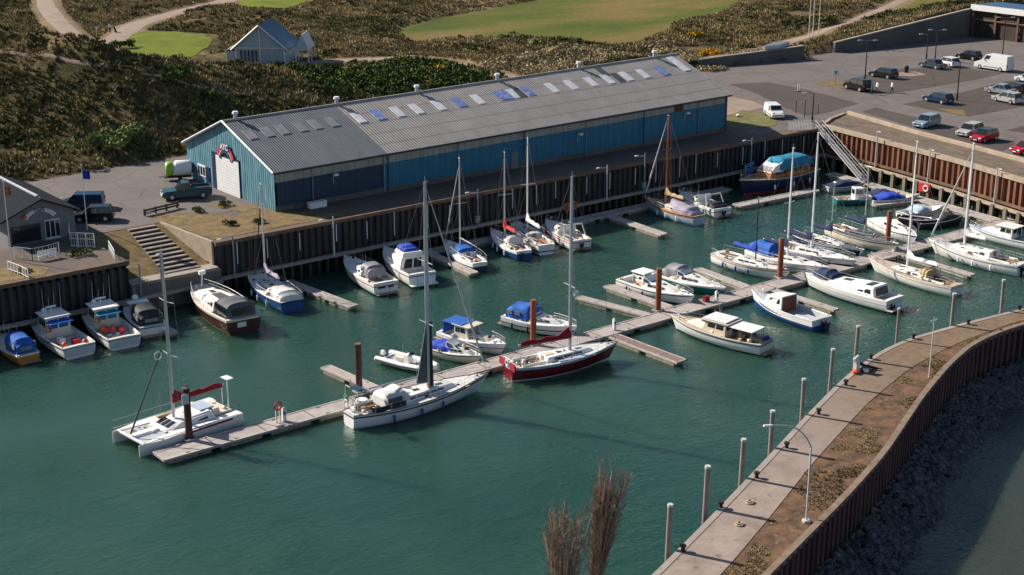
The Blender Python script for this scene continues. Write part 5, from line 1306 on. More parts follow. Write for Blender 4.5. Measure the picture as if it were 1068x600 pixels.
# brown and white classic cruiser
def classic():
    o = place('motor_cruiser', 'dark brown hulled motor cruiser with white cabin and black aft tent', 'motorboat', (59.9, 115.4), 86, 11.2); L = 11.2
    hb, sh, X = make_hull(o, L, 3.9, 1.35, M['brown_hull'], M['gel_cream'], cockpit=(.04, .30), well=.6, side=.2, stripe=(.86, 1.0, M['gel_cream']), boot=M['yellow_hull'], capmat=M['gel_white'], tr=.85, rake=.7, rise=.35, full=2.3)
    cab, q = trunk(o, 'saloon', X(.30, 1), X(.80, 1), 3.0, 2.0, sh(.4)-.02, sh(.75)-.05, .95, .55, M['gel_white'], fr=.9, ar=0, inset=.18, bevel=.08)
    windows(cab, q, [('right', .06, .62, .28, .78, 4), ('left', .38, .94, .28, .78, 4), ('front', .08, .92, .25, .8, 3)], M['glass']); MB().panel(q['top'], .15, .55, .28, .72, .03).build('sun_hatch', M['sky_dark'], cab)
    MB().panel(q['top'], .62, .80, .38, .62, .04).build('hatch', M['glass_blue'], cab)
    t_ = arc(o, 'aft_tent', [(X(.03, 1), 1.35, sh(0)+.08, .9), (X(.05, 1), 1.45, sh(0)+.08, 1.25), (X(.22, 1), 1.45, sh(.2)+.08, 1.35), (X(.27, 1), 1.3, sh(.3)+.7, .65)], M['canvas_grey'])
    for s_ in (-1, 1):
        for k in range(2): MB().box((X(.10+k*.12, 1), s_*1.44, sh(.1)+.72), (1.0, .07, .65)).build('tent_window', M['glass'], t_)
    MB().box((X(.03, 1)-.02, 0, sh(0)+.6), (.06, 1.9, .6)).build('tent_window', M['glass'], t_)
    MB().box((X(0, 1)-.03, .2, .85), (.05, .85, .45)).build('name_plate', M['white_paint'], o)
    MB().tube((X(.82, 1), 0, sh(.8)+.4), (X(.80, 1), 0, sh(.8)+1.6), .08, .06).box((X(.80, 1), 0, sh(.8)+1.8), (.35, .6, .35)).build('signal_mast', M['white_paint'], o)
    rail(o, hb, sh, X, .34, .985, n=10, h=.65, close='bow', name='guard_rail', r=.016); fenders(o, hb, sh, X, [.2, .4, .6], -1)
    clutter(o, X(.82, 1), X(.92, 1), .5, sh(.85), 3, 5, ('gel_white', 'rope'))
classic()
o, hb, sh, X = yacht('blue hulled sailing boat with white deck lying beside the brown cruiser', (65.4, 116.2), 84, 10.0, 3.1, 1.05, M['blue_hull'], M['gel_white'], mastat=(67.0, 124.0), mtop=11.2, mast_t=.62, H=8.9, r=.085, boom=3.4, cover=M['sail_lilac'], hood=None, cap=M['gel_white'], seed=4, clut=14, pal=('green_item', 'canvas_blue', 'gel_white', 'orange'), tr=.75, rise=.4)
arc(o, 'cockpit_tent', [(X(.04, 1), 1.1, 1.1, .5), (X(.10, 1), 1.15, 1.1, .85), (X(.26, 1), 1.1, 1.15, .8), (X(.29, 1), 1.0, 1.15, .3)], M['canvas_white'])
MB().tube((X(.86, 1), 0, sh(.9)), (X(.66, 1), 0, 8.6), .05, .07).build('black_furled_sail', M['canvas_black'], o); MB().tube((X(.84, 1), 0, 2.0), (X(.80, 1), 0, 4.0), .10, .08).build('red_sail_foot', M['canvas_maroon'], o)
o, hb, sh, X = cruiser('white cruiser with grey cockpit glass, left of the white pair below the quay', (76.4, 116.9), 82, 9.4, 3.1, 1.15, M['gel_white'], M['gel_white'], 'screen', stripe=(.70, .76, M['canvas_maroon']), boot=M['navy'], motor=False, seed=3, clut=7, rise=.28, cabin=(.36, .78))
arc(o, 'cockpit_tent', [(X(.22, 1), 1.05, 1.2, .9), (X(.26, 1), 1.08, 1.2, 1.15), (X(.40, 1), 1.0, 1.5, .9), (X(.43, 1), .9, 1.6, .5)], M['sky_dull'])
MB().box((X(0, 1)-.02, .5, .75), (.04, .8, .18)).box((X(0, 1)-.02, -.5, .75), (.04, .6, .18)).build('transom_lettering_plate', M['navy'], o); fenders(o, hb, sh, X, [.05], -1, M['canvas_red'])
def flybridge():
    o = place('motor_cruiser', 'white flybridge cruiser with dark cockpit opening and blue bridge cover', 'motorboat', (80.8, 117.0), 79, 9.3); L = 9.3
    hb, sh, X = make_hull(o, L, 3.3, 1.2, M['gel_white'], M['gel_white'], cockpit=(.04, .32), well=.55, side=.2, stripe=(.80, .86, M['canvas_navy']), boot=M['navy'], tr=.9, rake=.7, rise=.28, full=2.6)
    cab, q = trunk(o, 'saloon', X(.26, 1), X(.80, 1), 2.8, 1.9, sh(.3)-.05, sh(.8)-.05, 1.35, .6, M['gel_white'], fr=1.3, ar=-.25, inset=.16, bevel=.08)
    windows(cab, q, [('right', .34, .84, .45, .80, 1), ('left', .16, .66, .45, .80, 1), ('front', .08, .92, .2, .8, 2)], M['glass']); windows(cab, q, [('back', .12, .88, .06, .82, 2)], M['glass'], 'door')
    fl, q2 = trunk(o, 'flybridge', X(.24, 1), X(.54, 1), 2.3, 1.8, sh(.3)+1.28, sh(.3)+1.15, .42, .42, M['gel_white'], fr=.25, ar=0, inset=.08, bevel=.06)
    arc(fl, 'bridge_cover', [(X(.30, 1), .85, sh(.3)+1.65, .3), (X(.36, 1), .9, sh(.3)+1.65, .5), (X(.48, 1), .8, sh(.3)+1.6, .5), (X(.52, 1), .7, sh(.3)+1.55, .25)], M['canvas_royal'])
    rail(o, hb, sh, X, .45, .985, n=7, h=.55, close='bow', name='bow_rail'); antenna(o, [(X(.3, 1), .6, sh(.3)+1.7, 1.3)])
    MB().box((X(0, 1)-.35, 0, .25), (.7, 2.9, .08)).build('bathing_platform', M['gel_white'], o); fenders(o, hb, sh, X, [.15, .35, .55], -1, M['redpaint']); clutter(o, X(.06, 1), X(.24, 1), 1.0, sh(.2)-.5, 6, 9, ('gel_cream', 'gel_grey', 'orange'))
flybridge()
PALB = ('gel_cream', 'orange', 'canvas_blue', 'gel_grey', 'pink_red')
o, hb, sh, X = yacht('dark hulled sailing boat with two crossed poles, leftmost of the four yachts in a row', (89.3, 117.6), 78, 8.2, 2.7, .95, M['navy'], M['gel_white'], mastat=(89.1, 121.9), mtop=11.0, mast_t=.60, H=9.3, r=.08, boom=2.9, seed=5, clut=14, pal=('canvas_royal', 'gel_cream', 'orange', 'gel_white'), stripe=(.62, 1.0, M['gel_white']), genoa=(M['canvas_white'], .07, .92))
arc(o, 'boom_tent', [(X(.38, 1), 1.0, 1.3, .5), (X(.52, 1), .95, 1.35, .5), (X(.60, 1), .5, 1.4, .3)], M['canvas_blue'])
o, hb, sh, X = yacht('blue hulled sailing boat with a bright red sail cover', (93.4, 118.0), 76, 8.2, 2.8, .95, M['blue_hull'], M['gel_white'], mastat=(95.6, 122.6), mtop=10.6, mast_t=.62, H=8.2, r=.08, boom=2.9, cover=M['canvas_red'], hood=M['canvas_white'], seed=6, clut=8, pal=PALB, stripe=(.72, 1.0, M['gel_white']), motor=True)
o, hb, sh, X = yacht('pale grey decked sailing yacht with a white sail cover and tall white mast', (97.2, 117.0), 73, 10.0, 3.1, 1.0, M['gel_white'], M['deck_white'], mastat=(99.1, 123.0), mtop=11.6, mast_t=.55, H=9.6, r=.085, mastm=M['white_paint'], boom=3.7, cover=M['canvas_white'], seed=7, clut=8, pal=PALB, stripe=(.30, .42, M['navy']), cabm=M['gel_grey'], cap=M['teak'])
o, hb, sh, X = cruiser('white motor sailer crowded with gear, rightmost of the row beside the red life rings', (101.6, 116.9), 76, 8.2, 3.0, 1.0, M['gel_white'], M['gel_white'], 'screen', stripe=(.74, .82, M['canvas_red']), seed=12, clut=18, pal=('gel_cream', 'orange', 'pink_red', 'gel_white'), arch=True, cap=M['teak'])
o, hb, sh, X = yacht('pale blue gaff rigged yacht with wooden masts and a tan mainsail', (119.6, 116.4), 87, 9.0, 3.0, 1.0, M['pale_blue'], M['deck_tan'], mastat=(119.2, 122.0), mtop=11.8, mast_t=.64, H=9.6, r=.09, mastm=M['mast_wood'], boom=3.2, cover=M['canvas_tan'], seed=8, clut=6, stripe=(.84, 1.0, M['varnish']), cabm=M['gel_cream'], genoa=(M['canvas_white'], .10, .97), cap=M['varnish'], spread=(.62,))
arc(o, 'cockpit_tent', [(X(.06, 1), 1.0, 1.0, .4), (X(.14, 1), 1.15, 1.0, .9), (X(.36, 1), 1.1, 1.1, 1.0), (X(.50, 1), .5, 1.3, .9)], M['sail_lilac'])
for s_ in (-1, 1): MB().tube((X(.60, 1), s_*.5, 1.2), (X(.62, 1), s_*.2, 10.2), .04).build('wooden_spar', M['mast_wood'], o)
o, hb, sh, X = cruiser('white sports boat with a radar arch beside the gaff yacht', (123.6, 117.0), 80, 8.6, 2.9, .95, M['gel_white'], M['gel_white'], 'screen', arch=True, seed=14, clut=10, pal=('gel_cream', 'gel_grey', 'canvas_black'), stripe=(.6, .68, M['navy']), cabin=(.46, .84))
arc(o, 'cockpit_cover', [(X(.05, 1), 1.1, .95, .35), (X(.10, 1), 1.15, .95, .6), (X(.2, 1), 1.15, .95, .5)], M['canvas_black'])
# big blue canopied motor yacht in the corner
def barge():
    o = thing('motor_yacht', 'large navy hulled wooden motor yacht under a teal canopy in the far corner', 'motorboat', (139.6, 123.0, WZ), rz=R(183)); L = 13.0
    hb, sh, X = make_hull(o, L, 4.2, 1.5, M['navy'], M['teak'], cockpit=(.04, .2), well=.4, side=.25, boot=M['canvas_red'], capmat=M['gel_cream'], tr=.8, rake=.8, rise=.35, full=2.3)
    cab, q = trunk(o, 'cabin', X(.14, 1), X(.72, 1), 3.3, 2.6, sh(.3)-.02, sh(.7)-.05, 1.15, 1.0, M['varnish'], fr=.5, ar=.1, inset=.15); windows(cab, q, [('right', .06, .9, .4, .8, 6), ('left', .1, .94, .4, .8, 6)], M['glass'])
    arc(o, 'canopy', [(X(.10, 1), 1.5, sh(.2)+1.0, .8), (X(.16, 1), 1.6, sh(.2)+1.0, 1.25), (X(.52, 1), 1.55, sh(.2)+1.0, 1.35), (X(.58, 1), 1.4, sh(.2)+1.0, .9)], M['canvas_teal'])
    ws, q2 = trunk(o, 'windscreen', X(.54, 1), X(.70, 1), 2.7, 2.4, sh(.5)+.75, sh(.6)+.75, 1.2, .7, M['gel_white'], fr=.9, ar=0, inset=.15); windows(ws, q2, [('front', .08, .92, .3, .9, 3), ('left', .1, .8, .35, .9, 2), ('right', .2, .9, .35, .9, 2)], M['sky_dull'], 'screen_pane')
    mb = MB()
    for k in range(6): mb.tube((X(.74, 1), -1.2, sh(.8)+.3+k*.28), (X(.88, 1), -.8, sh(.8)+.3+k*.28), .04)
    mb.tube((X(.74, 1), -1.2, sh(.8)), (X(.74, 1), -1.2, sh(.8)+1.8), .04).tube((X(.88, 1), -.8, sh(.8)), (X(.88, 1), -.8, sh(.8)+1.8), .04); mb.build('blue_rail', M['canvas_blue'], o)
    rail(o, hb, sh, X, .74, .985, n=5, h=.7, close='bow', name='bow_rail'); lifebuoy(o, (X(.5, 1), 1.7, sh(.5)+.5), 'y'); MB().ball((X(.03, 1), 0, sh(0)+.5), .4, .6).build('dinghy_end', M['gel_white'], o, smooth=True)
    fenders(o, hb, sh, X, [.2, .45, .7], 1)
barge()
# small craft under the east wall
def smallboat(label, c, ang, L, B, hullm, inner, cov=None, covr=(.1, .9), wheel=None, seed=1, motor=False, name='small_boat', clut=6, pal=PALB, fb=.6):
    o = thing(name, label, 'boat', (c[0], c[1], WZ), rz=R(ang)); hb, sh, X = make_hull(o, L, B, fb, hullm, inner, cockpit=(.05, .80), well=.38, side=.14, capmat=M['gel_white'], tr=.85, rake=.4, rise=.35, full=2.4)
    if cov:
        a, b = covr; arc(o, 'boat_cover', [(X(a, 1), hb(a)*.98, sh(a)-.02, .25), (X(a*.6+b*.4, 1), hb(a*.6+b*.4)*1.02, sh(.4)-.02, .75), (X(a*.3+b*.7, 1), hb(a*.3+b*.7), sh(.6)-.02, .65), (X(b, 1), max(.1, hb(b)), sh(b)-.02, .15)], cov)
    else: [MB().box((X(t, 1), 0, sh(t)-.12), (.28, hb(t)*1.8, .05)).build('thwart', M['teak'], o) for t in (.25, .5, .7)]
    if wheel:
        w_, q = trunk(o, 'wheelhouse', X(.42, 1), X(.66, 1), B*.62, B*.56, sh(.5)-.3, sh(.5)-.3, 1.6, 1.55, wheel, fr=.2, ar=0, inset=.06, bevel=.03); windows(w_, q, [('front', .1, .9, .55, .88, 2), ('right', .12, .85, .55, .88, 1), ('left', .12, .85, .55, .88, 1), ('back', .12, .85, .5, .88, 1)], M['glass'])
    if motor: outboard(o, X(0, 1), .2)
    if clut: clutter(o, X(.08, 1), X(.38, 1), B*.3, sh(.2)-.3, clut, seed, pal)
    return o
smallboat('small white boat with a royal blue cover nearest the gangway', at(880, 196, -4.9), -20, 5.2, 2.0, M['gel_grey'], M['gel_cream'], M['canvas_navy'])
smallboat('small teal boat with a white upright wheelhouse', at(893, 209, -4.9), -28, 5.6, 2.1, M['teal_hull'], M['gel_cream'], None, wheel=M['gel_white'], seed=2)
smallboat('open boat under a dark navy cover with a red bundle', at(914, 206, -4.9), -25, 5.4, 2.1, M['navy'], M['gel_cream'], M['canvas_navy'], covr=(.3, .9), seed=3, pal=('pink_red', 'gel_white'))
smallboat('white boat with a bright blue domed cover beside the small finger', at(931, 209, -4.9), -22, 6.4, 2.4, M['gel_white'], M['gel_cream'], M['canvas_royal'], covr=(.12, .7), seed=4)
smallboat('white open launch with a pale blue seat cover under the quay wall', at(961, 222, -4.9), -10, 6.2, 2.3, M['gel_white'], M['gel_white'], M['pale_blue'], covr=(.25, .6), seed=5)
smallboat('black inflatable boat lying below the red life ring box', at(978, 232, -4.9), -16, 6.4, 2.3, M['canvas_black'], M['rubber'], M['canvas_black'], covr=(.4, .9), seed=6, motor=True, pal=('gel_white', 'fender_blue', 'rubber'))
smallboat('small dark dinghy with a black cover in front of the inflatable', at(957, 231, -4.9), -70, 4.0, 1.8, M['canvas_black'], M['rubber'], None, seed=7, motor=True, pal=('rubber', 'gel_white'))
# --- main pontoon, far side (bows toward the pontoon)
o, hb, sh, X = cruiser('white cruiser with a bright blue canopy behind the red sailed yacht', (80.4, 102.6), -73, 7.0, 2.7, .95, M['gel_white'], M['gel_white'], 'canopy', M['canvas_blue'], stripe=(.50, .60, M['canvas_black']), boot=M['navy'], motor=True, cabin=(.42, .84))
o, hb, sh, X = cruiser('white cruiser with a blue cockpit roof and row of dark cabin windows', (73.4, 102.9), -78, 6.6, 2.6, .85, M['gel_white'], M['gel_white'], 'wheelhouse', cabm=M['gel_cream'], stripe=(.55, .62, M['canvas_maroon']), seed=21, wheel_h=1.0)
MB().box((X(.26, 1), 0, 2.05), (2.3, 1.9, .12)).build('canvas_roof', M['canvas_blue'], o, bevel=.04); MB().box((X(.10, 1), 0, 1.5), (.1, 1.9, 1.1)).build('canvas_back', M['canvas_blue'], o)
o, hb, sh, X = cruiser('low white boat with a flat blue cover between two other cruisers', (70.4, 100.9), -76, 5.2, 2.2, .7, M['gel_cream'], M['gel_white'], 'screen', seed=22, motor=False, clut=4, cabin=(.5, .86))
arc(o, 'cockpit_cover', [(X(.02, 1), .95, .75, .25), (X(.2, 1), 1.0, .78, .5), (X(.42, 1), .95, .8, .6), (X(.56, 1), .8, .95, .4)], M['canvas_royal'])
def rib():
    o = place('inflatable_boat', 'white and dark inflatable boat with outboard behind the big white yacht', 'boat', (66.0, 101.6), -74, 5.8); L = 5.8
    for s_ in (-1, 1):
        P_ = [(-L/2, s_*.95, .42), (0, s_*1.0, .42), (L*.28, s_*.85, .48), (L*.45, s_*.35, .6), (L*.5, 0, .66)]; mb = MB()
        for a, b in zip(P_, P_[1:]): mb.tube(a, b, .25, n=10)
        for p in P_: mb.ball(p, .25, n=10)
        mb.build('tube', M['gel_white'], o, smooth=True)
        MB().path([(x, y*1.24, z) for x, y, z in P_[:4]], .07, 6).build('rubbing_strake', M['canvas_black'], o)
    make_hull(o, L*.94, 1.9, .35, M['gel_white'], M['gel_grey'], cockpit=(.04, .7), well=.1, side=.1, tr=.9)
    MB().box((-.2, 0, .75), (.7, .65, .8), top=(.7, .9)).build('console', M['gel_white'], o, bevel=.05); MB().box((-1.0, 0, .6), (.9, .6, .45)).build('seat', M['gel_cream'], o, bevel=.05); MB().box((.15, 0, 1.2), (.05, .6, .3)).build('windscreen', M['glass'], o)
    outboard(o, -L/2+.1, .25, M['gel_white']); clutter(o, .5, 1.8, .5, .35, 6, 4, ('gel_white', 'gel_grey', 'gel_cream')); antenna(o, [(-.9, .2, .8, 1.0)])
rib()
o, hb, sh, X = cruiser('white cruiser with a hardtop cabin moored behind the rusty pile', (96.6, 104.4), -86, 8.6, 2.9, .9, M['gel_white'], M['gel_white'], 'screen', seed=23, boot=M['navy'], clut=8)
MB().box((X(.30, 1), 0, 2.15), (1.9, 1.9, .10), top=(.85, .85)).build('hardtop', M['gel_white'], o, bevel=.04); mb = MB(); [mb.tube((X(.22+a_*.16, 1), s_*.85, 1.1), (X(.22+a_*.16, 1), s_*.8, 2.1), .04) for a_ in (0, 1) for s_ in (-1, 1)]; mb.build('hardtop_leg', M['gel_white'], o)
o, hb, sh, X = cruiser('teal hulled cruiser with a grey windscreen canopy', (101.0, 104.0), -86, 8.2, 2.8, .85, M['teal_hull'], M['gel_white'], 'screen', seed=24, stripe=(.82, 1.0, M['gel_white']), clut=6)
arc(o, 'cockpit_tent', [(X(.16, 1), 1.0, .95, .7), (X(.2, 1), 1.05, .95, 1.05), (X(.38, 1), .95, 1.2, .95), (X(.42, 1), .8, 1.4, .5)], M['sky_dull'])
YP = ('canvas_royal', 'gel_cream', 'gel_white', 'gel_grey')
o, hb, sh, X = yacht('white sailing yacht with a royal blue sail cover and dark mast', (108.2, 104.0), -89, 9.2, 3.0, .95, M['gel_white'], M['deck_white'], mastat=(110.2, 99.4), mtop=8.0, mast_t=.58, H=6.6, r=.06, mastm=M['mast_black'], boom=3.2, cover=M['canvas_royal'], seed=31, pal=YP, cap=M['teak'], stripe=(.80, .88, M['teak']), clut=8)
o, hb, sh, X = yacht('white sailing yacht with blue cockpit tent and a white mast', (112.3, 104.8), -87, 9.4, 3.0, .95, M['gel_white'], M['gel_white'], mastat=(114.1, 98.6), mtop=12.7, mast_t=.52, H=10.6, r=.085, mastm=M['white_paint'], boom=3.2, cover=M['canvas_navy'], seed=32, pal=YP, tent=M['canvas_blue'], stripe=(.5, .56, M['navy']))
o, hb, sh, X = yacht('grey decked sailing yacht with navy sail cover under the tall white mast', (116.0, 105.6), -86, 9.8, 3.1, .95, M['gel_grey'], M['gel_white'], mastat=(118.2, 98.9), mtop=13.7, mast_t=.50, H=11.4, r=.10, mastm=M['white_paint'], boom=3.6, cover=M['canvas_navy'], seed=33, pal=YP, stripe=(.3, .5, M['navy']), clut=9)
o, hb, sh, X = yacht('cream hulled sailing boat with navy deck cover and thin mast', (126.0, 105.0), -98, 9.6, 3.0, 1.05, M['gel_cream'], M['canvas_grey'], mastat=(127.1, 99.1), mtop=8.8, mast_t=.55, H=8.0, r=.06, boom=3.0, cover=M['canvas_navy'], seed=34, pal=('canvas_navy', 'gel_white'), clut=8, cabm=M['canvas_grey'], boot=M['navy'])
o, hb, sh, X = yacht('dark decked sailing boat low beside the cream hulled one', (122.6, 104.6), -92, 8.6, 2.8, .9, M['gel_white'], M['canvas_grey'], mast_t=.55, H=6.4, r=.05, boom=2.8, cover=M['canvas_navy'], seed=35, pal=('canvas_navy', 'gel_grey'), clut=6, stripe=(.3, .9, M['navy']))
o, hb, sh, X = cruiser('plain white day cruiser alone behind the right rusty pile', (134.6, 103.4), -112, 8.2, 2.7, .9, M['gel_white'], M['gel_white'], 'none', seed=36, clut=3, motor=False, cabin=(.34, .86))
arc(o, 'cockpit_cover', [(X(.04, 1), 1.0, .9, .15), (X(.14, 1), 1.1, .9, .35), (X(.36, 1), 1.1, .95, .4), (X(.42, 1), .9, 1.0, .3)], M['gel_white'])
# --- near side of the pontoon
o, hb, sh, X = cruiser('white launch with tan deck, low wheelhouse and white flat roofs', (93.2, 82.3), 100, 9.6, 3.1, .95, M['gel_white'], M['deck_tan'], 'wheelhouse', cabm=M['gel_cream'], seed=41, boot=M['navy'], wheel_h=.95, cabin=(.50, .84), cap=M['gel_cream'], tr=.7, pal=('fender_blue', 'gel_cream', 'gel_white'), motor=False, clut=4)
MB().box((X(.22, 1), 0, 1.95), (2.6, 2.1, .09)).build('aft_roof', M['white_paint'], o, bevel=.03); mb = MB(); [mb.tube((X(t, 1), s_*.95, 1.0), (X(t, 1), s_*.95, 1.95), .035) for t in (.1, .22, .34) for s_ in (-1, 1)]; mb.build('roof_post', M['varnish'], o)
MB().box((X(.50, 1), 0, 2.2), (2.5, 2.1, .1)).build('wheelhouse_top', M['white_paint'], o, bevel=.03)
for k in range(3): MB().ball((X(.04, 1), -.8+k*.35, 1.2), .17, 1.3).build('fender_ball', M['fender_blue'], o, smooth=True)
def fishing():
    o = place('fishing_boat', 'white and navy fishing boat with a brown cabin door and open deck', 'workboat', (101.8, 83.4), 88, 8.4); L = 8.4
    hb, sh, X = make_hull(o, L, 2.9, 1.0, M['blue_hull'], M['gel_grey'], cockpit=(.04, .50), well=.55, side=.16, capmat=M['gel_white'], stripe=(.48, 1.0, M['gel_white']), tr=.88, rake=.6, rise=.5, full=2.3)
    whs, q = trunk(o, 'wheelhouse', X(.48, 1), X(.80, 1), 2.2, 1.7, sh(.5)-.5, sh(.75)-.6, 1.7, 1.3, M['gel_white'], fr=.7, ar=.05, inset=.10, bevel=.04); windows(whs, q, [('right', .1, .75, .55, .85, 3), ('left', .25, .9, .55, .85, 3), ('front', .1, .9, .4, .85, 2)], M['glass']); windows(whs, q, [('back', .06, .94, .04, .94, 1)], M['brown_cabin'], 'cabin_bulkhead')
    MB().box((X(.18, 1), 0, sh(.2)-.3), (2.6, 1.1, .18)).build('engine_box', M['gel_grey'], o, bevel=.03); outboard(o, X(0, 1)-.1, .4); fenders(o, hb, sh, X, [.3], -1, M['rubber']); clutter(o, X(.66, 1), X(.86, 1), .5, sh(.8)+.5, 3, 3, ('gel_white', 'orange')); rail(o, hb, sh, X, .62, .985, n=5, h=.45, close='bow', name='bow_rail')
fishing()
def motoryacht():
    o = place('motor_cruiser', 'white motor cruiser with tall glass screen and navy bow covers', 'motorboat', (111.6, 82.8), 93, 10.2); L = 10.2
    hb, sh, X = make_hull(o, L, 3.2, 1.1, M['gel_white'], M['gel_white'], cockpit=(.04, .24), well=.5, side=.2, stripe=(.60, .66, M['gel_grey']), boot=M['navy'], tr=.88, rake=.8, rise=.3, full=2.5)
    cab, q = trunk(o, 'saloon', X(.14, 1), X(.76, 1), 2.7, 1.8, sh(.3)-.02, sh(.7)-.02, 1.0, .5, M['gel_white'], fr=1.0, ar=.25, inset=.18, bevel=.08)
    windows(cab, q, [('right', .06, .80, .30, .74, 5), ('left', .20, .94, .30, .74, 5)], M['glass']); windows(cab, q, [('back', .12, .88, .10, .85, 1)], M['glass_blue'], 'aft_screen'); MB().panel(q['top'], .12, .26, .2, .8, .04).build('roof_hatch', M['glass'], cab); MB().panel(q['top'], .62, .8, .3, .7, .04).build('roof_hatch', M['glass'], cab)
    arc(o, 'bow_cover', [(X(.66, 1), .9, sh(.7)+.5, .3), (X(.72, 1), .95, sh(.7)+.2, .95), (X(.82, 1), .7, sh(.8)+.1, .9), (X(.88, 1), .5, sh(.88)+.1, .3)], M['canvas_navy'])
    rail(o, hb, sh, X, .3, .985, n=9, h=.6, close='bow', name='guard_rail'); MB().box((X(0, 1)-.35, 0, .3), (.7, 2.8, .08)).build('bathing_platform', M['gel_cream'], o); outboard(o, X(0, 1)-.2, .3, y=.9); MB().box((X(.02, 1), -1.3, .6), (.25, .3, 1.1)).build('dark_fender', M['rubber'], o)
motoryacht()
yacht('white sailing yacht with tan sprayhood and bare white mast, nearer the pier', (121.2, 81.9), 88, 10.3, 3.2, .95, M['gel_white'], M['deck_tan'], mastat=at(946, 277.5, -3.7), mtop=14.3, mast_t=.60, H=11.5, r=.09, mastm=M['white_paint'], boom=3.9, cover=M['gel_white'], hood=M['canvas_tan'], seed=51, clut=8, pal=('gel_grey', 'orange', 'gel_cream'), genoa=None, stripe=(.80, .84, M['teak']))
o, hb, sh, X = yacht('white motor sailer with long saloon windows, tallest mast on the right', (131.2, 82.4), 92, 10.4, 3.4, 1.05, M['gel_white'], M['deck_white'], mastat=at(1005.5, 257, -3.7), mtop=12.6, mast_t=.66, H=11.4, r=.12, mastm=M['white_paint'], boom=2.6, cover=M['gel_white'], seed=52, clut=10, pal=('gel_white', 'rubber', 'gel_grey'), stripe=(.80, .85, M['navy']), genoa=(M['canvas_white'], .11, .92), cabh=.75, wins=4, motor=True, cabin=(.36, .78))
o, hb, sh, X = cruiser('white cruiser with a canvas topped wheelhouse at the right edge of the picture', (140.4, 86.6), 92, 7.6, 2.8, .85, M['gel_white'], M['pale_blue'], 'wheelhouse', seed=53, wheel_h=1.0, clut=4)
# --- the big white yacht
o, hb, sh, X = yacht('largest white yacht with navy stripe and white cockpit tent alongside the pontoon', (55.7, 91.0), -0.8, 12.3, 3.6, 1.12, M['gel_white'], M['deck_white'], mast_t=.60, mtop=18.3, r=.15, mastm=M['gel_grey'], boom=5.6, stripe=(.80, .90, M['navy']), boot=M['pale_blue'], hood=None, seed=61, spread=(.32, .62), wheel=False, clut=5, wins=5, cap=M['teak'], cabin=(.40, .78), cabh=.5, tr=.42, rise=.22, pal=('gel_white', 'gel_cream'), name='sailing_yacht', aftrise=.0, genoa=(M['gel_grey'], .10, .97))
t_ = arc(o, 'cockpit_tent', [(X(.22, 1), 1.1, 1.15, .7), (X(.24, 1), 1.15, 1.15, 1.0), (X(.37, 1), 1.15, 1.25, 1.1), (X(.41, 1), 1.0, 1.35, .5)], M['canvas_white'])
for s_ in (-1, 1): MB().box((X(.29, 1), s_*1.13, 1.25+.5), (1.3, .08, .42)).build('tent_window', M['canvas_grey'], t_)
for s_ in (-1, 1):
    for k in range(2): MB().box((X(.18+k*.12, 1), s_*(hb(.2)-.02), 1.42), (1.3, .04, .42)).build('weather_cloth', M['canvas_black'], o)
xm = X(.60, 1)
MB().prismy([(xm+.2, 1.9), (xm-1.15, 2.1), (xm-.85, 3.4), (xm-.10, 7.2), (xm+.18, 7.2)], -.09, .09).build('staysail_cover', M['canvas_grey'], o, bevel=.03)
MB().tube((xm+.22, 0, 1.6), (xm+.2, 0, 7.0), .24, .16, n=8).build('mast_cover', M['canvas_black'], o, smooth=True)
mb = MB().path([(X(.02, 1), -1.0, 1.4), (X(.03, 1), -.9, 3.1), (X(.03, 1), .9, 3.1), (X(.02, 1), 1.0, 1.4)], .035, 6); mb.tube((X(.02, 1), 0, 3.1), (X(.02, 1), 0, 3.9), .04); mb.build('stern_gantry', M['steel'], o)
MB().box((X(.05, 1), -.4, 3.2), (.7, 1.1, .05)).build('solar_panel', M['glass_blue'], o); MB().box((X(.03, 1), .9, 2.0), (.2, .4, .55)).build('flag', M['green_item'], o)
MB().tube((X(.1, 1), 0, 1.8), (X(.1, 1), 0, 2.0), .5, .45, n=12).build('life_raft', M['gel_white'], o); fenders(o, hb, sh, X, [.3, .45, .6], 1, M['fender_blue']); lifebuoy(o, (X(.01, 1), .5, 1.8), 'x', M['white_paint'])
# --- the dark red yacht
o, hb, sh, X = yacht('dark red hulled yacht with a crimson sail cover and red stern', (71.6, 91.4), -9.5, 9.9, 3.3, 1.15, M['maroon'], M['deck_white'], mast_t=.60, mtop=16.7, r=.13, mastm=M['gel_grey'], boom=5.0, cover=M['canvas_maroon'], stripe=(.86, 1.0, M['pale_blue']), boot=M['gel_white'], seed=62, spread=(.38, .66), wheel=True, clut=12, wins=3, cap=M['gel_white'], cabin=(.38, .80), pal=('gel_cream', 'gel_white', 'canvas_tan', 'pink_red'), tr=.5, rise=.25, name='sailing_yacht', boomz=1.25, aftrise=.0)
lifebuoy(o, (X(0, 1)-.1, .0, 1.5), 'x', M['white_paint']); [MB().box((X(0, 1)-.05, s_*.9, 1.35), (.12, .9, .6)).build('dodger', M['canvas_maroon'], o) for s_ in (-1, 1)]
xm = X(.60, 1); MB().tube((xm+.1, -.25, 6.6), (xm+.5, -.25, 6.6), .22, .22, n=10).build('radar_dome', M['white_paint'], o, smooth=True)
for s_ in (-1, 1): MB().box((X(.60, 1), s_*1.15, sh(.6)+.06), (3.6, .45, .03)).build('side_deck_grip', M['pale_blue'], o)
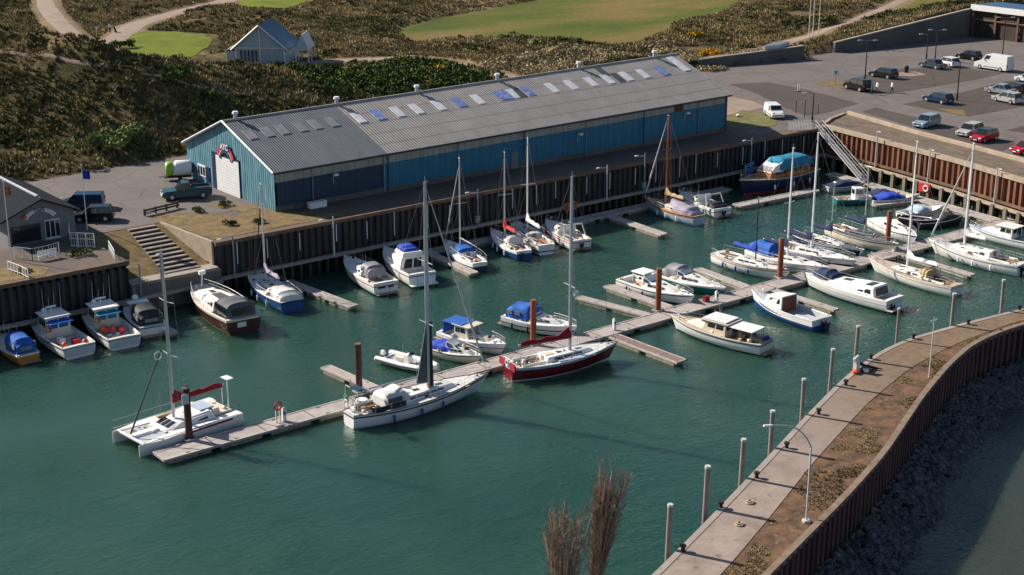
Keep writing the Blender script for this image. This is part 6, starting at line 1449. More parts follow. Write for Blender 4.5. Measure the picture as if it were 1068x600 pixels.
# --- catamaran
def catamaran():
    a = R(186.5); L = 8.9; cx_, cy_ = 44.8, 98.1
    o = thing('catamaran', 'white catamaran with maroon sail cover and two bows at the pontoon end', 'catamaran', (cx_, cy_, WZ), rz=a)
    for s_ in (-1, 1):
        rr = []
        for t in np.linspace(0, 1, 12):
            b = .46*(1-max(0, (t-.5)/.5)**2.2)+.03; x = -L/2+L*t; s_h = 1.0-.12*t
            rr.append([(x, s_*1.85-b, s_h), (x, s_*1.85-b*.9, .1), (x, s_*1.85, -.45), (x, s_*1.85+b*.9, .1), (x, s_*1.85+b, s_h), (x, s_*1.85, s_h+.06)])
        MB().loft(rr).build('hull', M['gel_white'], o, smooth=True)
        MB().box((-1.6, s_*(1.85+.47), .85), (3.8, .04, .16)).build('stripe', M['canvas_maroon'], o)
        MB().path([(x, s_*2.15, 1.0) for x in (-4.1, 0, 4.2)], .03).build('toe_rail', M['steel'], o); MB().path([(x, s_*2.2, 1.6) for x in (-4.1, 0, 4.2)], .013).build('lifeline', M['steel'], o)
    MB().box((-1.4, 0, .80), (5.8, 3.5, .30)).build('bridgedeck', M['gel_white'], o, bevel=.06)
    cab, q = trunk(o, 'saloon', -2.6, 1.9, 3.3, 2.5, .9, .9, .72, .42, M['gel_white'], fr=1.6, ar=.3, inset=.3, bevel=.12)
    windows(cab, q, [('right', .15, .7, .3, .8, 2), ('left', .3, .85, .3, .8, 2), ('front', .1, .9, .35, .85, 3)], M['glass']); windows(cab, q, [('top', .5, .62, .38, .62, 1)], M['canvas_grey'], 'hatch')
    MB().box((.2, -1.0, 1.32), (1.8, .35, .2)).build('deck_box', M['canvas_tan'], o, bevel=.05)
    MB().box((2.9, 0, .82), (2.4, 3.0, .05)).build('foredeck_net', M['gel_grey'], o); MB().tube((4.0, -1.85, .9), (4.0, 1.85, .9), .08).build('cross_beam', M['gel_white'], o); MB().box((2.9, 0, .92), (2.3, .8, .18), top=(1, .7)).build('centre_walkway', M['gel_white'], o)
    MB().box((-3.4, 0, 1.1), (1.4, 2.6, .12)).box((-2.8, .9, 1.35), (.5, .6, .5)).build('cockpit_bench', M['gel_cream'], o); MB().box((-2.2, 0, 1.62), (1.2, 1.6, .10)).build('cockpit_roof', M['pale_blue'], o)
    hb = lambda t: 2.2; sh = lambda t: 1.0; Xf = lambda t, z: -L/2+L*t
    rig(o, .25, 1.4, 13.2, .11, hb, sh, Xf, .55, boom=4.6, cover=M['canvas_maroon'], spread=(.38, .7), splen=1.0, boomz=1.3, stern=False, bow=False)
    MB().tube((4.0, 0, 1.1), (.9, 0, 7.0), .07, .05).build('furled_sail', M['canvas_black'], o); MB().tube((.9, 0, 7.0), (.3, 0, 13.6), .012).build('forestay', M['wire'], o)
    MB().tube((-4.1, .9, 1.0), (-4.1, .9, 3.6), .05).box((-4.1, .9, 3.65), (.6, .9, .06)).build('solar_post', M['white_paint'], o)
    MB().tube((-4.3, -.2, 1.0), (-4.3, -.2, 2.4), .03).build('flag_staff', M['white_paint'], o); clutter(o, -3.9, -2.4, 1.2, 1.1, 8, 77, ('pink_red', 'gel_white', 'gel_cream', 'canvas_blue'))
    MB().torus((1.2, 0, 6.6), .3, .05, axis='y').build('radar_reflector', M['gel_white'], o); clutter(o, 2.0, 3.6, 1.0, .9, 5, 78, ('gel_white', 'canvas_blue'))
catamaran()

# ------------------------------------------------------------------ pontoons
def pontoon(label, a, b, wd, secs, edge='pontoon_edge', deck='pontoon_deck', name='pontoon', fl=.46):
    o = thing(name, label, 'pontoon', (a[0], a[1], WZ), rz=math.atan2(b[1]-a[1], b[0]-a[0])); L = math.dist(a, b); n = secs
    MB().box((L/2, 0, .40), (L, wd-.16, .06)).build('deck', M[deck], o)
    mb = MB(); [mb.box((L/2, s_*(wd/2-.05), .38), (L, .12, .18)) for s_ in (-1, 1)]; mb.box((.05, 0, .385), (.1, wd, .17)); mb.box((L-.05, 0, .385), (.1, wd, .17)); mb.build('edge_rail', M[edge], o)
    for i in range(n):
        MB().box((L*(i+.5)/n, 0, .06), (L/n*.82, wd*.92, .62)).build('float', M['float'], o, bevel=.05)
    if L > 12:
        mb = MB()
        for i in range(1, n): mb.box((L*i/n, 0, .436), (.07, wd-.3, .012))
        mb.build('joint', M['timber_dark'], o)
    for i in range(int(L/4)):
        for s_ in (-1, 1): MB().box((2+i*4, s_*(wd/2-.22), .50), (.34, .07, .07)).tube((1.95+i*4, s_*(wd/2-.22), .42), (1.95+i*4, s_*(wd/2-.22), .5), .03).build('cleat', M['steel'], o)
    return o
pontoon('long main pontoon running across the harbour between the moored boats', (41.3, 94.15), (92.5, 94.4), 2.0, 12)
pontoon('right half of the main pontoon leading to the east quay', (92.8, 94.6), (149.5, 94.2), 2.2, 12)
pontoon('narrow walkway pontoon along the foot of the north quay wall', (84, 125.2), (133, 125.3), 1.7, 11, deck='pontoon_deck')
pontoon('grey walkway pontoon along the foot of the east quay wall', (149.3, 122.6), (146.2, 95.4), 1.7, 7)
FG = [('finger pontoon with dark planks in front of the red yacht bow', (85.0, 93.1), (85.2, 84.6), 1.25, 2), ('finger pontoon behind the main walkway left of the rusty pile', (91.4, 95.4), (89.8, 103.6), 1.0, 2), ('short finger pontoon behind the big white yacht', (61.2, 95.2), (60.6, 102.5), 1.0, 2),
      ('finger pontoon below the north quay right of the life rings', (112.5, 124.3), (111.9, 114.6), 1.1, 2), ('finger pontoon right of the blue hulled boat', (70.2, 125.6), (71.2, 114.6), 1.1, 3), ('short finger pontoon right of the black tented cruiser', (54.4, 125), (54.2, 118.2), 1.0, 2),
      ('finger pontoon between flybridge cruiser and dark hulled sailing boat', (87.2, 124.2), (86.6, 116.0), 1.0, 2), ('finger pontoon between teal cruiser and blue covered yacht', (105.0, 95.6), (105.6, 103.2), 1.0, 2), ('finger pontoon left of the hardtop cruiser', (94.6, 95.8), (94.4, 104.6), 1.0, 2),
      ('pale finger pontoon in front of the navy motor yacht', (127.6, 118.6), (141.0, 117.9), 1.5, 3), ('small finger pontoon under the bright blue covered boat', (146.6, 107.0), (140.6, 108.6), .9, 1), ('short finger pontoon near the head of the walkway', (145.6, 98.6), (140.6, 99.6), .9, 1),
      ('finger pontoon between fishing boat and motor cruiser', (106.4, 93.5), (106.4, 85.5), .8, 2), ('finger pontoon between the two right hand yachts', (126.3, 93.2), (126.0, 84.2), .8, 2)]
for lab, a, b, w_, n_ in FG: pontoon(lab, a, b, w_, n_, deck='finger_deck' if w_ > 1.2 and n_ == 2 else 'pontoon_deck', name='finger_pontoon')
for i, (px, py, py2, m_) in enumerate([(198, 465, 404, 'brown_pile'), (375, 412, 357, 'brown_pile'), (553, 358, 310, 'rust_pile'), (686, 330, 277, 'rust_pile'), (813, 295, 247, 'rust_pile'), (924, 258, 218, 'rust_pile')]):
    x, y = at(px, py, -5.2); y = 95.75 if i else 95.5; x = min([at(px, py-3+k*.1, -5.2) for k in range(80)], key=lambda q_: abs(q_[1]-y))[0]
    o = thing('mooring_pile', f'{"dark maroon" if i == 0 else "rusty brown"} steel mooring pile, {ORD[i]} from the left along the main pontoon', 'pile', (x, y, WZ-1.2))
    MB().tube((0, 0, 0), (0, 0, 5.75), .27, n=16).build('shaft', M[m_], o, smooth=True); MB().tube((0, 0, 5.72), (0, 0, 5.80), .29, .27, n=16).build('cap', M['rust_edge'], o, smooth=True)
    MB().box((0, -.35, 1.72), (.8, .1, .12)).box((0, .35, 1.72), (.8, .1, .12)).box((.4, 0, 1.72), (.1, .8, .12)).box((-.4, 0, 1.72), (.1, .8, .12)).build('guide_collar', M['steel'], o)
    if i == 0: MB().box((-.22, -.25, 5.0), (.55, .06, .8)).build('notice_board', M['pale_paint'], o)
for i, (px, py, lb) in enumerate([(298, 440, 'beside the life ring near the left end'), (648, 347, 'at the finger junction by the red yacht'), (751, 316, 'beside the teal hulled cruiser'), (932, 262, 'under the right rusty pile')]):
    x, y = at(px, py, PZ); y = max(y, 94.2); o = thing('service_pedestal', f'white service pedestal {lb}', 'pedestal', (x, y, PZ-.02), group='service pedestals on the main pontoon')
    MB().box((0, 0, .5), (.30, .30, 1.0)).build('body', M['white_paint'], o, bevel=.03); MB().tube((0, 0, 1.0), (0, 0, 1.15), .17, .06, n=8).build('lamp_cap', M['gel_cream'], o); MB().box((-.02, -.16, .7), (.18, .03, .25)).build('socket_panel', M['fender_blue'], o)
x, y = at(289, 441, PZ); o = thing('life_ring_stand', 'red life ring on a wooden stand near the left end of the pontoon', 'life ring', (x, max(y, 94.3), PZ-.02))
MB().box((0, 0, .6), (.1, .08, 1.2)).box((.3, 0, .6), (.1, .08, 1.2)).build('post', M['gel_cream'], o); MB().torus((.15, -.08, 1.35), .30, .08, axis='y').build('life_ring', M['pink_red'], o, smooth=True)
x, y = at(769, 315, PZ); o = thing('dock_box', 'small dark red dock box on the pontoon by the teal cruiser', 'box', (x-2.2, 94.9, PZ-.02)); MB().box((0, 0, .25), (.6, .45, .5)).build('body', M['canvas_maroon'], o, bevel=.03); MB().box((0, 0, .53), (.66, .5, .06)).build('lid', M['maroon'], o)
for i, (x, y, lb) in enumerate([(107.6, 126.35, 'left'), (108.7, 126.35, 'right')]):
    o = thing('life_ring', f'orange red life ring on the north quay ledge, {lb} of the two', 'life ring', (x, y, -3.9), group='two life rings on the north quay'); MB().torus((0, 0, .55), .42, .12, axis='y').build('ring', M['orange'], o, smooth=True); MB().box((0, .1, .2), (.1, .08, .9)).build('bracket', M['timber_grey'], o)
x, y = at(976, 206, PZ+1.0); o = thing('life_ring_box', 'red cabinet holding a white life ring below the east quay wall', 'life ring', (149.0, 107.6, PZ), rz=math.atan2(-1, 0)+R(90)); MB().box((0, 0, 1.0), (.25, 1.7, 1.1)).build('cabinet', M['canvas_red'], o, bevel=.04); MB().torus((-.16, -.3, 1.0), .34, .09, axis='x').build('ring', M['white_paint'], o, smooth=True); MB().box((0, .6, .2), (.1, .1, .8)).box((0, -.6, .2), (.1, .1, .8)).build('leg', M['timber_grey'], o)
# gangway
ga = Vector((152.4, 127.6, .10)); gb = Vector((148.6, 116.4, -4.60)); d = gb-ga; o = thing('gangway', 'long aluminium truss gangway sloping from the quay down to the east walkway', 'gangway', tuple(ga))
sd = Vector((-d.y, d.x, 0)).normalized()*.5; mbd, mbr, mbt = MB(), MB(), MB()
mbd.hexa([tuple(-sd), tuple(d-sd), tuple(d+sd), tuple(sd)], [tuple(Vector((0, 0, .08))-sd), tuple(Vector((0, 0, .08))+d-sd), tuple(Vector((0, 0, .08))+d+sd), tuple(Vector((0, 0, .08))+sd)]).build('deck', M['truss_grey'], o)
for s_ in (-1, 1):
    up = Vector((0, 0, .95)); n_ = 11
    mbr.tube(sd*s_+up, d+sd*s_+up, .035, n=5).tube(sd*s_, d+sd*s_, .045, n=5).tube(sd*s_+up*.5, d+sd*s_+up*.5, .03, n=5)
    for i in range(n_+1):
        p = d*(i/n_)+sd*s_; mbt.tube(p, p+up, .022, n=4)
        if i < n_: mbt.tube(p+(up if i % 2 else Vector()), d*((i+1)/n_)+sd*s_+(Vector() if i % 2 else up), .03, n=4)
mbr.build('handrail', M['truss_grey'], o); mbt.build('truss', M['truss_grey'], o)
o = thing('gate', 'white barred gates at the head of the gangway', 'gate', (*at(836, 137), .0), rz=R(-35)); 
for j in (0, 1):
    mb = MB(); [mb.tube((j*1.7-1.7+k*.2, j*.25, .1), (j*1.7-1.7+k*.2, j*.25, 1.35), .04, n=4) for k in range(8)]; mb.tube((j*1.7-1.7, j*.25, 1.3), (j*1.7-.3, j*.25, 1.3), .04).tube((j*1.7-1.7, j*.25, .2), (j*1.7-.3, j*.25, .2), .04); mb.build('gate_leaf', M['white_paint'], o)
# lamp posts along the walls
def walllamp(label, x, y, h, arm, ang, m_, z=-3.5, box=False):
    o = thing('quay_lamp', label, 'lamp post', (x, y, z), rz=ang); MB().tube((0, 0, 0), (0, 0, h), .10, .07, n=8).build('pole', M[m_], o, smooth=True)
    MB().tube((0, 0, h-.35), (-arm, 0, h-.15), .035).build('arm', M['pale_paint'], o); MB().box((-arm-.15, 0, h-.14), (.4, .16, .1)).build('lamp_head', M['white_paint'], o)
    if box: MB().box((-.15, -.1, .9), (.5, .3, .8)).build('switch_box', M['bluegrey_pole'], o)
for i, px in enumerate([241, 346, 497, 632, 671, 783]):
    x = min([at(px, yy, 0.3) for yy in np.arange(100, 300, .5)], key=lambda q_: abs(q_[1]-126.7))[0]
    walllamp(f'slender lamp post rising from the north quay ledge, {ORD[i]} from the left', x, 126.4, 4.2 if i not in (4,) else 4.8, 1.3, 0, ['bluegrey_pole', 'gel_grey', 'bluegrey_pole', 'gel_grey', 'bluegrey_pole', 'bluegrey_pole'][i], box=i in (2, 4))
walllamp('slender lamp post at the low wall by the steps', 57.2, 126.3, 3.9, .0, 0, 'bluegrey_pole')
walllamp('dark lamp post at the corner of the cafe terrace wall', 54.9, 126.0, 3.2, .9, 0, 'bluegrey_pole', z=-3.4)
for i, px in enumerate([970, 1040]):
    q_ = min([at(px, yy, .3) for yy in np.arange(120, 220, .5)], key=lambda q_: abs(q_[0]-(150.6 if i == 0 else 148.3)))
    walllamp(f'thin pale pole standing against the east quay wall, {"left" if i == 0 else "right"} one', q_[0], q_[1], 4.4, .3, 1.5, 'gel_grey', z=-3.6)
walllamp('tall pale quay pole at the foot of the gangway', 151.9, 117.5, 5.0, .2, 1.5, 'gel_grey', z=-3.6)
# ------------------------------------------------------------------ vehicles
def paint(name, col, metal=.3): return C(name, col, rough=.22, var=.04, metal=metal)
paint('car_white', (.70, .71, .72), 0); paint('car_silver', (.42, .47, .50), .5); paint('car_palegrey', (.50, .50, .48), .3); paint('car_dark', (.020, .022, .028)); paint('car_blue', (.02, .045, .10)); paint('car_slate', (.055, .085, .11)); paint('car_red', (.42, .012, .03), .1); paint('car_black', (.012, .012, .015)); paint('car_sky', (.30, .42, .52), .4); paint('truck_teal', (.03, .095, .12)); paint('van_blue', (.006, .05, .11))
C('headlight', (.75, .75, .72), rough=.1, var=.05); C('taillight', (.45, .01, .01), rough=.2, var=.1); C('plate', (.75, .75, .70), rough=.5, var=.05)
def car(label, p, ang, bodym, L=4.4, W=1.8, H=1.5, kind='hatch', cat='car', name='parked_car', roofm=None):
    o = thing(name, label, cat, (p[0], p[1], .03), rz=R(ang)); h = L/2; wr = .33 if kind not in ('van', 'truck') else .37
    belt = H*.60
    low = {'hatch': [(-h, .34), (-h+.05, belt*.98), (-h+.3, belt+.02), (h*.42, belt+.0), (h*.86, belt*.82), (h-.04, belt*.66), (h, .34), (h-.1, .22), (-h+.1, .22)],
           'van': [(-h, .34), (-h, H*.62), (h*.52, H*.62), (h*.9, H*.44), (h, H*.36), (h, .34), (h-.1, .24), (-h+.1, .24)],
           'truck': [(-h, .45), (-h, .98), (h*.38, 1.06), (h*.88, .98), (h, .80), (h, .42), (h-.1, .32), (-h+.1, .32)]}
    prof = low['van' if kind == 'van' else 'truck' if kind == 'truck' else 'hatch']
    MB().prismy(prof, -W/2, W/2).build('body', bodym, o, bevel=.07, seg=2, smooth=True)
    if kind == 'hatch': base = (-h+.12, h*.44, -h+.42, h*.14, belt, H)
    elif kind == 'saloon': base = (-h+.75, h*.42, -h+1.35, h*.12, belt, H)
    elif kind == 'van': base = (-h+.02, h*.55, -h+.08, h*.30, H*.60, H)
    else: base = (-h*.22, h*.44, -h*.10, h*.18, 1.02, H)
    xb0, xb1, xt0, xt1, zb, zt = base; ins = .16 if kind != 'van' else .10
    b = [(xb0, -W/2+.05, zb), (xb1, -W/2+.05, zb), (xb1, W/2-.05, zb), (xb0, W/2-.05, zb)]; t_ = [(xt0, -W/2+ins, zt-.04), (xt1, -W/2+ins, zt-.04), (xt1, W/2-ins, zt-.04), (xt0, W/2-ins, zt-.04)]
    gm = bodym if kind == 'van' else M['glass']; gh = MB().hexa(b, t_).build('cab' if kind == 'van' else 'window_glass', gm, o, bevel=.04, seg=2, smooth=True)
    q = {'right': (b[0], b[1], t_[1], t_[0]), 'left': (b[2], b[3], t_[3], t_[2]), 'front': (b[1], b[2], t_[2], t_[1]), 'back': (b[3], b[0], t_[0], t_[3])}
    if kind == 'van':
        windows(gh, q, [('front', .07, .93, .15, .9, 1), ('right', .74, .95, .2, .85, 1), ('left', .05, .26, .2, .85, 1)], M['glass'], 'window_glass')
        if roofm: windows(gh, q, [('back', .1, .46, .3, .85, 1), ('back', .54, .9, .3, .85, 1)], M['glass'], 'window_glass')
        mb = MB(); mb.box((-h*.15, W/2+.0, .55), (L*.55, .03, .10)).box((-h*.15, -W/2-.0, .55), (L*.55, .03, .10)); mb.build('side_trim', M['rubber'], o)
    else:
        MB().box(((xt0+xt1)/2, 0, zt), (xt1-xt0+.10, W-2*ins+.05, .07)).build('roof', roofm or bodym, o, bevel=.03, seg=2, smooth=True)
        for s_ in (-1, 1):
            for f in ((xb0+.02, xt0+.02), (xb1, xt1), ((xb0*.52+xb1*.48), (xt0*.52+xt1*.48))): MB().tube((f[0], s_*(W/2-.04), zb), (f[1], s_*(W/2-ins+.01), zt-.02), .035, n=4).build('window_pillar', bodym, o)
    if kind == 'truck':
        MB().box((-h*.62, 0, .95), (L*.34, W-.2, .12)).build('load_bed', M['rubber'], o); mb = MB(); mb.box((-h*.60, W/2-.06, 1.12), (L*.37, .10, .28)).box((-h*.60, -W/2+.06, 1.12), (L*.37, .10, .28)).box((-h+.06, 0, 1.12), (.10, W-.1, .28)).build('bed_side', bodym, o, bevel=.02)
        MB().tube((h*.5, 0, .4), (h*1.04, 0, .42), .05).box((h+.04, 0, .5), (.10, W*.9, .22)).build('bumper', M['steel'], o, bevel=.02)
    wf, wb_ = h*.62, -h*.62
    for x in (wf, wb_):
        for s_ in (-1, 1):
            t2 = MB().tube((x, s_*(W/2-.20), wr), (x, s_*(W/2+.02), wr), wr, n=16); wo = t2.build('wheel', M['rubber'], o, smooth=True)
            MB().tube((x, s_*(W/2+.0), wr), (x, s_*(W/2+.035), wr), wr*.62, wr*.55, n=12).build('rim', M['alu'], wo)
    zl = belt*.74 if kind == 'hatch' or kind == 'saloon' else (.78 if kind == 'truck' else .85)
    for s_ in (-1, 1):
        MB().box((h-.06, s_*(W/2-.28), zl), (.14, .38, .16)).build('headlight', M['headlight'], o, bevel=.03)
        MB().box((-h+.03, s_*(W/2-.15), zl+.12), (.10, .2, .26)).build('taillight', M['taillight'], o)
        MB().box((h*.34, s_*(W/2+.08), belt+.08 if kind != 'truck' else 1.15), (.12, .18, .13)).build('wing_mirror', bodym if kind != 'van' else M['rubber'], o)
    MB().box((h-.005, 0, .42), (.03, .52, .11)).box((-h-.00, 0, .55), (.03, .52, .11)).build('number_plate', M['plate'], o); MB().box((h-.02, 0, .55), (.03, W*.5, .16)).build('grille', M['rubber'], o)
    return o
def heading(p, q): a, b = at(*p), at(*q); return math.degrees(math.atan2(b[1]-a[1], b[0]-a[0]))
ca = lambda x, y: at(x, y)
car('dark teal pickup truck parked before the warehouse door', (69.4, 145.2), 160, M['truck_teal'], L=5.3, W=1.95, H=1.78, kind='truck', cat='pickup', name='pickup_truck')
car('black hatchback parked behind the cafe', ca(98, 230), 148, M['car_black'], L=4.2, kind='hatch')
car('dark blue van parked behind the cafe', ca(86, 217), 146, M['van_blue'], L=4.6, W=1.9, H=1.65, kind='van', cat='van', name='parked_van')
car('white car derived van parked alone by the grass east of the warehouse', ca(807, 122), -122, M['car_white'], L=4.3, W=1.8, H=1.75, kind='van', cat='van', name='parked_van', roofm=M['car_white'])
car('black people carrier with its tailgate beside the lamp', ca(894, 94), heading((878, 90), (912, 98))+180, M['car_black'], L=4.8, H=1.75)
car('black estate car behind the two people', ca(921, 81), heading((908, 78), (934, 82))+180, M['car_dark'], L=4.6, H=1.55)
car('dark blue saloon alone in its parking bay', ca(978, 107), heading((962, 103), (993, 109))+180, M['car_blue'], L=4.5, H=1.45)
car('slate blue saloon parked left of the white hatchback', ca(972, 71), heading((958, 68), (988, 73))+180, M['car_slate'], L=4.6, H=1.45, kind='saloon')
car('white hatchback between slate saloon and black car', ca(988, 69), heading((976, 65), (1001, 70))+180, M['car_white'], L=4.1, H=1.5)
car('black small car beside the white panel van', ca(1010, 62), heading((999, 60), (1022, 63))+180, M['car_black'], L=4.2, H=1.5)
car('large white panel van in the top right parking bay', ca(1036, 73), heading((1014, 69), (1054, 75))+180, M['car_white'], L=6.2, W=2.1, H=2.55, kind='van', cat='van', name='panel_van')
car('silver blue estate car by the quay kerb', ca(966, 132), heading((952, 134), (982, 126))+180, M['car_sky'], L=4.5, H=1.55)
car('pale grey hatchback behind the bright red car', ca(1011, 141), heading((995, 143), (1030, 133))+180, M['car_palegrey'], L=4.4, H=1.5)
car('bright red hatchback with a dark canvas roof', ca(1026, 147), heading((1012, 149), (1040, 142))+180, M['car_red'], L=4.2, H=1.45, roofm=M['car_black'])
car('red car cut off by the right edge of the picture', ca(1070, 160), heading((1056, 160), (1085, 156))+180, M['car_red'], L=4.1, H=1.45)
car('white hatchback on the right with its rear to the edge', ca(1050, 107), heading((1036, 104), (1066, 110))+180, M['car_palegrey'], L=4.4, H=1.55)
car('pinkish white saloon behind the pale hatchback', ca(1043, 98), heading((1030, 95), (1056, 99))+180, M['car_silver'], L=4.4, H=1.45, kind='saloon')
car('dark car beyond the pinkish white saloon', ca(1058, 96), heading((1045, 93), (1070, 98))+180, M['car_dark'], L=4.3, H=1.4)
car('white car at the top right edge of the car park', ca(1073, 86), heading((1060, 84), (1086, 88))+180, M['car_white'], L=4.3, H=1.5)
# tank trailer behind the pickup
o = thing('tank_trailer', 'rounded white and lime green trailer tank behind the pickup', 'trailer', (*ca(186, 188), .02), rz=R(-25)); o.scale = (.72, .85, .9)
def ell(mb, x0, x1, ry, rz_, zc, n=12, ends=.7):
    rr = []
    for x, s_ in ((x0, ends), (x0+.15, .92), (x0+.35, 1), (x1-.35, 1), (x1-.15, .92), (x1, ends)): rr.append([(x, ry*s_*math.cos(a), zc+rz_*s_*math.sin(a)) for a in np.linspace(0, 2*math.pi, n+1)[:-1]])
    return mb.loft(rr)
ell(MB(), -.55, 2.2, 1.0, 1.0, 1.55).build('tank', M['white_paint'], o, smooth=True); ell(MB(), -1.9, -.6, 1.0, .95, 1.5).build('tank', M['lime'], o, smooth=True)
MB().box((0, 0, .5), (4.2, 1.3, .14)).tube((-2.1, 0, .5), (-3.0, 0, .5), .05).build('chassis', M['rubber'], o)
for s_ in (-1, 1): MB().tube((.3, s_*.85, .33), (.3, s_*1.02, .33), .33, n=14).build('wheel', M['rubber'], o, smooth=True)
# timber barrier by the steps, white boards, small things on the quay
a, b = ca(150, 226), ca(187, 217); o = thing('timber_barrier', 'long low dark timber barrier at the head of the steps', 'barrier', (*a, .02), rz=math.atan2(b[1]-a[1], b[0]-a[0])); L = math.dist(a, b)
MB().box((L/2, 0, .60), (L, .12, .18)).box((L/2, .0, .32), (L, .12, .18)).build('plank', M['timber_dark'], o); [MB().box((.2+k*(L-.4)/3, .1, .36), (.16, .16, .72)).build('post', M['timber_dark'], o) for k in range(4)]; MB().box((.55, -.12, .3), (.5, .3, .22)).build('foot_block', M['pale_paint'], o)
a, b = ca(270, 214), ca(284, 218); o = thing('notice_board', 'long white board on posts at the warehouse corner', 'board', (*a, .03), rz=math.atan2(b[1]-a[1], b[0]-a[0])); MB().box((1.0, 0, .75), (2.3, .06, .5)).build('panel', M['white_paint'], o); MB().box((.15, .06, .4), (.08, .08, .8)).box((1.85, .06, .4), (.08, .08, .8)).build('post', M['timber_grey'], o)
o = thing('storage_chest', 'white storage chest against the navy warehouse front', 'chest', (*ca(331, 217), .02), rz=0.0); MB().box((0, 0, .35), (2.0, .7, .62)).build('body', M['white_paint'], o, bevel=.03); MB().box((0, 0, .70), (2.08, .76, .08), top=(.97, .9)).build('lid', M['gel_cream'], o)
# street lamps in the car park
def streetlamp(label, px, py, h, dbl=True, m_='mast_black', z=0.02):
    x, y = at(px, py); o = thing('street_lamp', label, 'street lamp', (x, y, z), rz=math.atan2(RT[1], RT[0])); MB().tube((0, 0, 0), (0, 0, h), .11, .07, n=8).build('pole', M[m_], o, smooth=True); MB().tube((0, 0, 0), (0, 0, .9), .15, .14, n=8).build('base_sleeve', M[m_], o)
    for s_ in ((-1, 1) if dbl else (-1,)):
        MB().tube((0, 0, h-.05), (s_*1.0, 0, h+.05), .035).build('arm', M['bluegrey_pole'], o); MB().box((s_*1.2, 0, h+.05), (.65, .24, .10), top=(.9, .7)).build('lantern', M['pale_paint'], o)
    return o
streetlamp('black double armed street lamp beside the black people carrier', 902, 84, 6.2)
streetlamp('double armed street lamp behind the slate blue saloon', 975, 64, 5.2)
streetlamp('single armed street lamp further back beside the flood wall', 966, 62, 4.2, False)
streetlamp('tall dark street lamp in front of the parking bay with the lone blue car', 998, 105, 5.6)
streetlamp('tall dark street lamp close to the open shed', 1045, 62, 7.0)
for i, (px, py, h, lb) in enumerate([(830, 118, 1.9, 'left'), (839, 123, 2.6, 'middle'), (853, 119, 1.4, 'right')]):
    x, y = at(px, py); o = thing('marker_post', f'thin dark post near the gangway head, {lb} of three', 'post', (x, y, .02), group='thin posts near the gangway head'); MB().tube((0, 0, 0), (0, 0, h), .06, .05, n=6).build('shaft', M['mast_black'], o); MB().box((0, 0, h), (.16, .16, .10)).build('cap', M['bluegrey_pole'], o)
streetlamp('slim dark lamp post by the white gates of the gangway', 847, 128, 4.0, False)
x, y = at(832, 96); o = thing('white_marker', 'short white marker board standing in the middle of the road', 'marker', (x, y, .02)); MB().box((0, 0, .7), (.16, .05, 1.3)).box((.35, 0, .6), (.14, .05, 1.1)).build('panel', M['white_paint'], o); MB().box((.15, 0, .05), (.7, .3, .1)).build('foot', M['rubber'], o)
x, y = at(871, 88); o = thing('road_sign', 'square white parking sign on a pole by the grass island', 'sign', (x, y, .03), rz=math.atan2(RT[1], RT[0])); MB().tube((0, 0, 0), (0, 0, 2.0), .04).build('pole', M['bluegrey_pole'], o); pn = MB().box((0, -.05, 1.75), (1.0, .04, .85)).build('panel', M['white_paint'], o); text('lettering', 'P', .6, M['canvas_navy'], o, (0, -.085, 1.75), (R(90), 0, 0), .01)
for i, (px, lb) in enumerate([(843, 'left'), (847, 'middle'), (853, 'right')]):
    x, y = at(px, 48, 0); o = thing('flood_pole', f'tall pale floodlight pole on the dune edge, {lb} of the three', 'pole', (x, y, gz(x, y)-.1), group='three tall poles on the dune edge'); hh = [8.2, 8.4, 7.4][i]; MB().tube((0, 0, 0), (0, 0, hh), .10, .06, n=8).build('pole', M['gel_cream'], o, smooth=True); MB().tube((0, 0, hh-.1), (.9*RT[0]*(1 if i else -.6), .9*RT[1]*(1 if i else -.6), hh-.7 if i == 2 else hh), .05).box((.9*RT[0]*(1 if i else -.6), .9*RT[1]*(1 if i else -.6), hh-(.7 if i == 2 else 0)), (.4, .3, .16)).build('floodlight', M['white_paint'], o)
# stacked pale barriers by the flood wall gap
x, y = 193.0, 168.6; o = thing('barrier_stack', 'stack of pale metal barriers on the low flood wall', 'barriers', (x-4, y+.6, 2.0), rz=R(-13))
mb = MB(); [mb.box((k*.55, .25*k, .30+.05*k), (3.2, .06, .8)) for k in range(6)]; mb.build('barrier_panel', M['pale_paint'], o); MB().box((1.2, .6, .05), (5.0, 2.0, .1)).build('pallet', M['timber_grey'], o)
# plank stacks, kerb blocks on the north verge
x, y = at(770, 122); o = thing('white_sack', 'small white sack on the grass verge east of the warehouse', 'sack', (x, y, .04)); MB().ball((0, 0, .2), .35, .55).build('bag', M['white_paint'], o, smooth=True); MB().ball((.05, 0, .40), .09).build('knot', M['rope'], o)
x, y = at(952, 74); o = thing('rubbish_bin', 'black bin on the orange sand patch in the car park', 'bin', (x-4, y+1, .04)) if False else thing('rubbish_bin', 'black bin on the orange sand patch in the car park', 'bin', (*at(945, 76), .04)); MB().tube((0, 0, 0), (0, 0, .95), .33, .38, n=12).build('body', M['dark'], o); MB().tube((0, 0, .95), (0, 0, 1.12), .42, .25, n=12).build('lid', M['rubber'], o)
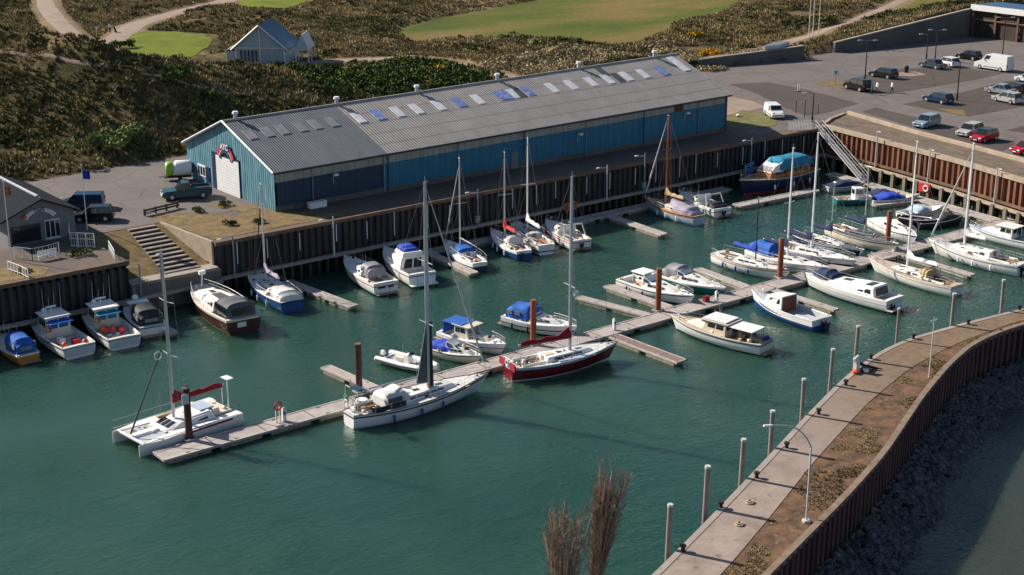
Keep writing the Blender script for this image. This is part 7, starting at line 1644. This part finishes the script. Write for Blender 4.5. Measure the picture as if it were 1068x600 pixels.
# curved lamp on the pier, thin mast, mooring gear
x, y = at(841, 541, PIER_Z+.2); o = thing('pier_lamp', 'white swan neck lamp post leaning over the near end of the pier', 'lamp post', (x, y, PIER_Z-.1), rz=math.atan2(RT[1], RT[0])+R(8))
P_ = [(0, 0, 0)]+[(0, 0, 5.0)]+[(-.15*k*.9-.021*k*k, 0, 5.0+1.55*math.sin(min(1, k/7)*math.pi/2)) for k in range(1, 8)]+[(-2.5, 0, 6.60)]
mb = MB(); 
for i in range(len(P_)-1): mb.tube(P_[i], P_[i+1], (.066-.004*i), (.062-.004*i), n=8)
mb.build('pole', M['pale_paint'], o, smooth=True); MB().box((-2.75, 0, 6.58), (.6, .22, .12), top=(.9, .6)).build('lamp_head', M['white_paint'], o, bevel=.03); MB().box((0, 0, .1), (.4, .4, .25)).build('foot_plate', M['gel_grey'], o)
x, y = at(969, 391, PIER_Z+.2); o = thing('weather_mast', 'thin white mast with small vanes on the bend of the pier', 'mast', (x, y, PIER_Z)); MB().tube((0, 0, 0), (0, 0, 4.8), .05, .03, n=6).build('pole', M['gel_cream'], o); MB().tube((-.3, 0, 4.5), (.3, 0, 4.5), .02).ball((-.3, 0, 4.6), .07).ball((.3, 0, 4.6), .07).build('vane', M['pale_paint'], o)
x, y = at(893, 388, PIER_Z); o = thing('capstan', 'old mooring winch heaped with ropes and an orange net on the pier', 'winch', (x, y, PIER_Z)); MB().box((0, 0, .5), (.4, .35, 1.0)).tube((-.3, 0, 1.0), (.3, .1, 1.15), .18, n=10).build('winch_frame', M['gel_grey'], o, bevel=.03)
mb = MB(); r2 = random.Random(4)
for k in range(8): mb.path([(.1, 0, 1.1-.08*k), (.6+.1*k, -.1-.06*k, .5-.03*k), (1.1+.12*k, -.3-.1*k, .08)], .03, 4)
mb.build('rope', M['mast_black'], o); MB().torus((.7, -.3, .10), .4, .08, axis='z').torus((1.3, -.1, .08), .5, .06, axis='z').build('rope_coil', M['rubber'], o); MB().ball((-.35, -.2, .16), .30, .6).build('net', M['orange'], o, smooth=True); MB().ball((.5, -.55, .15), .25, .6).build('float', M['gel_white'], o, smooth=True)
for i, (px, py, lb) in enumerate([(776, 497, 'near the third post'), (765, 520, 'near the second post'), (903, 468-2, 'halfway along the pier')][:2]):
    x, y = at(px+6, py+28, PIER_Z); o = thing('rope_heap', f'small heap of pale rope on the pier walkway {lb}', 'rope', (x, y, PIER_Z)); MB().torus((0, 0, .06), .22, .05, axis='z', n=10).torus((.1, .05, .12), .16, .04, axis='z', n=10).build('coil', M['rope'], o, smooth=True)


# ------------------------------------------------------------------ people
def skinbody(nodes, edges, name, mat, parent):
    me = bpy.data.meshes.new(name); me.from_pydata([n_[:3] for n_ in nodes], edges, []); o = bpy.data.objects.new(name, me); COL.objects.link(o); o.parent = parent
    sk = o.modifiers.new('skin', 'SKIN'); me.materials.append(mat)
    for i, n_ in enumerate(nodes): me.skin_vertices[0].data[i].radius = (n_[3], n_[3]*(n_[4] if len(n_) > 4 else 1))
    me.skin_vertices[0].data[0].use_root = True
    sb = o.modifiers.new('sub', 'SUBSURF'); sb.levels = 2; sb.render_levels = 2
    dg = bpy.context.evaluated_depsgraph_get(); dg.update(); m2 = bpy.data.meshes.new_from_object(o.evaluated_get(dg)); o.modifiers.clear(); o.data = m2
    m2.polygons.foreach_set('use_smooth', [True]*len(m2.polygons)); return o
def person(label, x, y, z, rz, top, legs, hair, stride=.12, armf=.1, bag=None):
    o = thing('person', label, 'person', (x, y, z), rz=rz)
    Nn = [(0, 0, .95, .15, .8), (0, 0, 1.15, .13, .75), (0, 0, 1.35, .16, .65), (0, 0, 1.47, .08), (0, 0, 1.52, .055), (.01, 0, 1.58, .065), (.02, 0, 1.66, .10, .85), (.01, 0, 1.74, .07)]
    Ee = [(0, 1), (1, 2), (2, 3), (3, 4), (4, 5), (5, 6), (6, 7)]
    def add(ch, root):
        p = root
        for c in ch: Nn.append(c); Ee.append((p, len(Nn)-1)); p = len(Nn)-1
        return p
    for s_ in (-1, 1):
        add([(0, s_*.10, .88, .095), (stride*s_*.5, s_*.11, .50, .065), (stride*s_*.9-.03, s_*.11, .10, .042), (stride*s_*.9+.10, s_*.12, .04, .038)], 0)
        h_ = add([(0, s_*.19, 1.42, .06), (-.02, s_*.25, 1.14, .045), (armf, s_*.25, .90, .032), (armf+.03, s_*.25, .84, .030)], 2)
        for k in range(4): add([(armf+.02+.018*k, s_*(.25-.0), .765-.006*abs(k-1.5), .009), (armf+.03+.018*k, s_*.24, .73, .008)], h_)
        add([(armf+.07, s_*.23, .80, .010), (armf+.085, s_*.22, .77, .009)], h_)
    b_ = skinbody(Nn, Ee, 'body', M['skin'], o)
    def shell(name, z0, z1, m_, off, arms):
        me = b_.data.copy(); me.materials.clear(); me.materials.append(m_); bm = bmesh.new(); bm.from_mesh(me); bm.normal_update()
        dele = [f for f in bm.faces if not (z0 < f.calc_center_median().z < z1) or (not arms and abs(f.calc_center_median().y) > .205 and f.calc_center_median().z > .6)]
        nn = {v_: v_.normal.copy() for v_ in bm.verts}
        for v_ in bm.verts: v_.co += nn[v_]*off
        bmesh.ops.delete(bm, geom=dele, context='FACES'); bm.to_mesh(me); bm.free(); s2 = bpy.data.objects.new(name, me); COL.objects.link(s2); s2.parent = b_; return s2
    shell('top', .93, 1.50, top, .022, True); shell('trousers', .10, .96, legs, .018, False); shell('shoe', -.05, .12, M['rubber'], .015, False); shell('hair', 1.68, 1.9, hair, .018, False)
    for s_ in (-1, 1): MB().ball((.118, s_*.035, 1.665), .012, n=6, m=4).build('eye', M['dark'], b_)
    MB().tube((.115, 0, 1.665), (.14, 0, 1.635), .012, .018, n=5).build('nose', M['skin'], b_); MB().box((.112, 0, 1.605), (.012, .05, .012)).build('mouth', M['redpaint'], b_)
    for s_ in (-1, 1): MB().ball((.0, s_*.092, 1.655), .025, 1.3, n=6, m=4).build('ear', M['skin'], b_)
    return o
C('hair_dark', (.04, .025, .015), rough=.7); C('shirt_white', (.72, .72, .72), rough=.8, var=.05); C('trouser_dark', (.02, .02, .03), rough=.8); C('jacket_blue', (.02, .08, .25), rough=.8); C('trouser_tan', (.3, .22, .15), rough=.8)
x, y = at(930, 97); person('person in a white top and dark trousers walking between the parked cars', x, y, .03, 2.6, M['shirt_white'], M['trouser_dark'], M['hair_dark'], .3)
x, y = at(914.5, 97); person('person in a pale top standing at the tailgate of the black people carrier', x, y, .03, 2.8, M['shirt_white'], M['trouser_tan'], M['hair_dark'])
x, y = at(909, 99); person('person in a blue jacket bending close to the black people carrier', x, y, .03, 2.4, M['jacket_blue'], M['trouser_dark'], M['hair_dark'])
q_ = atT(115, 34); person('person in a white top standing with a golf trolley near the dune track', q_[0], q_[1], q_[2], 1.0, M['shirt_white'], M['trouser_dark'], M['hair_dark'])
o = thing('golf_trolley', 'dark golf trolley beside the golfer near the dune track', 'trolley', (q_[0]+.9, q_[1]-.4, gz(q_[0]+.9, q_[1]-.4))); MB().tube((0, 0, .3), (-.3, 0, 1.1), .17, .15, n=10).build('bag', M['dark'], o); [MB().tube((0, s_*.25, .18), (0, s_*.30, .18), .18, n=12).build('wheel', M['rubber'], o) for s_ in (-1, 1)]; MB().tube((-.3, 0, 1.0), (-.6, 0, 1.1), .02).tube((0, -.3, .18), (0, .3, .18), .02).build('handle', M['steel'], o)
q_ = atT(101, 40); o = thing('golf_flag', 'pale thin marker pole near the dune track', 'pole', tuple(q_)); MB().tube((0, 0, 0), (0, 0, 2.2), .04, .03).build('pole', M['gel_cream'], o); MB().prismy([(.03, 2.15), (.5, 1.95), (.03, 1.75)], -.01, .01).build('flag', M['gel_white'], o)
